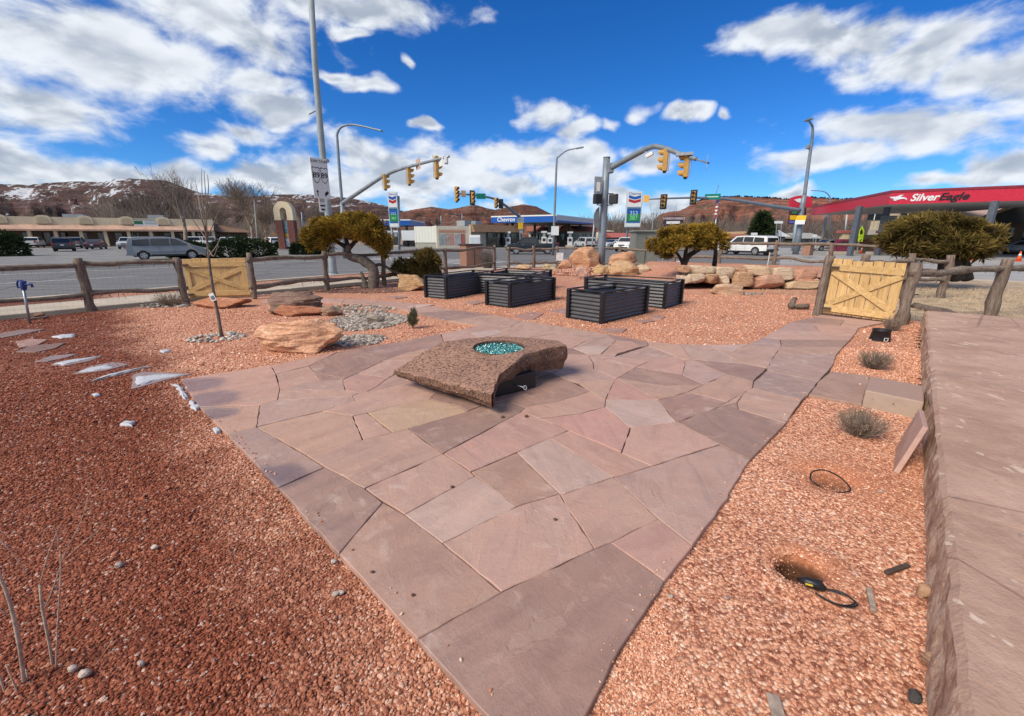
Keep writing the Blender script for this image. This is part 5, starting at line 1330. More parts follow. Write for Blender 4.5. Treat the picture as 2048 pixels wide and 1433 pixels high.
for i, (lb, a, b2, w, m) in enumerate([('grey splinter of wood beside the coiled cable', (1738, 1178), (1747, 1222), .024, SPL), ('dark stick of wood near the porch', (1772, 1146), (1817, 1130), .024, SPD), ('grey wood splinter at the bottom edge of the gravel', (1545, 1390), (1560, 1445), .045, SPL)]):
    tag(MB().beam(G(*a, -.012), G(*b2, -.012), w, .014).build('wood_splinter', m, bevel=.003), lb, 'wood')
boulder('tan stone wedged at the porch foot', 1828, 1858, 1170, 1198, (.45, .28, .18), 92, .8, name='small_stone', cat='stone', sub=3)
boulder('dark grey stone at the bottom right of the gravel', 1812, 1838, 1383, 1408, (.075, .072, .075), 93, .8, name='small_stone', cat='stone', sub=3)
boulder('tan broken stone under the porch edge', 1842, 1872, 1305, 1335, (.40, .27, .19), 94, .7, name='small_stone', cat='stone', sub=3)
for i, (x, y, w, lb) in enumerate([(668, 1126, 14, 'pale oval pebble nearest the patio edge'), (671, 1192, 16, 'white pebble, left of a pair by the patio'), (683, 1188, 14, 'white oval pebble, right of a pair by the patio'), (312, 1097, 14, 'pinkish flat pebble in the dark gravel'), (240, 1133, 16, 'lilac pebble in the dark gravel'), (172, 1352, 22, 'flat pale pebble beside the bare bush'), (147, 1342, 18, 'white pebble left of the flat pale one'), (285, 1330, 14, 'grey pebble in the dark gravel'), (1340, 1195, 12, 'pale chip near the patio edge, right gravel'), (1453, 1199, 10, 'pale chip in the right gravel bed'), (1760, 985, 13, 'cream chip between the two cable hollows')]):
    boulder(lb, x - w / 2, x + w / 2, y - w * .45, y + w * .25, (.55, .46, .40), 120 + i, .8, name='pebble', cat='pebble', sub=2, z=-.022)
for i, (x, y) in enumerate(((745, 1146), (826, 1192), (1110, 1040), (905, 975), (1005, 835), (1053, 834))):
    boulder('tiny dark pebble lying on the patio flags', x - 4, x + 4, y - 4, y + 2, (.16, .09, .07), 140 + i, .8, name='pebble', cat='pebble', sub=1, z=.006, group='stray pebbles on the patio')
# ------------------------------------------------------------------ poles, signals and signs
SIGY = pm('signal_yellow', (.46, .26, .065), .5, .15); SIGB = pm('signal_black', (.02, .02, .022), .5, .2)
LENS = [pm('red_lens', (.28, .03, .02), .3, .1), pm('amber_lens', (.30, .16, .03), .3, .1), pm('green_lens', (.02, .09, .07), .3, .1)]
SGREEN = pm('street_sign_green', (.0, .17, .12), .45, .1); SWHITE = pm('sign_white', (.68, .69, .68), .45, .06); SBLACK = pm('sign_black', (.02, .02, .02), .5); SYEL = pm('sign_yellow', (.72, .44, .02), .45, .1); SBACK = pm('sign_back', (.34, .36, .37), .45, .12, metal=.4)
SBLUE = pm('fuel_blue', (.012, .085, .36), .35, .1); SRED = pm('fuel_red', (.42, .02, .03), .35, .1); SPG = pm('price_green', (.02, .20, .07), .4, .1)
def cyl_to(mb, a, b, r, n=14): return mb.tube([a, b], r, n)
def basis(deg):
    f = Vector((math.sin(R(deg)), math.cos(R(deg)), 0)); return f, Vector((-f.y, f.x, 0)), Vector((0, 0, 1))   # facing, left, up
def signal(parent, c, deg, n=3, plate=False, house=SIGY, h=1.08):
    """signal head hanging at c (its middle), facing compass angle deg (0 = +Y, 90 = +X)"""
    f, l, u = basis(deg); M = Matrix((l, f, u)).transposed(); c = Vector(c); hh = h / 3 * n
    hd = MB().box(c, (.33, .22, hh), M=M).build('signal_head', house, parent, bevel=.03)
    MB().box(c - u * (hh / 2 + .035), (.16, .14, .07), M=M).build('end_cap', SIGB, hd)
    if plate:
        MB().box(c - f * .03, (.60, .02, hh + .3), M=M).build('back_plate', SIGB, hd)
    for i in range(n):
        q = c + u * (hh / 2 - (i + .5) * hh / n) + f * .112
        MB().tube([q, q + f * .02], .125, 18).build('lens', LENS[min(i, 2)], hd)
        mb = MB(); m = 13; rows = []
        for ln, rr in ((0, .145), (.24, .145), (.24, .135), (0, .135)):
            rows.append([len(mb.v) + k for k in range(m)])
            for k in range(m):
                a = R(-30 + 240 * k / (m - 1)); ext = ln * (1 if k in range(2, m - 2) else .75)
                mb.v.append(tuple(q + f * ext + l * math.cos(a) * rr + u * math.sin(a) * rr))
        for a, b in ((0, 1), (1, 2), (2, 3)): mb.f += [(rows[a][k], rows[a][k + 1], rows[b][k + 1], rows[b][k]) for k in range(m - 1)]
        mb.build('visor', house, hd)
    MB().tube([c - f * .17 + l * .12 + u * hh * .55, c - f * .17 + l * .12 - u * hh * .5], .02, 6).build('bracket', SBACK, hd)
    return hd
def panel(parent, c, w, h, deg, mat, name='sign', thick=.02, back=None):
    f, l, u = basis(deg); M = Matrix((l, f, u)).transposed(); c = Vector(c)
    o = MB().box(c, (w, thick, h), M=M).build(name, mat, parent)
    return o, c + f * (thick / 2 + .004), l, u            # text on the front runs along -l for a viewer facing it
def camdeg(p):                                             # compass angle that faces the photographer
    return math.degrees(math.atan2(-p[0], -p[1]))
def smooth_px(lst, k=6):
    P_ = [YP(*q) for q in lst]; out = []; n = len(P_)
    for i in range(n - 1):
        p0, p1, p2, p3 = P_[max(0, i - 1)], P_[i], P_[i + 1], P_[min(n - 1, i + 2)]
        for j in range(k):
            t_ = j / k; out.append(.5 * ((2 * p1) + (p2 - p0) * t_ + (2 * p0 - 5 * p1 + 4 * p2 - p3) * t_ * t_ + (3 * p1 - p0 - 3 * p2 + p3) * t_ ** 3))
    return out + [P_[-1]]
def taper(pts, a, b): return [a + (b - a) * i / (len(pts) - 1) for i in range(len(pts))]

# tall pole left with route signs
b = G(667, 553, -.12); Yp_ = b.y
tpole = thing('street_pole', 'tall tapering grey steel pole with route signs behind the golden juniper', 'pole', b)
topz = YP(619, -60, Yp_)
pt = [b, YP(666, 540, Yp_), YP(654, 400, Yp_), YP(642.5, 280, Yp_), YP(630, 130, Yp_), topz]
MB().tube(pt, [.185, .17, .145, .135, .12, .11], 18).build('pole', pm('mid_grey_pole', (.27, .315, .335), .55, .12, 2.5), tpole, smooth=True)
MB().tube([b, b + Vector((0, 0, .14))], .24, 18).build('base_flange', POLEL, tpole)
k = YP(641, 358, Yp_ - .5)
dg = camdeg(k) - 28
sg, fc, xr, up = panel(tpole, k, .74, 1.62, dg, SWHITE, 'route_sign')
f, l, u = basis(dg)
text('JUNCTION', 'lettering', SBLACK, sg, fc + u * .68, .15, xr, up, .004)
for s in (-1, 1):
    cc = fc + xr * .18 * s + u * .12
    MB().extr([cc + xr * a + u * e for a, e in ((-.165, .30), (-.10, .34), (0, .30), (.10, .34), (.165, .30), (.15, .05), (.16, -.12), (.08, -.26), (0, -.32), (-.08, -.26), (-.16, -.12), (-.15, .05))], f * .003).build('shield_border', SBLACK, sg)
    MB().extr([cc + f * .004 + xr * a * .88 + u * e * .9 for a, e in ((-.165, .30), (-.10, .34), (0, .30), (.10, .34), (.165, .30), (.15, .05), (.16, -.12), (.08, -.26), (0, -.32), (-.08, -.26), (-.16, -.12), (-.15, .05))], f * .003).build('shield', SWHITE, sg)
    text('89', 'lettering', SBLACK, sg, cc + f * .009, .30, xr, up, .003, bold=.006)
cc = fc - u * .58
MB().extr([cc + xr * (-.2 + a) + u * e for a, e in ((-.02, -.12), (.02, -.12), (.02, .03), (.06, .03), (0, .13), (-.06, .03), (-.02, .03))], f * .003).build('arrow', SBLACK, sg)
MB().extr([cc + xr * (.2 + a) + u * e for a, e in ((-.08, -.12), (-.04, -.12), (-.04, .06), (.03, .06), (.03, .12), (.11, .03), (.03, -.05), (.03, .01), (-.08, .01))], f * .003).build('arrow', SBLACK, sg)
MB().box(fc + u * .42, (.70, .006, .012), M=Matrix((l, f, u)).transposed()).build('divider', SBLACK, sg)
k2 = YP(645, 409, Yp_ - .45)
s2_, fc2, xr2, up2 = panel(tpole, k2, .30, .66, dg, SWHITE, 'small_sign')
MB().box(fc2 + up2 * .18, (.2, .004, .2), M=Matrix((l, f, u)).transposed()).build('print_block', SBACK, s2_)
MB().box(fc2 - up2 * .06, (.22, .004, .07), M=Matrix((l, f, u)).transposed()).build('print_block', SBLACK, s2_); MB().box(fc2 - up2 * .22, (.16, .004, .08), M=Matrix((l, f, u)).transposed()).build('print_block', SBLACK, s2_)
MB().tube([YP(652, 322, Yp_), YP(655, 322, Yp_ - .3)], .08, 8).build('camera_box', SBACK, tpole)
MB().tube([YP(632, 222, Yp_), YP(618, 229, Yp_)], .025, 6).build('step_bolt', POLE, tpole)
b = None
# left mast arm with luminaire
Yl = 38.0
lp = thing('signal_mast', 'signal mast with curved luminaire arm and three yellow signals at left', 'traffic signal', YP(690, 505, Yl) * 1.0)
bb = YP(690, 512, Yl); bb.z = -.12
MB().tube([bb, YP(687, 470, Yl), YP(684, 405, Yl)], [.2, .18, .16], 16).build('pole', POLE, lp, smooth=True)
sp = smooth_px([(684, 405, Yl), (678, 330, Yl), (675, 285, Yl), (674.5, 268, Yl), (681, 256, Yl), (692, 251, Yl), (706, 250, Yl - .5), (730, 254, Yl - 1), (752, 260, Yl - 1.5)])
MB().tube(sp, taper(sp, .12, .06), 10).build('luminaire_arm', POLE, lp, smooth=True)
MB().beam(YP(750, 259, Yl - 1.5), YP(764, 262.5, Yl - 1.7), .25, .12).build('luminaire', POLE, lp, bevel=.03)
sp = smooth_px([(685, 407, 38), (724, 381, 36), (765, 354, 34), (797, 340, 32.5), (848, 326, 30), (898, 313.5, 28)])
MB().tube(sp, taper(sp, .17, .07), 12).build('mast_arm', STEEL, lp, smooth=True)
signal(lp, YP(770, 364, 33.7), 62); signal(lp, YP(818, 353, 31.6), 62); signal(lp, YP(873, 335, 29.2), 62, 3, h=1.3)
panel(lp, YP(836, 329, 30.6), .95, .62, 62, pm('faded_sign_pink', (.50, .32, .24), .6, .2), 'lane_sign')
panel(lp, YP(882, 324, 28.6), .7, .5, 62, SWHITE, 'lane_sign')
MB().box(YP(892, 322, 28.2), (.2, .5, .35)).build('camera_box', SWHITE, lp, bevel=.03)
# far mast in the middle
fm = thing('signal_mast', 'far signal mast with a green street sign above the store', 'traffic signal', YP(1043, 490, 54))
bb = YP(1043, 492, 54); bb.z = -.12
MB().tube([bb, YP(1040, 440, 54), YP(1038, 428, 54)], [.2, .17, .15], 14).build('pole', POLE, fm, smooth=True)
sp = smooth_px([(1038, 433, 54), (1007, 409, 51), (988, 398, 49), (953, 391.5, 46), (912, 387.5, 43)])
MB().tube(sp, taper(sp, .17, .06), 10).build('mast_arm', POLE, fm, smooth=True)
signal(fm, YP(913, 389, 42.7), 140, 4, house=SIGY, plate=False, h=1.0); signal(fm, YP(945, 396, 44.8), 140, 3, plate=True); signal(fm, YP(992, 406, 48.5), 150, 3, h=1.0)
MB().box(YP(1002, 408, 48.8), (.5, .3, .95)).build('control_box', SIGB, fm)
panel(fm, YP(962, 393, 45.6), .95, .52, 165, SGREEN, 'street_sign'); panel(fm, YP(927, 388, 43.4), .42, .6, 165, pm('faded_orange_sign', (.52, .30, .13), .6, .2), 'lane_sign')
panel(fm, YP(1041, 441, 53.5), .8, .65, 178, SBACK, 'small_sign'); panel(fm, YP(1041, 452, 53.5), .6, .75, 178, SYEL, 'warning_sign'); panel(fm, YP(1043, 463, 53.6), .35, .5, 178, SBACK, 'small_sign')
# slim light pole in the middle
ml = thing('street_light', 'slim light pole with bent arm in front of the fuel canopy', 'street light', YP(1106, 500, 44))
bb = YP(1106, 505, 44); bb.z = -.12
sp = [bb] + smooth_px([(1107.5, 470, 44), (1111, 380, 44), (1113.5, 322, 44), (1116, 315, 44), (1133, 302, 44), (1155, 297, 44)])
MB().tube(sp, taper(sp, .12, .05), 8).build('pole', POLE, ml, smooth=True)
MB().beam(YP(1153, 297.5, 44), YP(1167, 295, 44), .3, .1).build('luminaire', POLE, ml)
panel(ml, YP(1110, 462, 43.7), .75, .85, 180, SWHITE, 'notice_board')
# our corner mast
Yc = 24.6
cm = thing('signal_mast', 'thick grey corner signal mast with two yellow signals behind the rock pile', 'traffic signal', YP(1201, 535, Yc))
bb = YP(1201, 538, Yc); bb.z = -.1
MB().tube([bb, YP(1203, 495, Yc), YP(1209, 400, Yc), YP(1213.5, 316, Yc)], [.235, .225, .20, .175], 20).build('pole', POLE, cm, smooth=True)
MB().tube([YP(1213.5, 316.5, Yc), YP(1213.6, 314.5, Yc)], .19, 20).build('cap', POLE, cm)
MB().box(YP(1221, 337, Yc - .05), (.3, .35, .5)).build('arm_socket', POLE, cm, bevel=.04)
sp = smooth_px([(1222, 336, 24.5), (1255, 318, 23.8), (1285, 302, 23), (1300, 295.5, 22.6), (1313, 293.5, 22.2), (1336, 299, 21.5), (1367, 311, 20.6), (1392, 318.5, 19.9)])
MB().tube(sp, taper(sp, .155, .085), 14).build('mast_arm', POLE, cm, smooth=True)
sp = smooth_px([(1392, 318.5, 19.9), (1418, 327, 19.2)]); MB().tube(sp, .035, 8).build('arm_tip', POLE, cm, smooth=True)
signal(cm, YP(1331, 321, 21.6), -68, h=.96); signal(cm, YP(1373, 332, 20.4), -68, h=.96)
panel(cm, YP(1414, 325, 19.2), .45, .55, -68, SBACK, 'street_sign')
MB().box(YP(1369, 309, 20.3), (.7, .3, .12), R(-20)).build('detector', SBACK, cm)
mb = MB(); mb.tube([YP(1290, 303, 22.8), YP(1296, 312, 22.7)], .03, 6); mb.build('camera_bracket', SBACK, cm); MB().beam(YP(1292, 314, 22.6), YP(1306, 306, 22.4), .16, .16).build('camera_box', SWHITE, cm, bevel=.02)
panel(cm, YP(1196, 371, 24.3), .42, .85, 165, SBACK, 'button_sign', .05); panel(cm, YP(1197, 374, 24.25), .2, .45, 165, SWHITE, 'notice')
for x, d in ((1195, 150), (1227, 215)):
    c = YP(x, 398.5, 24.2); pb = MB().box(c, (.46, .25, .5), R(180 - d)).build('pedestrian_signal', SIGB, cm, bevel=.04)
    MB().tube([c + Vector((0, .1, .28)), YP(1209, 388, 24.6)], .025, 6).build('bracket', SIGB, pb); MB().tube([c + Vector((0, .1, -.28)), YP(1206, 412, 24.6)], .025, 6).build('bracket', SIGB, pb)
mb = MB(); q = [YP(*e, 24.35) for e in ((1199, 413), (1192, 420), (1188, 430), (1188, 452), (1199, 463))]; mb.extr(q, (0, .03, 0)); mb.build('round_sign_back', pm('dark_sign_back', (.12, .13, .145), .5, .15), cm)
# right mast
Yr_ = 46.0
rm = thing('signal_mast', 'tall signal mast at right with a long arm and green street sign', 'traffic signal', YP(1591, 507, Yr_))
bb = YP(1591, 508, Yr_); bb.z = -.12
MB().tube([bb, YP(1597, 470, Yr_), YP(1605, 410, Yr_), YP(1609, 390, Yr_)], [.30, .27, .24, .2], 16).build('pole', POLE, rm, smooth=True)
sp = smooth_px([(1609, 392, Yr_), (1617, 330, Yr_), (1623.5, 285, Yr_), (1625.5, 262, Yr_), (1624.5, 252, Yr_), (1618, 242, Yr_ - 1)])
MB().tube(sp, taper(sp, .17, .08), 10).build('luminaire_arm', POLE, rm, smooth=True)
MB().box(YP(1617, 240, Yr_ - 1.3), (.35, .9, .15)).build('luminaire', POLE, rm, bevel=.03)
mb = MB(); mb.tube([YP(1622, 300, Yr_), YP(1615, 298, Yr_)], .05, 6); mb.build('bracket', POLE, rm); MB().box(YP(1615, 294, Yr_), (.28, .28, .35)).build('camera_box', SBACK, rm, bevel=.05)
sp = smooth_px([(1600, 421, Yr_), (1540, 412, 45), (1480, 402.5, 43.8), (1440, 397.5, 43), (1390, 396, 42.2), (1330, 397.5, 41.4), (1298, 399, 41)])
MB().tube(sp, taper(sp, .2, .05), 10).build('mast_arm', POLE, rm, smooth=True)
for x, y, Y in ((1327, 404, 41.0), (1387, 395, 41.8)): signal(rm, YP(x, y, Y), camdeg(YP(x, y, Y)) + 10, 3, plate=True, house=SIGY, h=1.0)
sgn, fcx, xx, uu = panel(rm, YP(1425, 394, 42.4), 1.35, .5, camdeg(YP(1425, 394, 42.4)), SGREEN, 'street_sign')
MB().box(fcx, (1.0, .01, .10), M=Matrix((xx, Vector((0, 1, 0)), uu)).transposed()).build('lettering_strip', pm('sign_letter_pale', (.45, .6, .55), .5), sgn)
panel(rm, YP(1293, 398, 40.8), .5, .6, camdeg(YP(1293, 398, 40.8)), pm('orange_sign', (.70, .40, .08), .5, .2), 'lane_sign')
ps, fcy, xx, uu = panel(rm, YP(1602, 437, 45.4), .85, .55, camdeg(YP(1602, 437, 45.4)) + 8, SYEL, 'warning_sign')
panel(rm, YP(1600, 445, 45.4), .85, .4, camdeg(YP(1600, 445, 45.4)) + 8, SWHITE, 'plate_sign')
MB().tube([YP(1430, 393, 42.4), YP(1438, 370, 42.4)], .03, 6).build('antenna', POLE, rm)
# route shields and blue board behind it: the red eagle price sign
Ye = 58
es = thing('station_price_sign', 'red-topped petrol price sign on blue poles behind the right mast', 'price sign', YP(1590, 498, Ye))
for x in (1589, 1600):
    q0 = YP(x - 3, 500, Ye); q0.z = -.12; MB().tube([q0, YP(x + 4, 440, Ye)], .2, 10).build('post', pm('blue_grey_post', (.22, .29, .35), .5), es, smooth=True)
mb = MB(); n = 12
top_ = [YP(1585 + 40 * i / n, 396 - 5 * math.sin(math.pi * i / n), Ye) for i in range(n + 1)]; bot_ = [YP(1624 - 42 * i / n, 415, Ye) for i in range(n + 1)]
mb.extr(top_ + bot_, (0, .6, 0)); hdp = mb.build('header', pm('eagle_red', (.50, .02, .045), .4, .1), es)
mb = MB(); mb.extr([YP(*e, Ye - .06) for e in ((1588, 400), (1600, 397), (1606, 400), (1612, 404), (1604, 406), (1596, 405))], (0, .03, 0)); mb.build('eagle_wing', SWHITE, hdp)
mb = MB().extr([YP(*e, Ye) for e in ((1583, 416), (1613, 416), (1612, 449), (1579, 449))], (0, .4, 0)); bd = mb.build('price_board', pm('dark_maroon', (.06, .015, .03), .5), es)
for (x0, x1, y0, y1, m) in ((1584, 1594, 424, 428, SPG), (1580, 1592, 431, 440, SYEL), (1579, 1610, 442, 447, pm('board_blue', (.10, .13, .45), .5))):
    MB().extr([YP(*e, Ye - .04) for e in ((x0, y0), (x1, y0), (x1, y1), (x0, y1))], (0, .03, 0)).build('price_panel', m, bd)
# two tall fuel brand price signs
def price_sign(label, x0, x1, ytop, ybot, Y, lean, polex, digits):
    w0 = YP((x0 + x1) / 2, ybot, Y); th = thing('fuel_price_sign', label, 'price sign', (w0.x, Y, -.1), 'fuel brand price signs')
    a, b = YP(x0, ytop, Y), YP(x1, ybot, Y); W_ = (b.x - a.x); Hh = a.z - b.z; cx = (a.x + b.x) / 2; cz = (a.z + b.z) / 2
    dg_ = camdeg((cx, Y)) + lean; f, l, u = basis(dg_); M = Matrix((l, f, u)).transposed(); c = Vector((cx, Y, cz)); xr = l
    MB().box(c, (W_, .4, Hh), M=M).build('cabinet', pm('cabinet_grey', (.50, .56, .60), .4, .08), th, bevel=.03)
    def blk(dz, h, w, m, name, o=.204): return MB().box(c + u * dz * Hh + f * o, (w * W_, .02, h * Hh), M=M).build(name, m, th)
    blk(.275, .40, .88, SWHITE, 'logo_panel'); blk(-.175, .40, .88, SBLUE, 'price_panel'); blk(-.225, .22, .84, SPG, 'green_price_panel', .214); blk(.035, .06, .88, pm('panel_steel_blue', (.12, .2, .3), .5), 'strip_panel'); blk(-.435, .07, .88, SWHITE, 'footer_panel')
    text('Chevron', 'lettering', SBLUE, th, c + u * .435 * Hh + f * .22, W_ * .22, xr, u, .01)
    for dz, m, nm in ((.335, SBLUE, 'blue_chevron'), (.235, SRED, 'red_chevron')):
        hw, hh, dp = W_ * .38, Hh * .075, Hh * .045; q = c + u * dz * Hh + f * .216
        MB().extr([q + xr * s + u * e for s, e in ((-hw, hh / 2 + dp / 2), (0, hh / 2 - dp / 2), (hw, hh / 2 + dp / 2), (hw, -hh / 2 + dp / 2), (0, -hh / 2 - dp / 2), (-hw, -hh / 2 + dp / 2))], f * .015).build(nm, m, th)
    text(digits[0], 'price_digits', pm('digit_pale', (.45, .62, .85), .5), th, c - u * .11 * Hh + f * .22, W_ * .36, xr, u, .006); text(digits[1], 'price_digits', pm('digit_green', (.25, .75, .35), .5), th, c - u * .24 * Hh + f * .23, W_ * .36, xr, u, .006)
    p0 = YP(polex[0], 500, Y + .4); p0.z = -.12
    MB().tube([p0, YP(polex[1], ytop + 8, Y + .4)], .16, 12).build('post', pm('sign_post_blue', (.20, .25, .30), .5), th, smooth=True)
    if len(polex) > 2:
        p1 = YP(polex[2], 500, Y + .4); p1.z = -.12; MB().tube([p1, YP(polex[2], ybot, Y + .4)], .16, 12).build('post', pm('sign_post_blue', (.2, .25, .3), .5), th, smooth=True)
price_sign('tall blue fuel price sign left of the white trailer', 775, 799, 384.5, 455.5, 62, 14, (799, 797, 784), ('353', '387'))
price_sign('tall blue fuel price sign right of the corner mast', 1254, 1280, 383.5, 455, 62, -16, (1252, 1260), ('353', '387'))
# flagpole, lot light, utility posts
fl = thing('flagpole', 'flagpole with a furled striped flag in front of the red mesa', 'flagpole', YP(1430, 470, 90))
q0 = YP(1427, 474, 90); q0.z = -.1; MB().tube([q0, YP(1438, 398, 90)], .12, 8).build('pole', SWHITE, fl, smooth=True)
for i in range(9):
    x, y = 1437 - i * .7, 401 + i * 3.6
    MB().tube([YP(x, y, 89.7), YP(x - 3.2 + .4 * i, y + 4.5, 89.7)], .25, 6).build('flag_stripe', (pm('flag_red', (.40, .03, .05), .7), SWHITE)[i % 2], fl)
MB().tube([YP(1436, 399, 89.7), YP(1434, 408, 89.7)], .3, 6).build('flag_canton', pm('flag_blue', (.03, .04, .15), .7), fl)
ll = thing('lot_light', 'thin twin-head lot light against the sky right of the price sign', 'lot light', YP(1302, 478, 110))
q0 = YP(1302, 480, 110); q0.z = -.1; MB().tube([q0, YP(1307, 428, 110)], .12, 6).build('pole', SBACK, ll); MB().beam(YP(1303.5, 428, 110), YP(1310.5, 428, 110), .3, .2).build('lamp_heads', SBACK, ll)
for i, (lb, x, y0, x2, y1, Y, rr) in enumerate([('pale slanting pole under the red canopy edge', 1642, 500, 1652, 430, 60, .18), ('white pole behind the red canopy', 1690, 470, 1694, 428, 70, .12), ('thin pale pole in front of the store at centre', 1183, 500, 1189, 442, 60, .09), ('bare flag rod beside the cedar gate hedge', 513, 482, 508, 400, 60, .06), ('dark utility pole right of the arched sign', 607, 470, 603, 425, 62, .09), ('dark utility pole left of the painted wall', 873, 491, 871, 450, 75, .12), ('thin dark mast behind the painted wall', 883, 455, 882, 432, 80, .12), ('thin mast left of the blue canopy', 924, 455, 924, 428, 82, .08)]):
    q0 = YP(x, y0, Y); 
    if y0 > 476: q0.z = -.1
    tag(MB().tube([q0, YP(x2, y1, Y)], rr, 8).build('utility_pole', POLE if i in (4, 5, 6, 7) else pm('bleached_pole', (.42, .42, .40), .7), smooth=True), lb, 'pole')
sl = thing('street_light', 'bent-arm street light above the red canopy roof', 'street light', YP(1661, 402, 75))
sp = [YP(1660, 500, 75)] + smooth_px([(1661, 404, 75), (1660.5, 396, 75), (1655, 388, 75), (1645, 383, 75), (1622, 381.5, 75)]); sp[0].z = -.1
MB().tube(sp, taper(sp, .11, .06), 8).build('pole', POLE, sl, smooth=True)
# far thin mast arm across the right, litter bins, cabinet
cb = thing('utility_cabinet', 'large grey-green utility cabinet left of the round juniper', 'cabinet', YP(1292, 528, 26))
a, b2 = YP(1266, 530, 26.2), YP(1320, 464, 26.2)
CABM = pm('cabinet_olive_grey', (.215, .215, .185), .6, .12, 1.5)
MB().box(((a.x + b2.x) / 2, 26.8, (b2.z + .2) / 2 - .1), (b2.x - a.x, 1.0, b2.z + .2), R(4)).build('body', CABM, cb, bevel=.05)
MB().box(((a.x + b2.x) / 2 - .03, 26.75, b2.z + .03), (b2.x - a.x + .12, 1.15, .07), R(4)).build('lid', CABM, cb, bevel=.02)
for i, x in enumerate((-.02,)): MB().box(((a.x + b2.x) / 2 + x, 26.27, b2.z * .45), (.02, .02, b2.z * .8), R(4)).build('door_seam', SBLACK, cb)
def bin_(label, x0, x1, y0, y1, Y, doors=2):
    a, b2 = YP(x0, y1, Y), YP(x1, y0, Y); th = thing('litter_bin', label, 'litter bin', ((a.x + b2.x) / 2, Y, -.1))
    w, h = b2.x - a.x, b2.z - a.z; BR_ = pm('brown_bin_panel', (.30, .155, .105), .7, .15)
    MB().box(((a.x + b2.x) / 2, Y + w * .4, a.z + h / 2), (w * .82, w * .7, h * .96), R(32)).build('body', BR_, th, bevel=.02)
    MB().box(((a.x + b2.x) / 2, Y + w * .4, a.z + h), (w * .9, w * .78, h * .06), R(32)).build('lid', pm('dark_bin_lid', (.06, .04, .035), .6), th, bevel=.01)
    f_ = Vector((math.sin(R(32)), -math.cos(R(32)), 0)); MB().box(Vector(((a.x + b2.x) / 2, Y + w * .4, a.z + h * .5)) + f_ * (w * .352), (.03, .02, h * .9), R(32)).build('seam', SBLACK, th)
bin_('brown panelled litter bin behind the fence at centre', 919, 962, 490, 540, 24.8); bin_('brown panelled litter bin beside the right signal mast', 1609, 1634, 490, 512, 39)
nt = thing('notice_sheet', 'white paper notice hung on the fence left of the rock pile', 'notice', YP(1120, 525, 24.6))
MB().extr([YP(*e, 24.62) for e in ((1113, 506), (1127, 506), (1126, 522), (1112, 522))], (0, .01, 0)).build('paper', pm('paper_white', (.62, .62, .62), .8), nt)
for i, (lb, x, y, Y) in enumerate([('orange traffic cone at the far right edge', 2036, 523, None), ('orange traffic cone beside the juniper trunk', 1944, 521, None), ('orange traffic cone between the fuel pumps', 1722, 507, None)]):
    g = G(x, y, -.11); th = thing('traffic_cone', lb, 'traffic cone', g, 'orange traffic cones')
    OR = pm('cone_orange', (.75, .10, .025), .5, .1); s = .72
    MB().tube([g + Vector((0, 0, .03)), g + Vector((0, 0, s * .5)), g + Vector((0, 0, s))], [.17, .10, .035], 14).build('cone', OR, th, smooth=True)
    MB().box(g + Vector((0, 0, .015)), (.42, .42, .03)).build('base', OR, th)
    MB().tube([g + Vector((0, 0, s * .55)), g + Vector((0, 0, s * .75))], [.1, .072], 14).build('reflective_band', SWHITE, th, smooth=True)
bs = thing('pedestrian_sign', 'lime-yellow school crossing signs on a post by the red canopy', 'sign', YP(1718, 508, 46))
q0 = YP(1713, 509, 46); q0.z = -.1; MB().tube([q0, YP(1724, 452, 46)], .04, 8).build('post', SBACK, bs)
LIME = pm('lime_sign', (.50, .72, .02), .45, .1)
mb = MB().extr([YP(*e, 45.9) for e in ((1725, 452), (1729, 462), (1727, 474), (1717, 474), (1719, 462))], (0, .03, 0)); sgo = mb.build('crossing_sign', LIME, bs); MB().extr([YP(*e, 45.84) for e in ((1724, 458), (1726, 466), (1721, 470), (1720, 464))], (0, .02, 0)).build('pictogram', SBLACK, sgo)
mb = MB().extr([YP(*e, 45.9) for e in ((1717, 475), (1727, 475), (1725, 484), (1716, 484))], (0, .03, 0)); sgo = mb.build('arrow_plate', LIME, bs); MB().extr([YP(*e, 45.84) for e in ((1719, 482), (1724, 477), (1721, 483))], (0, .02, 0)).build('pictogram', SBLACK, sgo)
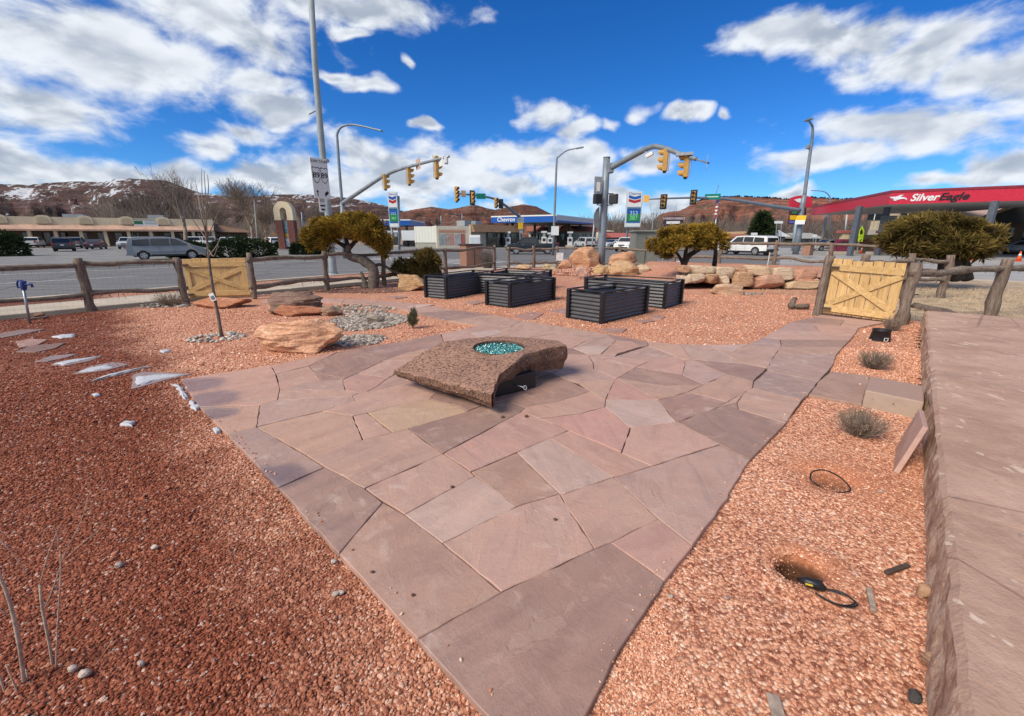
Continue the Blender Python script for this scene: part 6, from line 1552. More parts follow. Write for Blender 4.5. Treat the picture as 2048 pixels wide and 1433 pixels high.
# ------------------------------------------------------------------ vehicles
def paint(name, col): return pm('paint_' + name, col, .32, .05, 2, spec=.5, coat=.3)
RIM = pm('alloy_rim', (.45, .45, .46), .35, .1, metal=.7); HL = pm('headlamp_glass', (.62, .64, .66), .15, .05, spec=.8); TL = pm('tail_lamp', (.30, .012, .012), .2, .1, spec=.7); CHR = pm('chrome_trim', (.6, .6, .6), .2, .05, metal=.9); TRIM = pm('car_trim', (.03, .03, .032), .6, .1)
CARS = dict(
 sedan=dict(L=4.75, W=1.82, belt=.93, tum=.30, prof=[(0, .32), (0, .66), (.06, .90), (.55, .98), (.95, 1.02), (1.55, 1.36), (2.0, 1.45), (2.7, 1.43), (3.55, 1.0), (4.3, .88), (4.66, .72), (4.75, .5), (4.75, .30)], wh=(.92, 3.82, .33), win=[[(1.28, .99), (1.72, 1.31), (2.2, 1.37), (2.2, .99)], [(2.28, .99), (2.28, 1.37), (2.68, 1.35), (3.2, 1.02), (3.2, .99)]], front=((2.80, 1.39), (3.45, 1.05)), rear=((1.02, 1.06), (1.5, 1.33))),
 suv=dict(L=4.8, W=1.92, belt=1.08, tum=.22, prof=[(0, .42), (0, .80), (.03, 1.05), (.22, 1.62), (.45, 1.74), (2.4, 1.76), (2.9, 1.70), (3.55, 1.14), (4.45, 1.02), (4.74, .85), (4.8, .6), (4.8, .38)], wh=(.95, 3.85, .37), win=[[(.45, 1.12), (.55, 1.58), (1.2, 1.64), (1.2, 1.12)], [(1.28, 1.12), (1.28, 1.65), (2.15, 1.66), (2.15, 1.12)], [(2.22, 1.12), (2.22, 1.66), (2.75, 1.62), (3.3, 1.16), (3.3, 1.12)]], front=((2.95, 1.66), (3.48, 1.2)), rear=((.06, 1.12), (.24, 1.6))),
 big=dict(L=5.65, W=2.05, belt=1.15, tum=.18, prof=[(0, .48), (0, .86), (.03, 1.12), (.16, 1.72), (.36, 1.86), (3.0, 1.90), (3.5, 1.84), (4.15, 1.24), (5.35, 1.15), (5.6, .98), (5.65, .7), (5.65, .44)], wh=(1.15, 4.55, .40), win=[[(.35, 1.2), (.45, 1.70), (1.45, 1.77), (1.45, 1.2)], [(1.53, 1.2), (1.53, 1.77), (2.55, 1.79), (2.55, 1.2)], [(2.63, 1.2), (2.63, 1.79), (3.35, 1.76), (3.9, 1.26), (3.9, 1.2)]], front=((3.55, 1.79), (4.1, 1.3)), rear=((.05, 1.2), (.18, 1.7))),
 pickup=dict(L=5.6, W=1.95, belt=1.10, tum=.20, prof=[(0, .52), (0, .88), (.03, 1.10), (2.02, 1.12), (2.06, 1.14), (2.22, 1.66), (2.4, 1.78), (3.5, 1.78), (3.85, 1.68), (4.35, 1.18), (5.25, 1.06), (5.52, .9), (5.6, .65), (5.6, .45)], wh=(1.15, 4.50, .40), win=[[(2.3, 1.16), (2.42, 1.64), (3.12, 1.68), (3.12, 1.16)], [(3.2, 1.16), (3.2, 1.68), (3.62, 1.66), (4.1, 1.2), (4.1, 1.16)]], front=((3.88, 1.63), (4.30, 1.24)), rear=((2.08, 1.2), (2.22, 1.62))),
 van=dict(L=5.15, W=2.0, belt=1.10, tum=.20, prof=[(0, .40), (0, .85), (.03, 1.1), (.25, 1.66), (.5, 1.76), (2.9, 1.77), (3.4, 1.66), (4.35, 1.12), (4.95, .95), (5.12, .75), (5.15, .55), (5.15, .34)], wh=(1.0, 4.1, .36), win=[[(.4, 1.12), (.5, 1.56), (1.5, 1.64), (1.5, 1.12)], [(1.58, 1.12), (1.58, 1.64), (2.75, 1.66), (2.75, 1.12)], [(2.83, 1.12), (2.83, 1.66), (3.2, 1.62), (3.95, 1.18), (3.95, 1.12)]], front=((3.45, 1.61), (4.25, 1.17)), rear=((.06, 1.16), (.26, 1.6))),
 jeep=dict(L=4.4, W=1.9, belt=1.15, tum=.08, prof=[(0, .5), (0, .9), (.02, 1.15), (.06, 1.75), (.2, 1.84), (2.5, 1.84), (2.75, 1.8), (2.95, 1.2), (4.25, 1.14), (4.38, 1.0), (4.4, .7), (4.4, .5)], wh=(.85, 3.5, .42), win=[[(.2, 1.2), (.25, 1.72), (1.1, 1.74), (1.1, 1.2)], [(1.2, 1.2), (1.2, 1.74), (1.95, 1.74), (1.95, 1.2)], [(2.05, 1.2), (2.05, 1.74), (2.65, 1.72), (2.82, 1.2)]], front=((2.78, 1.74), (2.93, 1.25)), rear=((.02, 1.2), (.06, 1.7))))
def car(kind, label, cat, pos, deg, pmat, name=None, group=None, lit=False):
    """built at the origin heading +X, then moved; deg = heading measured from +X"""
    S = CARS[kind]; L, W_, bl, tum = S['L'], S['W'], S['belt'], S['tum']; xr, xf, rw_ = S['wh']
    th = thing(name or 'parked_' + ('car' if kind in ('sedan', 'jeep') else kind if kind != 'big' else 'suv'), label, cat, (0, 0, 0), group)
    def hw(z):
        if z <= .5: return W_ / 2 - (.5 - z) * .12
        return W_ / 2 - .02 * ((z - .75) / .3) ** 2 if z <= bl else W_ / 2 - .03 - (z - bl) * tum
    X0 = L / 2; ra = rw_ * 1.16; zb = S['prof'][-1][1]
    arch = lambda cx: [(cx + ra * math.cos(a), max(zb, rw_ + ra * math.sin(a))) for a in [R(k) for k in range(-12, 193, 17)]]
    out = list(S['prof']) + arch(xf) + arch(xr)
    n = len(out); mb = MB()
    for s in (-1, 1): mb.v += [(x - X0, s * hw(z), z) for x, z in out]
    mb.f = [tuple(range(n)), tuple(range(2 * n - 1, n - 1, -1))] + [(i, (i + 1) % n, n + (i + 1) % n, n + i) for i in range(n)]
    body = mb.build('body', pmat, th, bevel=.035, seg=2)
    MB().box((0, 0, .42), (L * .86, W_ * .8, .3)).build('underbody', TRIM, th)
    for poly in S['win']:
        for s in (-1, 1):
            P_ = [Vector((x - X0, s * (hw(z) + .004), z)) for x, z in poly]; MB().extr(P_, (0, s * .008, 0)).build('side_window', GLASS, th)
    for key, nm in (('front', 'windscreen'), ('rear', 'rear_window')):
        (x0, z0), (x1, z1) = S[key]; nn = Vector((z0 - z1, 0, x1 - x0)).normalized()
        if key == 'front' and nn.x < 0 or key == 'rear' and nn.x > 0: nn = -nn
        q = [Vector((x0 - X0, -hw(z0) * .88, z0)), Vector((x0 - X0, hw(z0) * .88, z0)), Vector((x1 - X0, hw(z1) * .9, z1)), Vector((x1 - X0, -hw(z1) * .9, z1))]
        MB().extr([p_ + nn * .012 for p_ in q], nn * .012).build(nm, GLASS, th)
    for cx in (xr, xf):
        for s in (-1, 1):
            c = Vector((cx - X0, s * (W_ / 2 - .13), rw_)); w = MB().tube([c - Vector((0, s * .1, 0)), c + Vector((0, s * .12, 0))], rw_, 24).build('wheel', RUBBER, th, bevel=.03)
            MB().tube([c + Vector((0, s * .10, 0)), c + Vector((0, s * .128, 0))], rw_ * .64, 20).build('rim', RIM, w)
            mb = MB()
            for k in range(5):
                a = k * 1.2566; mb.box(c + Vector((math.cos(a + .63) * rw_ * .42, s * .130, math.sin(a + .63) * rw_ * .42)), (rw_ * .2, .01, rw_ * .2), M=Matrix.Rotation(-a - .63, 3, 'Y'))
            mb.build('rim_opening', RUBBER, w)
    zl = bl - .2
    for s in (-1, 1):
        MB().box((L / 2 - .07, s * (W_ / 2 - .24), zl - .06), (.14, .36, .16)).build('headlight', HL, th, bevel=.02)
        MB().box((-L / 2 + .035, s * (W_ / 2 - .14), zl + (.08 if kind != 'sedan' else .02)), (.1, .2, .42 if kind in ('big', 'suv', 'pickup', 'van') else .2)).build('tail_light', TL, th, bevel=.02)
        MB().box((S['win'][-1][-1][0] - X0 + .12, s * (W_ / 2 + .07), bl + .09), (.12, .16, .13)).build('mirror', pmat, th, bevel=.03)
        for hx in (.36, .60): MB().box((S['win'][0][0][0] * .2 + L * hx - X0, s * (hw(bl - .1) + .012), bl - .1), (.2, .024, .035)).build('door_handle', CHR if kind != 'van' else pmat, th)
        for dx in (.38, .56): MB().box((L * dx - X0 + .1, s * (hw(.75) + .002), .78), (.008, .008, .6)).build('door_seam', TRIM, th)
        MB().box((0, s * (W_ / 2 - .015), .40), (xf - xr - ra * 2.1, .04, .09)).build('sill', TRIM, th)
    MB().box((L / 2 - .01, 0, zb + .14), (.08, W_ * .86, .16)).build('front_bumper', TRIM, th, bevel=.03); MB().box((L / 2 - .012, 0, zl - .08), (.05, W_ * .42, .16)).build('grille', TRIM, th)
    MB().box((-L / 2 + .01, 0, zb + .12), (.1, W_ * .9, .16)).build('rear_bumper', TRIM if kind != 'pickup' else CHR, th, bevel=.03); MB().box((-L / 2 - .012, 0, zl - .06), (.02, .32, .14)).build('licence_plate', SWHITE, th)
    if kind == 'pickup':
        MB().box((-L / 2 + 1.03, 0, 1.10), (1.8, W_ * .8, .05)).build('bed', TRIM, th)
    if kind in ('big', 'suv', 'van'):
        for s in (-1, 1): MB().tube([(-L / 2 + .6, s * (hw(1.7) - .1), S['prof'][5][1] + .03), (-L / 2 + 2.6, s * (hw(1.7) - .1), S['prof'][5][1] + .03)], .022, 6).build('roof_rail', CHR, th)
    th.location = pos; th.rotation_euler.z = R(deg); OFF[th] = Vector(pos); return th
gz = lambda x, y: Vector(G(x, y, -.13))
PW, PS, PD, PB, PG2, PR, PM = paint('white', (.70, .70, .68)), paint('silver', (.40, .42, .43)), paint('charcoal', (.035, .04, .048)), paint('black', (.012, .014, .018)), paint('grey', (.13, .15, .17)), paint('red', (.20, .012, .02)), paint('maroon', (.05, .018, .02))
CPK = 'cars in the strip-mall car park'
car('pickup', 'black crew-cab pickup driving left through the crossing', 'pickup truck', gz(1064, 509) + Vector((0, .5, 0)), 180, PB, 'pickup_truck')
car('big', 'white full-size sport utility vehicle driving away at right', 'suv', gz(1497, 511) + Vector((.3, 1.2, 0)), 117, PW, 'sport_utility_vehicle')
car('van', 'grey minivan driving right along the left street', 'minivan', gz(322, 520) + Vector((0, .9, 0)), 40, paint('silver_grey', (.22, .24, .26)), 'minivan')
car('pickup', 'white pickup parked tail-out at far left of the car park', 'pickup truck', gz(69, 495.5), 125, paint('cream', (.62, .60, .52)), 'parked_pickup', CPK)
car('suv', 'dark sport utility vehicle seen from behind at left of the car park', 'suv', gz(131, 503), 132, PD, 'parked_suv', CPK)
car('pickup', 'grey pickup parked just behind the dark sport utility vehicle', 'pickup truck', gz(142, 497.5) + Vector((0, 1, 0)), 125, PG2, 'parked_pickup', CPK)
car('suv', 'dark blue vehicle parked under the strip-mall eave', 'suv', gz(171, 493), 130, paint('navy', (.02, .028, .05)), 'parked_suv', CPK)
car('sedan', 'maroon sedan seen from behind in the car park', 'car', gz(194, 499), 122, PM, 'parked_sedan', CPK)
car('suv', 'silver crossover facing out, left of the minivan', 'suv', gz(248, 498.5) + Vector((.4, .6, 0)), -62, PS, 'parked_suv', CPK)
car('jeep', 'white boxy off-roader half hidden behind the minivan', 'off-roader', gz(392, 497), -60, PW, 'parked_offroader', CPK)
car('jeep', 'white boxy off-roader above the left end of the broad hedge', 'off-roader', gz(420, 497), -50, PW, 'parked_offroader', CPK)
car('suv', 'silver-white crossover behind the broad hedge', 'suv', gz(463, 495), -35, PS, 'parked_suv', CPK)
car('pickup', 'white pickup parked right of the broad hedge', 'pickup truck', gz(508, 493), -170, PW, 'parked_pickup', CPK)
car('suv', 'white sport utility vehicle left of the arched sign', 'suv', gz(543, 492.5), 140, PW, 'parked_suv', CPK)
car('sedan', 'small red car between white vehicles in the car park', 'car', gz(441, 492.5), -60, PR, 'parked_sedan', CPK)
car('sedan', 'dark red car parked in front of the painted wall', 'car', gz(929, 493), 150, PR, 'parked_sedan')
car('suv', 'silver sport utility vehicle left of the corner mast', 'suv', gz(1170, 497) + Vector((0, .5, 0)), 105, PS, 'parked_suv')
car('suv', 'white crossover right of the corner mast facing the street', 'suv', gz(1252, 503), -120, PW, 'street_suv')
car('sedan', 'pale car behind the white crossover', 'car', gz(1229, 499), -150, PS, 'street_car')
car('sedan', 'dark car just right of the corner mast foot', 'car', gz(1216, 494), 160, PD, 'parked_sedan')
car('sedan', 'silver sedan parked left of the fuel pumps', 'car', gz(1668, 503) + Vector((0, 1.2, 0)), 180, PS, 'parked_sedan')
car('suv', 'dark car parked behind the windswept juniper', 'suv', gz(1868, 514) + Vector((1.5, 4, 0)), 150, PD, 'parked_suv')
car('suv', 'dark blue-grey car at the store front behind the juniper', 'suv', gz(1925, 514) + Vector((4, 7, 0)), 60, PG2, 'parked_suv')
car('sedan', 'silver car at the far right edge by the store', 'car', gz(2038, 512) + Vector((3, 2, 0)), 100, PS, 'parked_sedan')
# ------------------------------------------------------------------ buildings
STUC = pm('tan_stucco', (.58, .485, .34), .85, .1, .5, .2, 40); TERRA = pm('dusty_terracotta', (.44, .28, .205), .85, .2, .8); BRICKC = pm('red_brick', (.17, .065, .05), .85, .35, 2.5); RROOF = pm('rust_red_roof', (.28, .105, .06), .8, .2, 1.5); BROOF = pm('brown_roof', (.20, .115, .065), .8, .2, .8); CREAM = pm('cream_wall', (.60, .55, .44), .8, .12, .6); GREYW = pm('grey_wall', (.33, .31, .28), .85, .15, .5); SHADEW = pm('shaded_brown_wall', (.13, .095, .07), .85, .2, .6)  # SHADEW: brown walls made darker, shade under the eaves put into the colour
def seg(A, B):
    e = (B - A); L = e.length; e.normalize(); m = Vector((e.y, -e.x, 0))
    if m.dot(A + B) > 0: m = -m
    return e, m, L
def fbox(A, e, m, u0, u1, z0, z1, d0, d1, name, mat, parent, bevel=0):
    """box on a facade: u along it, z up, d outwards"""
    q = [A + e * u0 + m * d0, A + e * u1 + m * d0, A + e * u1 + m * d1, A + e * u0 + m * d1]
    return MB().prism(q, z0, z1).build(name, mat, parent, bevel=bevel)
def gnd(x, Y): v = YP(x, 474, Y); v.z = 0; return v
# strip mall
A, B = gnd(-150, 76), gnd(432, 97); e, m, L = seg(A, B)
sm_ = thing('strip_mall', 'long tan strip mall with arched parapet blocks and a terracotta eave', 'building', A + e * L / 2)
fbox(A, e, m, 0, L, -.1, 4.6, -14, 0, 'shop_wall', SHADEW, sm_)
fbox(A, e, m, 0, L, 3.75, 5.25, .0, 1.6, 'parapet', STUC, sm_)
P0 = [A + m * 1.6, A + m * 3.4]; q = MB(); Z = (3.85, 2.75)
q.add([tuple(A + m * 1.55 + Vector((0, 0, 3.9))), tuple(B + m * 1.55 + Vector((0, 0, 3.9))), tuple(B + m * 3.4 + Vector((0, 0, 3.05))), tuple(A + m * 3.4 + Vector((0, 0, 3.05))), tuple(A + m * 3.4 + Vector((0, 0, 2.75))), tuple(B + m * 3.4 + Vector((0, 0, 2.75))), tuple(B + m * .1 + Vector((0, 0, 2.75))), tuple(A + m * .1 + Vector((0, 0, 2.75)))], [(0, 1, 2, 3), (3, 2, 5, 4), (4, 5, 6, 7)]); q.build('eave', TERRA, sm_)
for k in range(12): fbox(A, e, m, 3 + k * L / 12, 3.5 + k * L / 12, -.1, 2.76, 2.4, 2.9, 'column', STUC, sm_)
for k in range(16):
    u = 1.5 + k * L / 16
    w_ = fbox(A, e, m, u, u + L / 16 - 1.6, .35, 2.45, .005, .06, 'shop_window', GLASS, sm_); fbox(A, e, m, u + L / 32 - .9, u + L / 32 - .75, .35, 2.45, .061, .1, 'mullion', GREYW, w_)
for px in (24, 110, 190, 268, 337, -60):
    Yq = 76 + (px + 150) / 582 * 21; u = (gnd(px, Yq) - A).dot(e); c = A + e * u + m * 1.6
    a_ = MB(); n = 12
    a_.extr([c + e * (1.1 * math.cos(math.pi * i / n)) + Vector((0, 0, 4.95 + .6 * math.sin(math.pi * i / n))) for i in range(n + 1)] + [c - e * 1.1 + Vector((0, 0, 4.1)), c + e * 1.1 + Vector((0, 0, 4.1))], m * .25); ao = a_.build('arch_block', STUC, sm_, bevel=.04)
    a_ = MB(); a_.extr([c + m * .26 + e * (.75 * math.cos(math.pi * i / n)) + Vector((0, 0, 4.75 + .45 * math.sin(math.pi * i / n))) for i in range(n + 1)] + [c + m * .26 - e * .75 + Vector((0, 0, 4.05)), c + m * .26 + e * .75 + Vector((0, 0, 4.05))], m * .03); a_.build('arch_recess', pm('tan_stucco_dark', (.44, .36, .24), .85, .1), ao)
u = (gnd(304, 92.3) - A).dot(e)
sgx = fbox(A, e, m, u - 2.1, u + 2.1, 3.65, 4.95, 1.62, 1.8, 'shop_sign', SBLACK, sm_, .05); fbox(A, e, m, u - 1.95, u + 1.95, 3.8, 4.85, 1.8, 1.83, 'sign_face', SWHITE, sgx); fbox(A, e, m, u - 1.85, u - .5, 4.1, 4.75, 1.83, 1.85, 'green_block', pm('sign_dark_green', (.03, .14, .06), .5), sgx)
for dz in (4.15, 4.5): fbox(A, e, m, u - .25, u + 1.7, dz, dz + .16, 1.83, 1.85, 'print_line', pm('print_grey', (.25, .32, .36), .5), sgx)
for px, w, h in ((152, 3.0, .9), (316, 2.6, 1.1)):
    u = (gnd(px, 86 if px < 200 else 92) - A).dot(e); fbox(A, e, m, u - w / 2, u + w / 2, 4.6, 5.3 + h * .7, -4, -2, 'rooftop_unit', pm('rooftop_grey', (.4, .42, .43), .6), sm_)
# low building at the mall's right end
A, B = gnd(425, 98), gnd(495, 108); e, m, L = seg(A, B)
t2 = thing('low_building', 'low brown-roofed building at the right end of the strip mall', 'building', A)
fbox(A, e, m, 0, L, -.1, 2.8, -8, 0, 'wall', SHADEW, t2); q = MB(); q.extr([A + m * 2.2 + Vector((0, 0, 2.7)), A - m * 4 + Vector((0, 0, 4.3)), A - m * 9 + Vector((0, 0, 2.7))], e * L); q.build('roof', BROOF, t2)
for k in range(4): fbox(A, e, m, 1 + k * L / 4, 2.6 + k * L / 4, .6, 2.1, .005, .05, 'window', GLASS, t2)
A, B = gnd(540, 104), gnd(556, 104); e, m, L = seg(A, B)
t2 = thing('small_house', 'small gabled house just left of the arched sign', 'building', A)
fbox(A, e, m, 0, L, -.1, 1.9, -4, 0, 'wall', SHADEW, t2); q = MB(); q.extr([A - e * .3 + Vector((0, 0, 1.8)), A + e * (L / 2) + Vector((0, 0, 3.0)), B + e * .3 + Vector((0, 0, 1.8))], -m * 5); q.build('roof', BROOF, t2); fbox(A, e, m, .5, 1.3, .5, 1.4, .005, .05, 'window', GLASS, t2)
# arched brick sign
Ya = 62; c0 = gnd(572, Ya)
asg = thing('arched_sign', 'tall arched stucco sign on two brick piers', 'sign', c0)
X0_, X1_ = gnd(554, Ya).x, gnd(591, Ya).x; zt = YP(572, 403, Ya).z; zs = YP(572, 441, Ya).z; pw = (X1_ - X0_) * .36
mb = MB(); n = 16; cx = (X0_ + X1_) / 2; ro, ri = (X1_ - X0_) / 2, (X1_ - X0_) * .17; zc = zt - ro
outp = [(cx + ro * math.cos(math.pi * i / n), zc + ro * math.sin(math.pi * i / n)) for i in range(n + 1)]; inp = [(cx - ri * math.cos(math.pi * i / n), zc + ri * 1.1 * math.sin(math.pi * i / n)) for i in range(n + 1)]
mb.extr([Vector((x, Ya, z)) for x, z in [(X1_, zs)] + outp + [(X0_, zs), (cx - ri, zs)] + inp + [(cx + ri, zs)]], (0, 1.0, 0)); mb.build('arch', STUC, asg)
for s in (0, 1):
    x0 = X0_ + .05 if s == 0 else X1_ - pw - .05
    pier = MB().box((x0 + pw / 2, Ya + .5, zs / 2), (pw, .9, zs)).build('pier', BRICKC, asg)
    mb = MB()
    for r_ in range(int(zs / .25)):
        for k in range(3): mb.box((x0 + (k + .5 + (.25 if r_ % 2 else -.1)) * pw / 3.2, Ya + .04, .13 + r_ * .25), (pw / 3.2 - .05, .05, .2))
    tag(mb.build('brick_courses', pm('brick_face', (.22, .085, .065), .85, .4, 6), pier), kind='stuff')
for z0, z1, m_ in ((.58, .98, pm('panel_teal', (.16, .34, .38), .5, .4, 2)), (.40, .56, pm('panel_amber', (.5, .34, .08), .5, .4, 2)), (.08, .38, pm('panel_white_grey', (.5, .55, .6), .5, .5, 3))):
    MB().box((cx, Ya + .4, (z0 + z1) / 2 * zs), ((X1_ - X0_) * .3, .1, (z1 - z0) * zs)).build('tenant_panel', m_, asg)
# fuel station in the middle
def canopy(label, near, left, right, zb, zt, face_l, face_r, cols, name='fuel_canopy', cap=None):
    th = thing(name, label, 'canopy', Vector((near.x, near.y, 0))); dl, dr = (left - near), (right - near); far = left + dr
    MB().prism([near, left, far, right], zb, zt).build('deck', pm('canopy_soffit', (.42, .42, .41), .6, .06), th)
    for a, b, mt, nm in ((near, left, face_l, 'fascia'), (near, right, face_r, 'fascia')):
        e, m, L = seg(a, b); fbox(a, e, m, -.06, L + .06, zb - .02, zt + .05, 0.002, .08, nm, mt, th)
        fbox(a, e, m, -.1, L + .1, zt + .05, zt + .05 + (cap or .2), -.05, .12, 'fascia_cap', (SWHITE if cap else pm('cap_dark_red', (.22, .02, .03), .4)), th)
    for (u, v) in cols:
        q = near + dl * u + dr * v; MB().box((q.x, q.y, zb / 2 - .05), (.42, .42, zb + .1), math.atan2(dl.y, dl.x)).build('column', pm('column_slate', (.10, .12, .145), .5) if not cap else pm('column_dark', (.09, .085, .08), .6), th, bevel=.02)
    return th
N_, Lf, Rt = gnd(1111, 78), gnd(984, 84), gnd(1189, 98); N_.z = Lf.z = Rt.z = 0
zb_, zt_ = YP(1111, 444, 78).z, YP(1111, 431.5, 78).z
ch = canopy('blue and white fuel canopy behind the black pickup', N_, Lf, Rt, zb_, zt_ - .1, SBLUE, pm('canopy_pale', (.55, .56, .58), .5, .05), [(.2, .15), (.8, .15), (.2, .6), (.8, .6), (.2, .9)], cap=.22)
e, m, L = seg(N_, Lf)
text('Chevron', 'lettering', SWHITE, ch, N_ + e * (L * .76) + m * .1 + Vector((0, 0, (zb_ + zt_) / 2)), 1.05, -e, (0, 0, 1), .02, bold=.02)
e2_, m2_, L2_ = seg(N_, Rt); fbox(N_, e2_, m2_, 0, L2_, zb_ - .02, zb_ + .3, .082, .1, 'blue_stripe', SBLUE, ch)
N2, L2, R2 = gnd(822, 84), gnd(715, 84), gnd(850, 100)
canopy('small blue fuel canopy behind the left price sign', N2, L2, R2, YP(822, 451, 84).z, YP(822, 442, 84).z, SBLUE, SBLUE, [(.1, .1), (.45, .1), (.8, .1), (.1, .7)], cap=.2)
PUMPW = pm('pump_white', (.6, .61, .62), .5, .1)
def pump(label, x, Y, top, mats, w=.9, name='fuel_pump'):
    g = gnd(x, Y); th = thing(name, label, 'fuel pump', g, 'fuel pumps'); h = YP(x, top, Y).z
    MB().box((g.x, Y, .05), (w * 1.6, 1.2, .3)).build('island', CONC, th); MB().box((g.x, Y, h * .32), (w, .6, h * .62)).build('body', mats[0], th, bevel=.03)
    MB().box((g.x, Y, h * .80), (w * .5, .4, h * .36)).build('neck', mats[1], th); MB().box((g.x, Y, h * .95), (w * 1.1, .62, h * .12)).build('header', mats[2], th, bevel=.03)
    MB().box((g.x, Y - .305, h * .44), (w * .6, .02, h * .2)).build('display', DARK, th)
    for s in (-1, 1): MB().tube([(g.x + s * w * .48, Y - .2, h * .55), (g.x + s * w * .62, Y - .3, h * .3), (g.x + s * w * .5, Y - .3, h * .15)], .03, 6).build('hose', BLACK, th)
for lb, x, tp in (('white fuel pump right of the store front', 1016, 464), ('white fuel pump behind the pickup bed', 1088, 463), ('fuel pump under the blue canopy corner', 1100, 466), ('fuel pump at the right end of the blue canopy', 1140, 464)): pump(lb, x, 80, tp, (PUMPW, SBACK, PUMPW))
for lb, x in (('fuel pump under the small blue canopy, left', 777, ), ('fuel pump under the small blue canopy, right', 792)): pump(lb, x, 82, 462, (DARK, SBACK, PUMPW))
# store and painted wall
A, B = gnd(941, 74), gnd(1040, 84); e, m, L = seg(A, B)
st = thing('store', 'flat-roofed store with a brown mansard and dark shop windows', 'building', A)
zt = YP(941, 450, 74).z
fbox(A, e, m, 0, L, -.1, zt - .2, -9, 0, 'wall', SHADEW, st); q = MB(); q.extr([A + m * 1.1 + Vector((0, 0, zt - 1.15)), A + m * .5 + Vector((0, 0, zt + .05)), A - m * .4 + Vector((0, 0, zt + .05)), A - m * .4 + Vector((0, 0, zt - 1.15))], e * L); q.build('mansard_roof', pm('brown_mansard', (.27, .165, .095), .8, .15, 1.5), st)
fbox(A, e, m, .2, L * .28, -.1, zt - 1.2, .003, .05, 'stone_pier', pm('pale_stone_wall', (.42, .38, .32), .85, .25, 2), st)
for u0, u1 in ((.32, .48), (.50, .62), (.64, .78), (.8, .96)): fbox(A, e, m, L * u0, L * u1, .25, zt - 1.3, .003, .06, 'shop_window', GLASS, st)
for u0 in (.05, .25): fbox(A, e, m, L * u0, L * (u0 + .12), zt - .2, zt + .75, -4, -2, 'rooftop_unit', SBACK, st)
A, B = gnd(873.5, 72), gnd(941, 74); e, m, L = seg(A, B); zt = YP(905, 452.5, 73).z
pw_ = thing('painted_building', 'cream building with a faded red painted wall advertisement', 'building', A)
fbox(A, e, m, 0, L, -.1, zt, -9, 0, 'wall', CREAM, pw_)
fbox(A, e, m, L * .06, L * .86, zt * .68, zt * .84, .002, .02, 'faded_band', pm('faded_peach', (.55, .36, .26), .85, .15), pw_)
for k in range(26): fbox(A, e, m, L * (.08 + k * .0295), L * (.08 + k * .0295 + .013), zt * .69, zt * (.79 + .035 * (k % 3 == 0)), .021, .03, 'painted_stroke', pm('faded_red', (.42, .15, .10), .85, .2), pw_)
for u0, u1, m_ in ((.06, .2, pm('mural_blue_grey', (.32, .35, .36), .85, .35, 1.2)), (.22, .36, pm('mural_grey', (.36, .31, .30), .85, .35, 1.2)), (.37, .51, pm('mural_pink', (.50, .27, .22), .85, .3, 1.2)), (.53, .68, pm('mural_sky', (.40, .40, .42), .85, .4, 1.0)), (.70, .84, pm('mural_red', (.38, .14, .13), .85, .25, 1.2))): fbox(A, e, m, L * u0, L * u1, zt * .1, zt * .64, .002, .015, 'painted_panel', m_, pw_)
fbox(A, e, m, L * .985, L * 1.01, -.1, zt + .1, 0.003, .25, 'corner_pilaster', CREAM, pw_)
ic = thing('ice_chest', 'white ice chest standing in front of the store wall', 'ice chest', gnd(950, 70)); g = gnd(950, 70)
MB().box((g.x, 70, .95), (1.7, .8, 2.0)).build('body', WHITE, ic, bevel=.04); MB().box((g.x - .4, 69.59, 1.0), (.7, .02, 1.2)).build('door', pm('ice_door', (.5, .55, .6), .4), ic); MB().box((g.x + .4, 69.59, 1.0), (.7, .02, 1.2)).build('door', pm('ice_door', (.5, .55, .6), .4), ic)
A, B = gnd(829, 73), gnd(872, 72.5); e, m, L = seg(A, B); zt = YP(850, 453.5, 73).z
wb = thing('white_trailer', 'large plain white box trailer left of the painted wall', 'trailer', A)
fbox(A, e, m, 0, L, .75, zt, -2.5, 0, 'box', pm('trailer_white', (.68, .69, .62), .5, .05), wb, .03); fbox(A, e, m, 0, L, -.1, .75, -2.2, -.08, 'skirt', pm('trailer_skirt', (.33, .33, .27), .7), wb)
for k in range(7): fbox(A, e, m, L * (k + .5) / 7, L * (k + .5) / 7 + .04, .78, zt - .05, .002, .02, 'panel_rib', pm('trailer_rib', (.6, .61, .55), .5), wb)
A, B = gnd(803, 84), gnd(829, 84); e, m, L = seg(A, B); zt = YP(815, 461.5, 84).z
wb = thing('white_truck_box', 'smaller white truck box behind the trailer', 'trailer', A); fbox(A, e, m, 0, L, 1.0, zt, -2.4, 0, 'box', pm('truck_box_white', (.62, .66, .70), .5, .05), wb, .03); fbox(A, e, m, .3, L - .3, .1, 1.0, -2, -.3, 'chassis', DARK, wb)
for u in (.25, .75): MB().tube([A + e * L * u + m * .0 + Vector((0, 0, .5)), A + e * L * u - m * .4 + Vector((0, 0, .5))], .5, 16).build('wheel', RUBBER, wb)
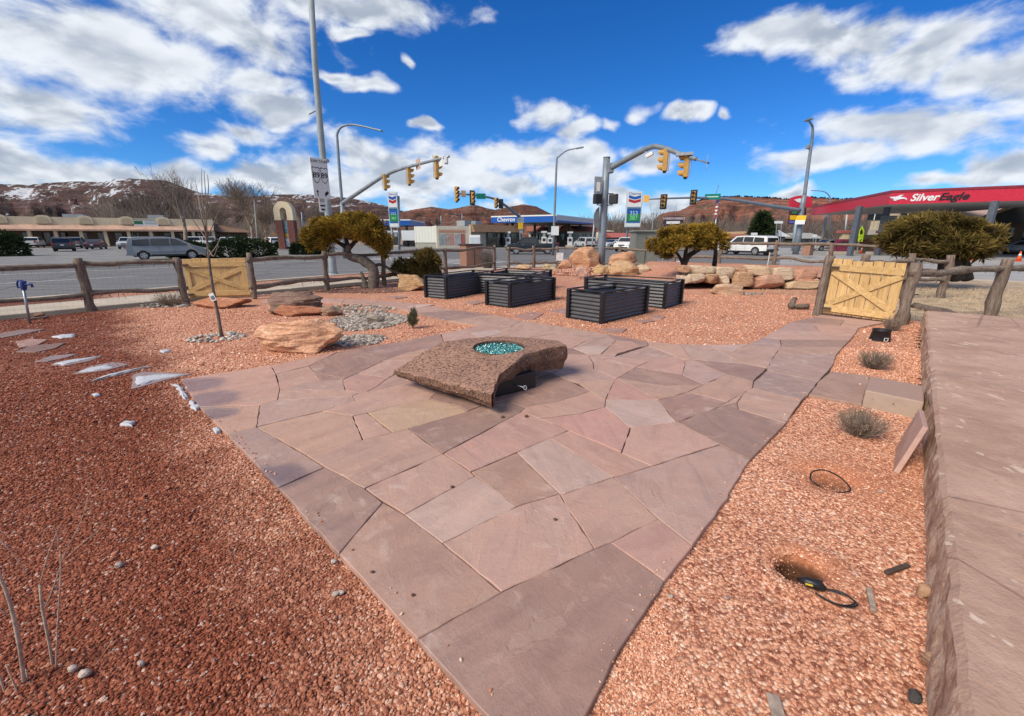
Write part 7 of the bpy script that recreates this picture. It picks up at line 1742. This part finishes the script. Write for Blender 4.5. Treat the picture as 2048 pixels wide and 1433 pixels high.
# houses and shops behind
def house(label, x0, x1, ye, yr, Y, wall, roof, gable=False, nwin=4, name='house', cat='building', over=.6):
    A, B = gnd(x0, Y), gnd(x1, Y); e, m, L = seg(A, B); th = thing(name, label, cat, A); ze, zr = YP(x0, ye, Y).z, YP(x0, yr, Y).z; D = 8
    fbox(A, e, m, 0, L, -.1, ze, -D, 0, 'wall', wall, th)
    if gable: MB().extr([A - e * over + Vector((0, 0, ze - .2)) + m * .4, (A + B) / 2 + Vector((0, 0, zr)) + m * .4, B + e * over + Vector((0, 0, ze - .2)) + m * .4], -m * (D + .8)).build('roof', roof, th)
    else: MB().extr([A + m * 1.0 - e * over + Vector((0, 0, ze - .15)), A - m * D * .5 - e * over + Vector((0, 0, zr)), A - m * (D + 1) - e * over + Vector((0, 0, ze - .15))], e * (L + 2 * over)).build('roof', roof, th)
    for k in range(nwin):
        u = L * (k + .5) / nwin; w = fbox(A, e, m, u - .5, u + .5, ze * .35, ze * .78, .004, .05, 'window', GLASS, th); fbox(A, e, m, u - .04, u + .04, ze * .35, ze * .78, .051, .08, 'mullion', SWHITE, w)
    return th
house('rust-roofed building under the right of the fuel canopy', 1145, 1192, 462, 451, 96, CREAM, RROOF, False, 3); house('rust-roofed building behind the pickup', 1060, 1112, 462, 452, 100, CREAM, RROOF, False, 4)
house('gabled rust-roofed porch building between the canopy columns', 1120, 1146, 462, 450, 94, SHADEW, RROOF, True, 2)
house('cream wall building right of the corner mast', 1204, 1226, 462, 461, 100, CREAM, CREAM, False, 2, over=.1); house('red-roofed low shop left of the cabinet', 1226, 1266, 474, 466, 90, SHADEW, pm('brick_red_roof', (.36, .10, .08), .8, .2), False, 4)
house('tan flat shop with rust roof left of the conifer', 1430, 1500, 477, 466, 100, SHADEW, RROOF, False, 6); house('low white-roofed shop behind the right mast', 1544, 1570, 472, 459, 95, SHADEW, pm('pale_roof', (.5, .52, .54), .7), False, 3); house('small dark hut right of the right mast', 1602, 1640, 476, 466, 95, pm('olive_wall', (.15, .15, .10), .8, .2), pm('grey_roof', (.3, .3, .28), .8), False, 3)
fas = MB().extr([YP(*q, 99.2) for q in ((1437, 465), (1493, 463), (1496, 468), (1437, 469))], (0, .5, 0)); tag(fas.build('parapet_band', pm('pale_orange_band', (.62, .42, .26), .8)), 'pale orange parapet band on the tan shop', 'parapet')
ms = thing('market_sign', 'dark market sign with white reader board above the round juniper', 'sign', gnd(1346, 85))
MB().extr([YP(*q, 85) for q in ((1329, 434), (1367, 433), (1366, 449), (1360, 449), (1360, 470), (1334, 470), (1334, 449), (1329, 449))], (0, .4, 0)).build('board', pm('dark_purple_board', (.05, .03, .045), .6), ms)
MB().extr([YP(*q, 84.9) for q in ((1331, 435), (1365, 434.5), (1364.5, 440.5), (1331, 441))], (0, .05, 0)).build('name_strip', pm('dusty_rose', (.22, .12, .13), .6), ms)
text('HONEYS MARKET', 'lettering', SWHITE, ms, YP(1348, 437.8, 84.84), .52, (1, 0, 0), (0, 0, 1), .01); MB().extr([YP(*q, 84.9) for q in ((1333, 443), (1360, 442.5), (1360, 448), (1333, 448.5))], (0, .05, 0)).build('reader_board', SWHITE, ms)
for lb, x, y, w, h, Y in (('white board sign left of the conifer foot', 1509, 469, 12, 6, 93), ('white banner sign behind the right mast arm', 1558, 445, 16, 5, 90), ('white sign at the roadside right of the mast', 1630, 472, 8, 5, 92)):
    q = thing('roadside_sign', lb, 'sign', gnd(x, Y)); MB().extr([YP(x + a * w / 2, y + b * h / 2, Y) for a, b in ((-1, -1), (1, -1), (1, 1), (-1, 1))], (0, .2, 0)).build('board', SWHITE, q)
    for a in (-.3, .3): p0 = YP(x + a * w, 478, Y); p0.z = -.1; MB().tube([p0, YP(x + a * w, y + h / 2, Y)], .07, 6).build('post', SBACK, q)
# red petrol station canopy, right
EAG = pm('eagle_red', (.50, .02, .045), .4); N_, Lf, Rt = gnd(1764, 40), gnd(1616, 60), gnd(2250, 33)
zb_, zt_ = 4.45, 5.35
ec = canopy('red fuel canopy of the petrol station at right', N_, Lf, Rt, zb_, zt_, EAG, EAG, [], name='fuel_canopy')
for x, Y, t0 in ((1707, 42.5, 408), (1762, 44, 405), (1970, 36.5, 404)):
    g = gnd(x, Y); MB().box((g.x, Y, zb_ / 2 - .05), (.42, .42, zb_ + .1), R(20)).build('column', pm('column_slate', (.085, .10, .125), .5), ec, bevel=.02)
g = gnd(1764, 44); MB().box((g.x, 43.7, 2.9), (1.35, .3, 1.5)).build('column_board', pm('board_grey', (.13, .14, .15), .6), ec)
e, m, L = seg(N_, Rt); Z = (zb_ + zt_) / 2
def onf(px, f=.1):                                      # point of the front fascia seen at photo column px
    best = min((abs((lambda q: 1024 + FPX * q.x / (q.y * CS + (HC - Z) * SN))(N_ + e * (L * k / 600)) - px), k) for k in range(601)); return N_ + e * (L * best[1] / 600) + m * f + Vector((0, 0, Z))
pS = onf(1820); text('Silver', 'lettering', SWHITE, ec, pS, .80, e, (0, 0, 1), .015, 'LEFT', .28, 1.02, .02)
text('Eagle', 'lettering', pm('lettering_black', (.012, .01, .012), .5), ec, onf(1877), .80, e, (0, 0, 1), .015, 'LEFT', .28, 1.12, .02)
w0 = onf(1796); k_ = (onf(1818) - onf(1774)).length / 44
mb = MB(); mb.extr([w0 + e * (a * k_) + Vector((0, 0, b * k_ * 1.15)) for a, b in ((-23, 5), (-6, 5), (4, 9), (12, 9), (4, 4), (12, 3), (20, 0), (22, -5), (14, -1), (4, -2), (-6, -6), (-12, -5), (-8, -3), (-14, -2), (-10, 0), (-18, 1))], m * .02); mb.build('eagle_logo', pm('logo_silver', (.62, .63, .68), .4), ec)
for lb, x, Y in (('maroon fuel pump left of the canopy column', 1688, 46), ('maroon fuel pump behind the canopy board', 1768, 45), ('maroon fuel pump by the lime signs', 1700, 50)): pump(lb, x, Y, 462 if Y < 48 else 464, (pm('pump_maroon', (.17, .02, .05), .5), pm('pump_cream', (.50, .42, .26), .6), pm('pump_header', (.34, .09, .08), .5)), 1.3)
# motel and store behind it
A, B = gnd(1735, 64), gnd(1905, 58); e, m, L = seg(A, B)
mo = thing('motel', 'two-storey tan board-clad building behind the red canopy', 'building', A); zt = YP(1800, 409, 62).z
fbox(A, e, m, 0, L, -.1, zt, -10, 0, 'wall', pm('tan_board_wall', (.36, .31, .23), .85, .12, .8), mo); fbox(A, e, m, -.3, L + .3, zt, zt + .25, -10, .4, 'eave', GREYW, mo)
for k in range(22): fbox(A, e, m, L * k / 22, L * k / 22 + .06, zt * .45, zt - .05, .002, .03, 'batten', pm('batten_tan', (.30, .26, .19), .85), mo)
for px in (1737, 1806, 1840, 1876):
    u = (gnd(px, 62) - A).dot(e); w = fbox(A, e, m, u - .8, u + .8, zt * .66, zt * .88, .031, .08, 'window', GLASS, mo); fbox(A, e, m, u - .04, u + .04, zt * .66, zt * .88, .081, .1, 'mullion', SWHITE, w)
fbox(A, e, m, 0, L, zt * .28, zt * .44, .003, .9, 'balcony', GREYW, mo)
A, B = gnd(1705, 57), gnd(1800, 56); e, m, L = seg(A, B)
yw = thing('yellow_wall', 'low yellow wall with red painted letters behind the pumps', 'wall', A); zt = YP(1740, 470, 56.5).z
fbox(A, e, m, 0, L, -.1, zt, -.4, 0, 'wall', pm('custard_yellow', (.62, .46, .19), .8, .1), yw)
for k in range(8): fbox(A, e, m, L * (.15 + k * .045), L * (.15 + k * .045 + .03), zt * .45, zt * .72, .003, .03, 'painted_letter', pm('letter_red', (.42, .10, .07), .7), yw)
A, B = gnd(1895, 52), gnd(2240, 40); e, m, L = seg(A, B)
ss = thing('station_store', 'brown-roofed petrol station store at the far right', 'building', A)
fbox(A, e, m, 0, L, -.1, 3.2, -8, 0, 'wall', pm('brown_block_wall', (.19, .13, .09), .85, .2, 1), ss)
MB().extr([A + m * 2.2 - e * .5 + Vector((0, 0, 3.1)), A - m * 3 - e * .5 + Vector((0, 0, 5.2)), A - m * 9 - e * .5 + Vector((0, 0, 3.1))], e * (L * .32)).build('roof', pm('mauve_roof', (.36, .255, .22), .8, .12), ss)
MB().extr([A + e * L * .24 + m * 3.4 + Vector((0, 0, 3.2)), A + e * L * .62 + m * 3.4 + Vector((0, 0, 5.4)), A + e * L + m * 3.4 + Vector((0, 0, 3.2))], -m * 9).build('gable_roof', pm('tan_gable', (.40, .26, .16), .8, .12), ss)
MB().extr([A + e * L * .27 + m * 3.45 + Vector((0, 0, 3.0)), A + e * L * .62 + m * 3.45 + Vector((0, 0, 5.0)), A + e * L * .97 + m * 3.45 + Vector((0, 0, 3.0))], m * .05).build('gable_end', DARK, ss)
for u0, u1 in ((.06, .2), (.3, .44), (.5, .64), (.7, .84)): fbox(A, e, m, L * u0, L * u1, .8, 2.6, .003, .06, 'shop_window', GLASS, ss)
for u0 in (.27, .46, .66): fbox(A, e, m, L * u0, L * u0 + .5, -.1, 3.2, 2.6, 3.1, 'porch_column', pm('timber_column', (.34, .22, .12), .8, .2), ss)

# ------------------------------------------------------------------ hills
def hill_mat(name, snow, red, shrub):
    t = NT(name); p = t.pos(); s = t.new('ShaderNodeSeparateXYZ'); t.l.new(p, s.inputs[0])
    wob = t.math('MULTIPLY', t.noise(p, .012, 5, .6), 22.0)
    st = t.noise(t.map(p, (.0022, .0022, .085)), 1.0, 6, .65, .6)
    c = t.ramp(st, [(.32, tuple(x * .35 for x in red)), (.44, red), (.50, tuple(x * .5 for x in red)), (.56, tuple(min(1, x * 1.45) for x in red)), (.68, tuple(x * .6 for x in red))])
    c = t.mix(t.step(t.noise(p, .02, 6, .7), .5, .66, 0, .55), c, (.20, .14, .105, 1))
    dots = t.step(t.math('ADD', t.vor(p, .11), t.math('MULTIPLY', t.noise(p, .03, 4), .9)), .70, .92, 1, 0)
    c = t.mix(t.math('MULTIPLY', dots, shrub), c, (.045, .045, .032, 1))
    if snow:
        sn = t.math('ADD', t.math('MULTIPLY', t.noise(p, .012, 4, .6), .5), t.math('MULTIPLY', t.noise(p, .07, 6, .75), .5)); hgt = t.step(s.outputs[2], 20, 170)
        c = t.mix(t.step(t.math('ADD', sn, t.math('MULTIPLY', hgt, .10)), .61, .65, 0, .62 * snow), c, (.72, .77, .84, 1))
    t.bump(t.math('ADD', st, t.noise(p, .06, 6, .7)), .8, 6.0)
    return t.set(c, .95, spec=.1)
def ridge(name, label_mat, sky_px, D, depth, seed, cliff=.5, n=220, rows=16, talus=.9):
    xs = [q[0] for q in sky_px]; mb = MB(); rowsv = []
    for j in range(rows + 3):
        row = []
        for i in range(n + 1):
            x = xs[0] + (xs[-1] - xs[0]) * i / n
            y = np.interp(x, xs, [q[1] for q in sky_px])
            c = YP(x, y, D); H = c.z; j1 = mnoise.fractal(Vector((x * .02 + seed, 0, 0)), 1, 2, 4)
            f = j / rows
            if j <= rows:
                g = f ** talus if f < cliff else None
                zz = H * (.55 * (f / cliff) ** 1.25 if f < cliff else .55 + .45 * ((f - cliff) / (1 - cliff)) ** .8)
                off = depth * (1 - f) if f < cliff else depth * (1 - cliff) * (1 - (f - cliff) / (1 - cliff)) * .55
                gul = mnoise.fractal(Vector((x * .03 + seed, f * 2.5, seed)), 1, 2, 6) * .7
                Y = D - off * (1 + .5 * gul) ; zz *= 1 + .07 * gul * (1 - f)
                zz += H * .02 * mnoise.noise((x * .3, f * 7, seed)) * (1 if f < 1 else .6)
            else:
                Y = D + (j - rows) * depth * .5; zz = H * (.97 - .03 * (j - rows))
            k = Y / D
            row.append(len(mb.v)); mb.v.append((c.x * k, Y, zz if j else -2))
        rowsv.append(row)
    for a, b in zip(rowsv, rowsv[1:]): mb.f += [(a[i], a[i + 1], b[i + 1], b[i]) for i in range(n)]
    return tag(mb.build(name, label_mat, smooth=True), kind='structure')
ridge('left_mountain', hill_mat('snowy_red_mountain', 1.0, (.088, .05, .049), .9), [(-900, 380), (-400, 372), (0, 369), (60, 370), (100, 366), (150, 363), (205, 365), (225, 359), (250, 357), (330, 361), (360, 372), (400, 386), (450, 392), (500, 394), (560, 389), (620, 389), (695, 396), (730, 402), (765, 410), (800, 421), (860, 440), (920, 470)], 1500, 500, 3, .5)
ridge('middle_hills', hill_mat('brown_red_hills', .6, (.15, .064, .048), .85), [(700, 470), (780, 440), (806, 424), (830, 419), (863, 414), (898, 419), (918, 416), (935, 412), (950, 410), (975, 417), (990, 420), (1020, 414), (1046, 409), (1072, 413), (1096, 425), (1130, 440), (1180, 450), (1230, 470)], 1150, 330, 9, .45)
ridge('low_far_hills', hill_mat('far_low_hills', .0, (.17, .10, .075), .8), [(1100, 455), (1170, 448), (1250, 449), (1330, 446), (1400, 452), (1500, 460)], 1000, 200, 14, .6, 120, 8)
ridge('red_mesa', hill_mat('red_mesa_rock', .0, (.25, .105, .072), .6), [(1290, 472), (1305, 450), (1312, 436), (1322, 428), (1340, 424), (1359, 422), (1372, 416), (1385, 408), (1408, 399), (1439, 395), (1480, 394), (1540, 397), (1580, 400), (1621, 396), (1675, 399), (1760, 398), (2000, 392), (2600, 385)], 520, 190, 21, .42, 300, 20)
# shrubs along the mesa rim
r = np.random.default_rng(11); mv, mf = [], []
for k in range(260):
    x = r.uniform(1395, 1760); y = float(np.interp(x, [1395, 1408, 1439, 1480, 1540, 1580, 1621, 1675, 1760], [403, 399, 395, 394, 397, 400, 396, 399, 398])); c = YP(x, y, 521); s = r.uniform(.8, 2.2)
    for q in range(5):
        a = r.normal(size=3) * s * .5; i = len(mv); mv += [(c.x + a[0] - s * .5, c.y, c.z - .6), (c.x + a[0] + s * .5, c.y, c.z - .6), (c.x + a[0], c.y + a[1], c.z + s * r.uniform(.5, 1.2))]; mf.append((i, i + 1, i + 2))
me = bpy.data.meshes.new('rim_shrubs'); me.from_pydata(mv, [], mf); me.materials.append(pm('rim_shrub_green', (.035, .04, .022), .95)); o = bpy.data.objects.new('rim_shrubs', me); COL.objects.link(o); tag(o, 'dark shrubs along the rim of the red mesa', 'shrubs', kind='stuff')
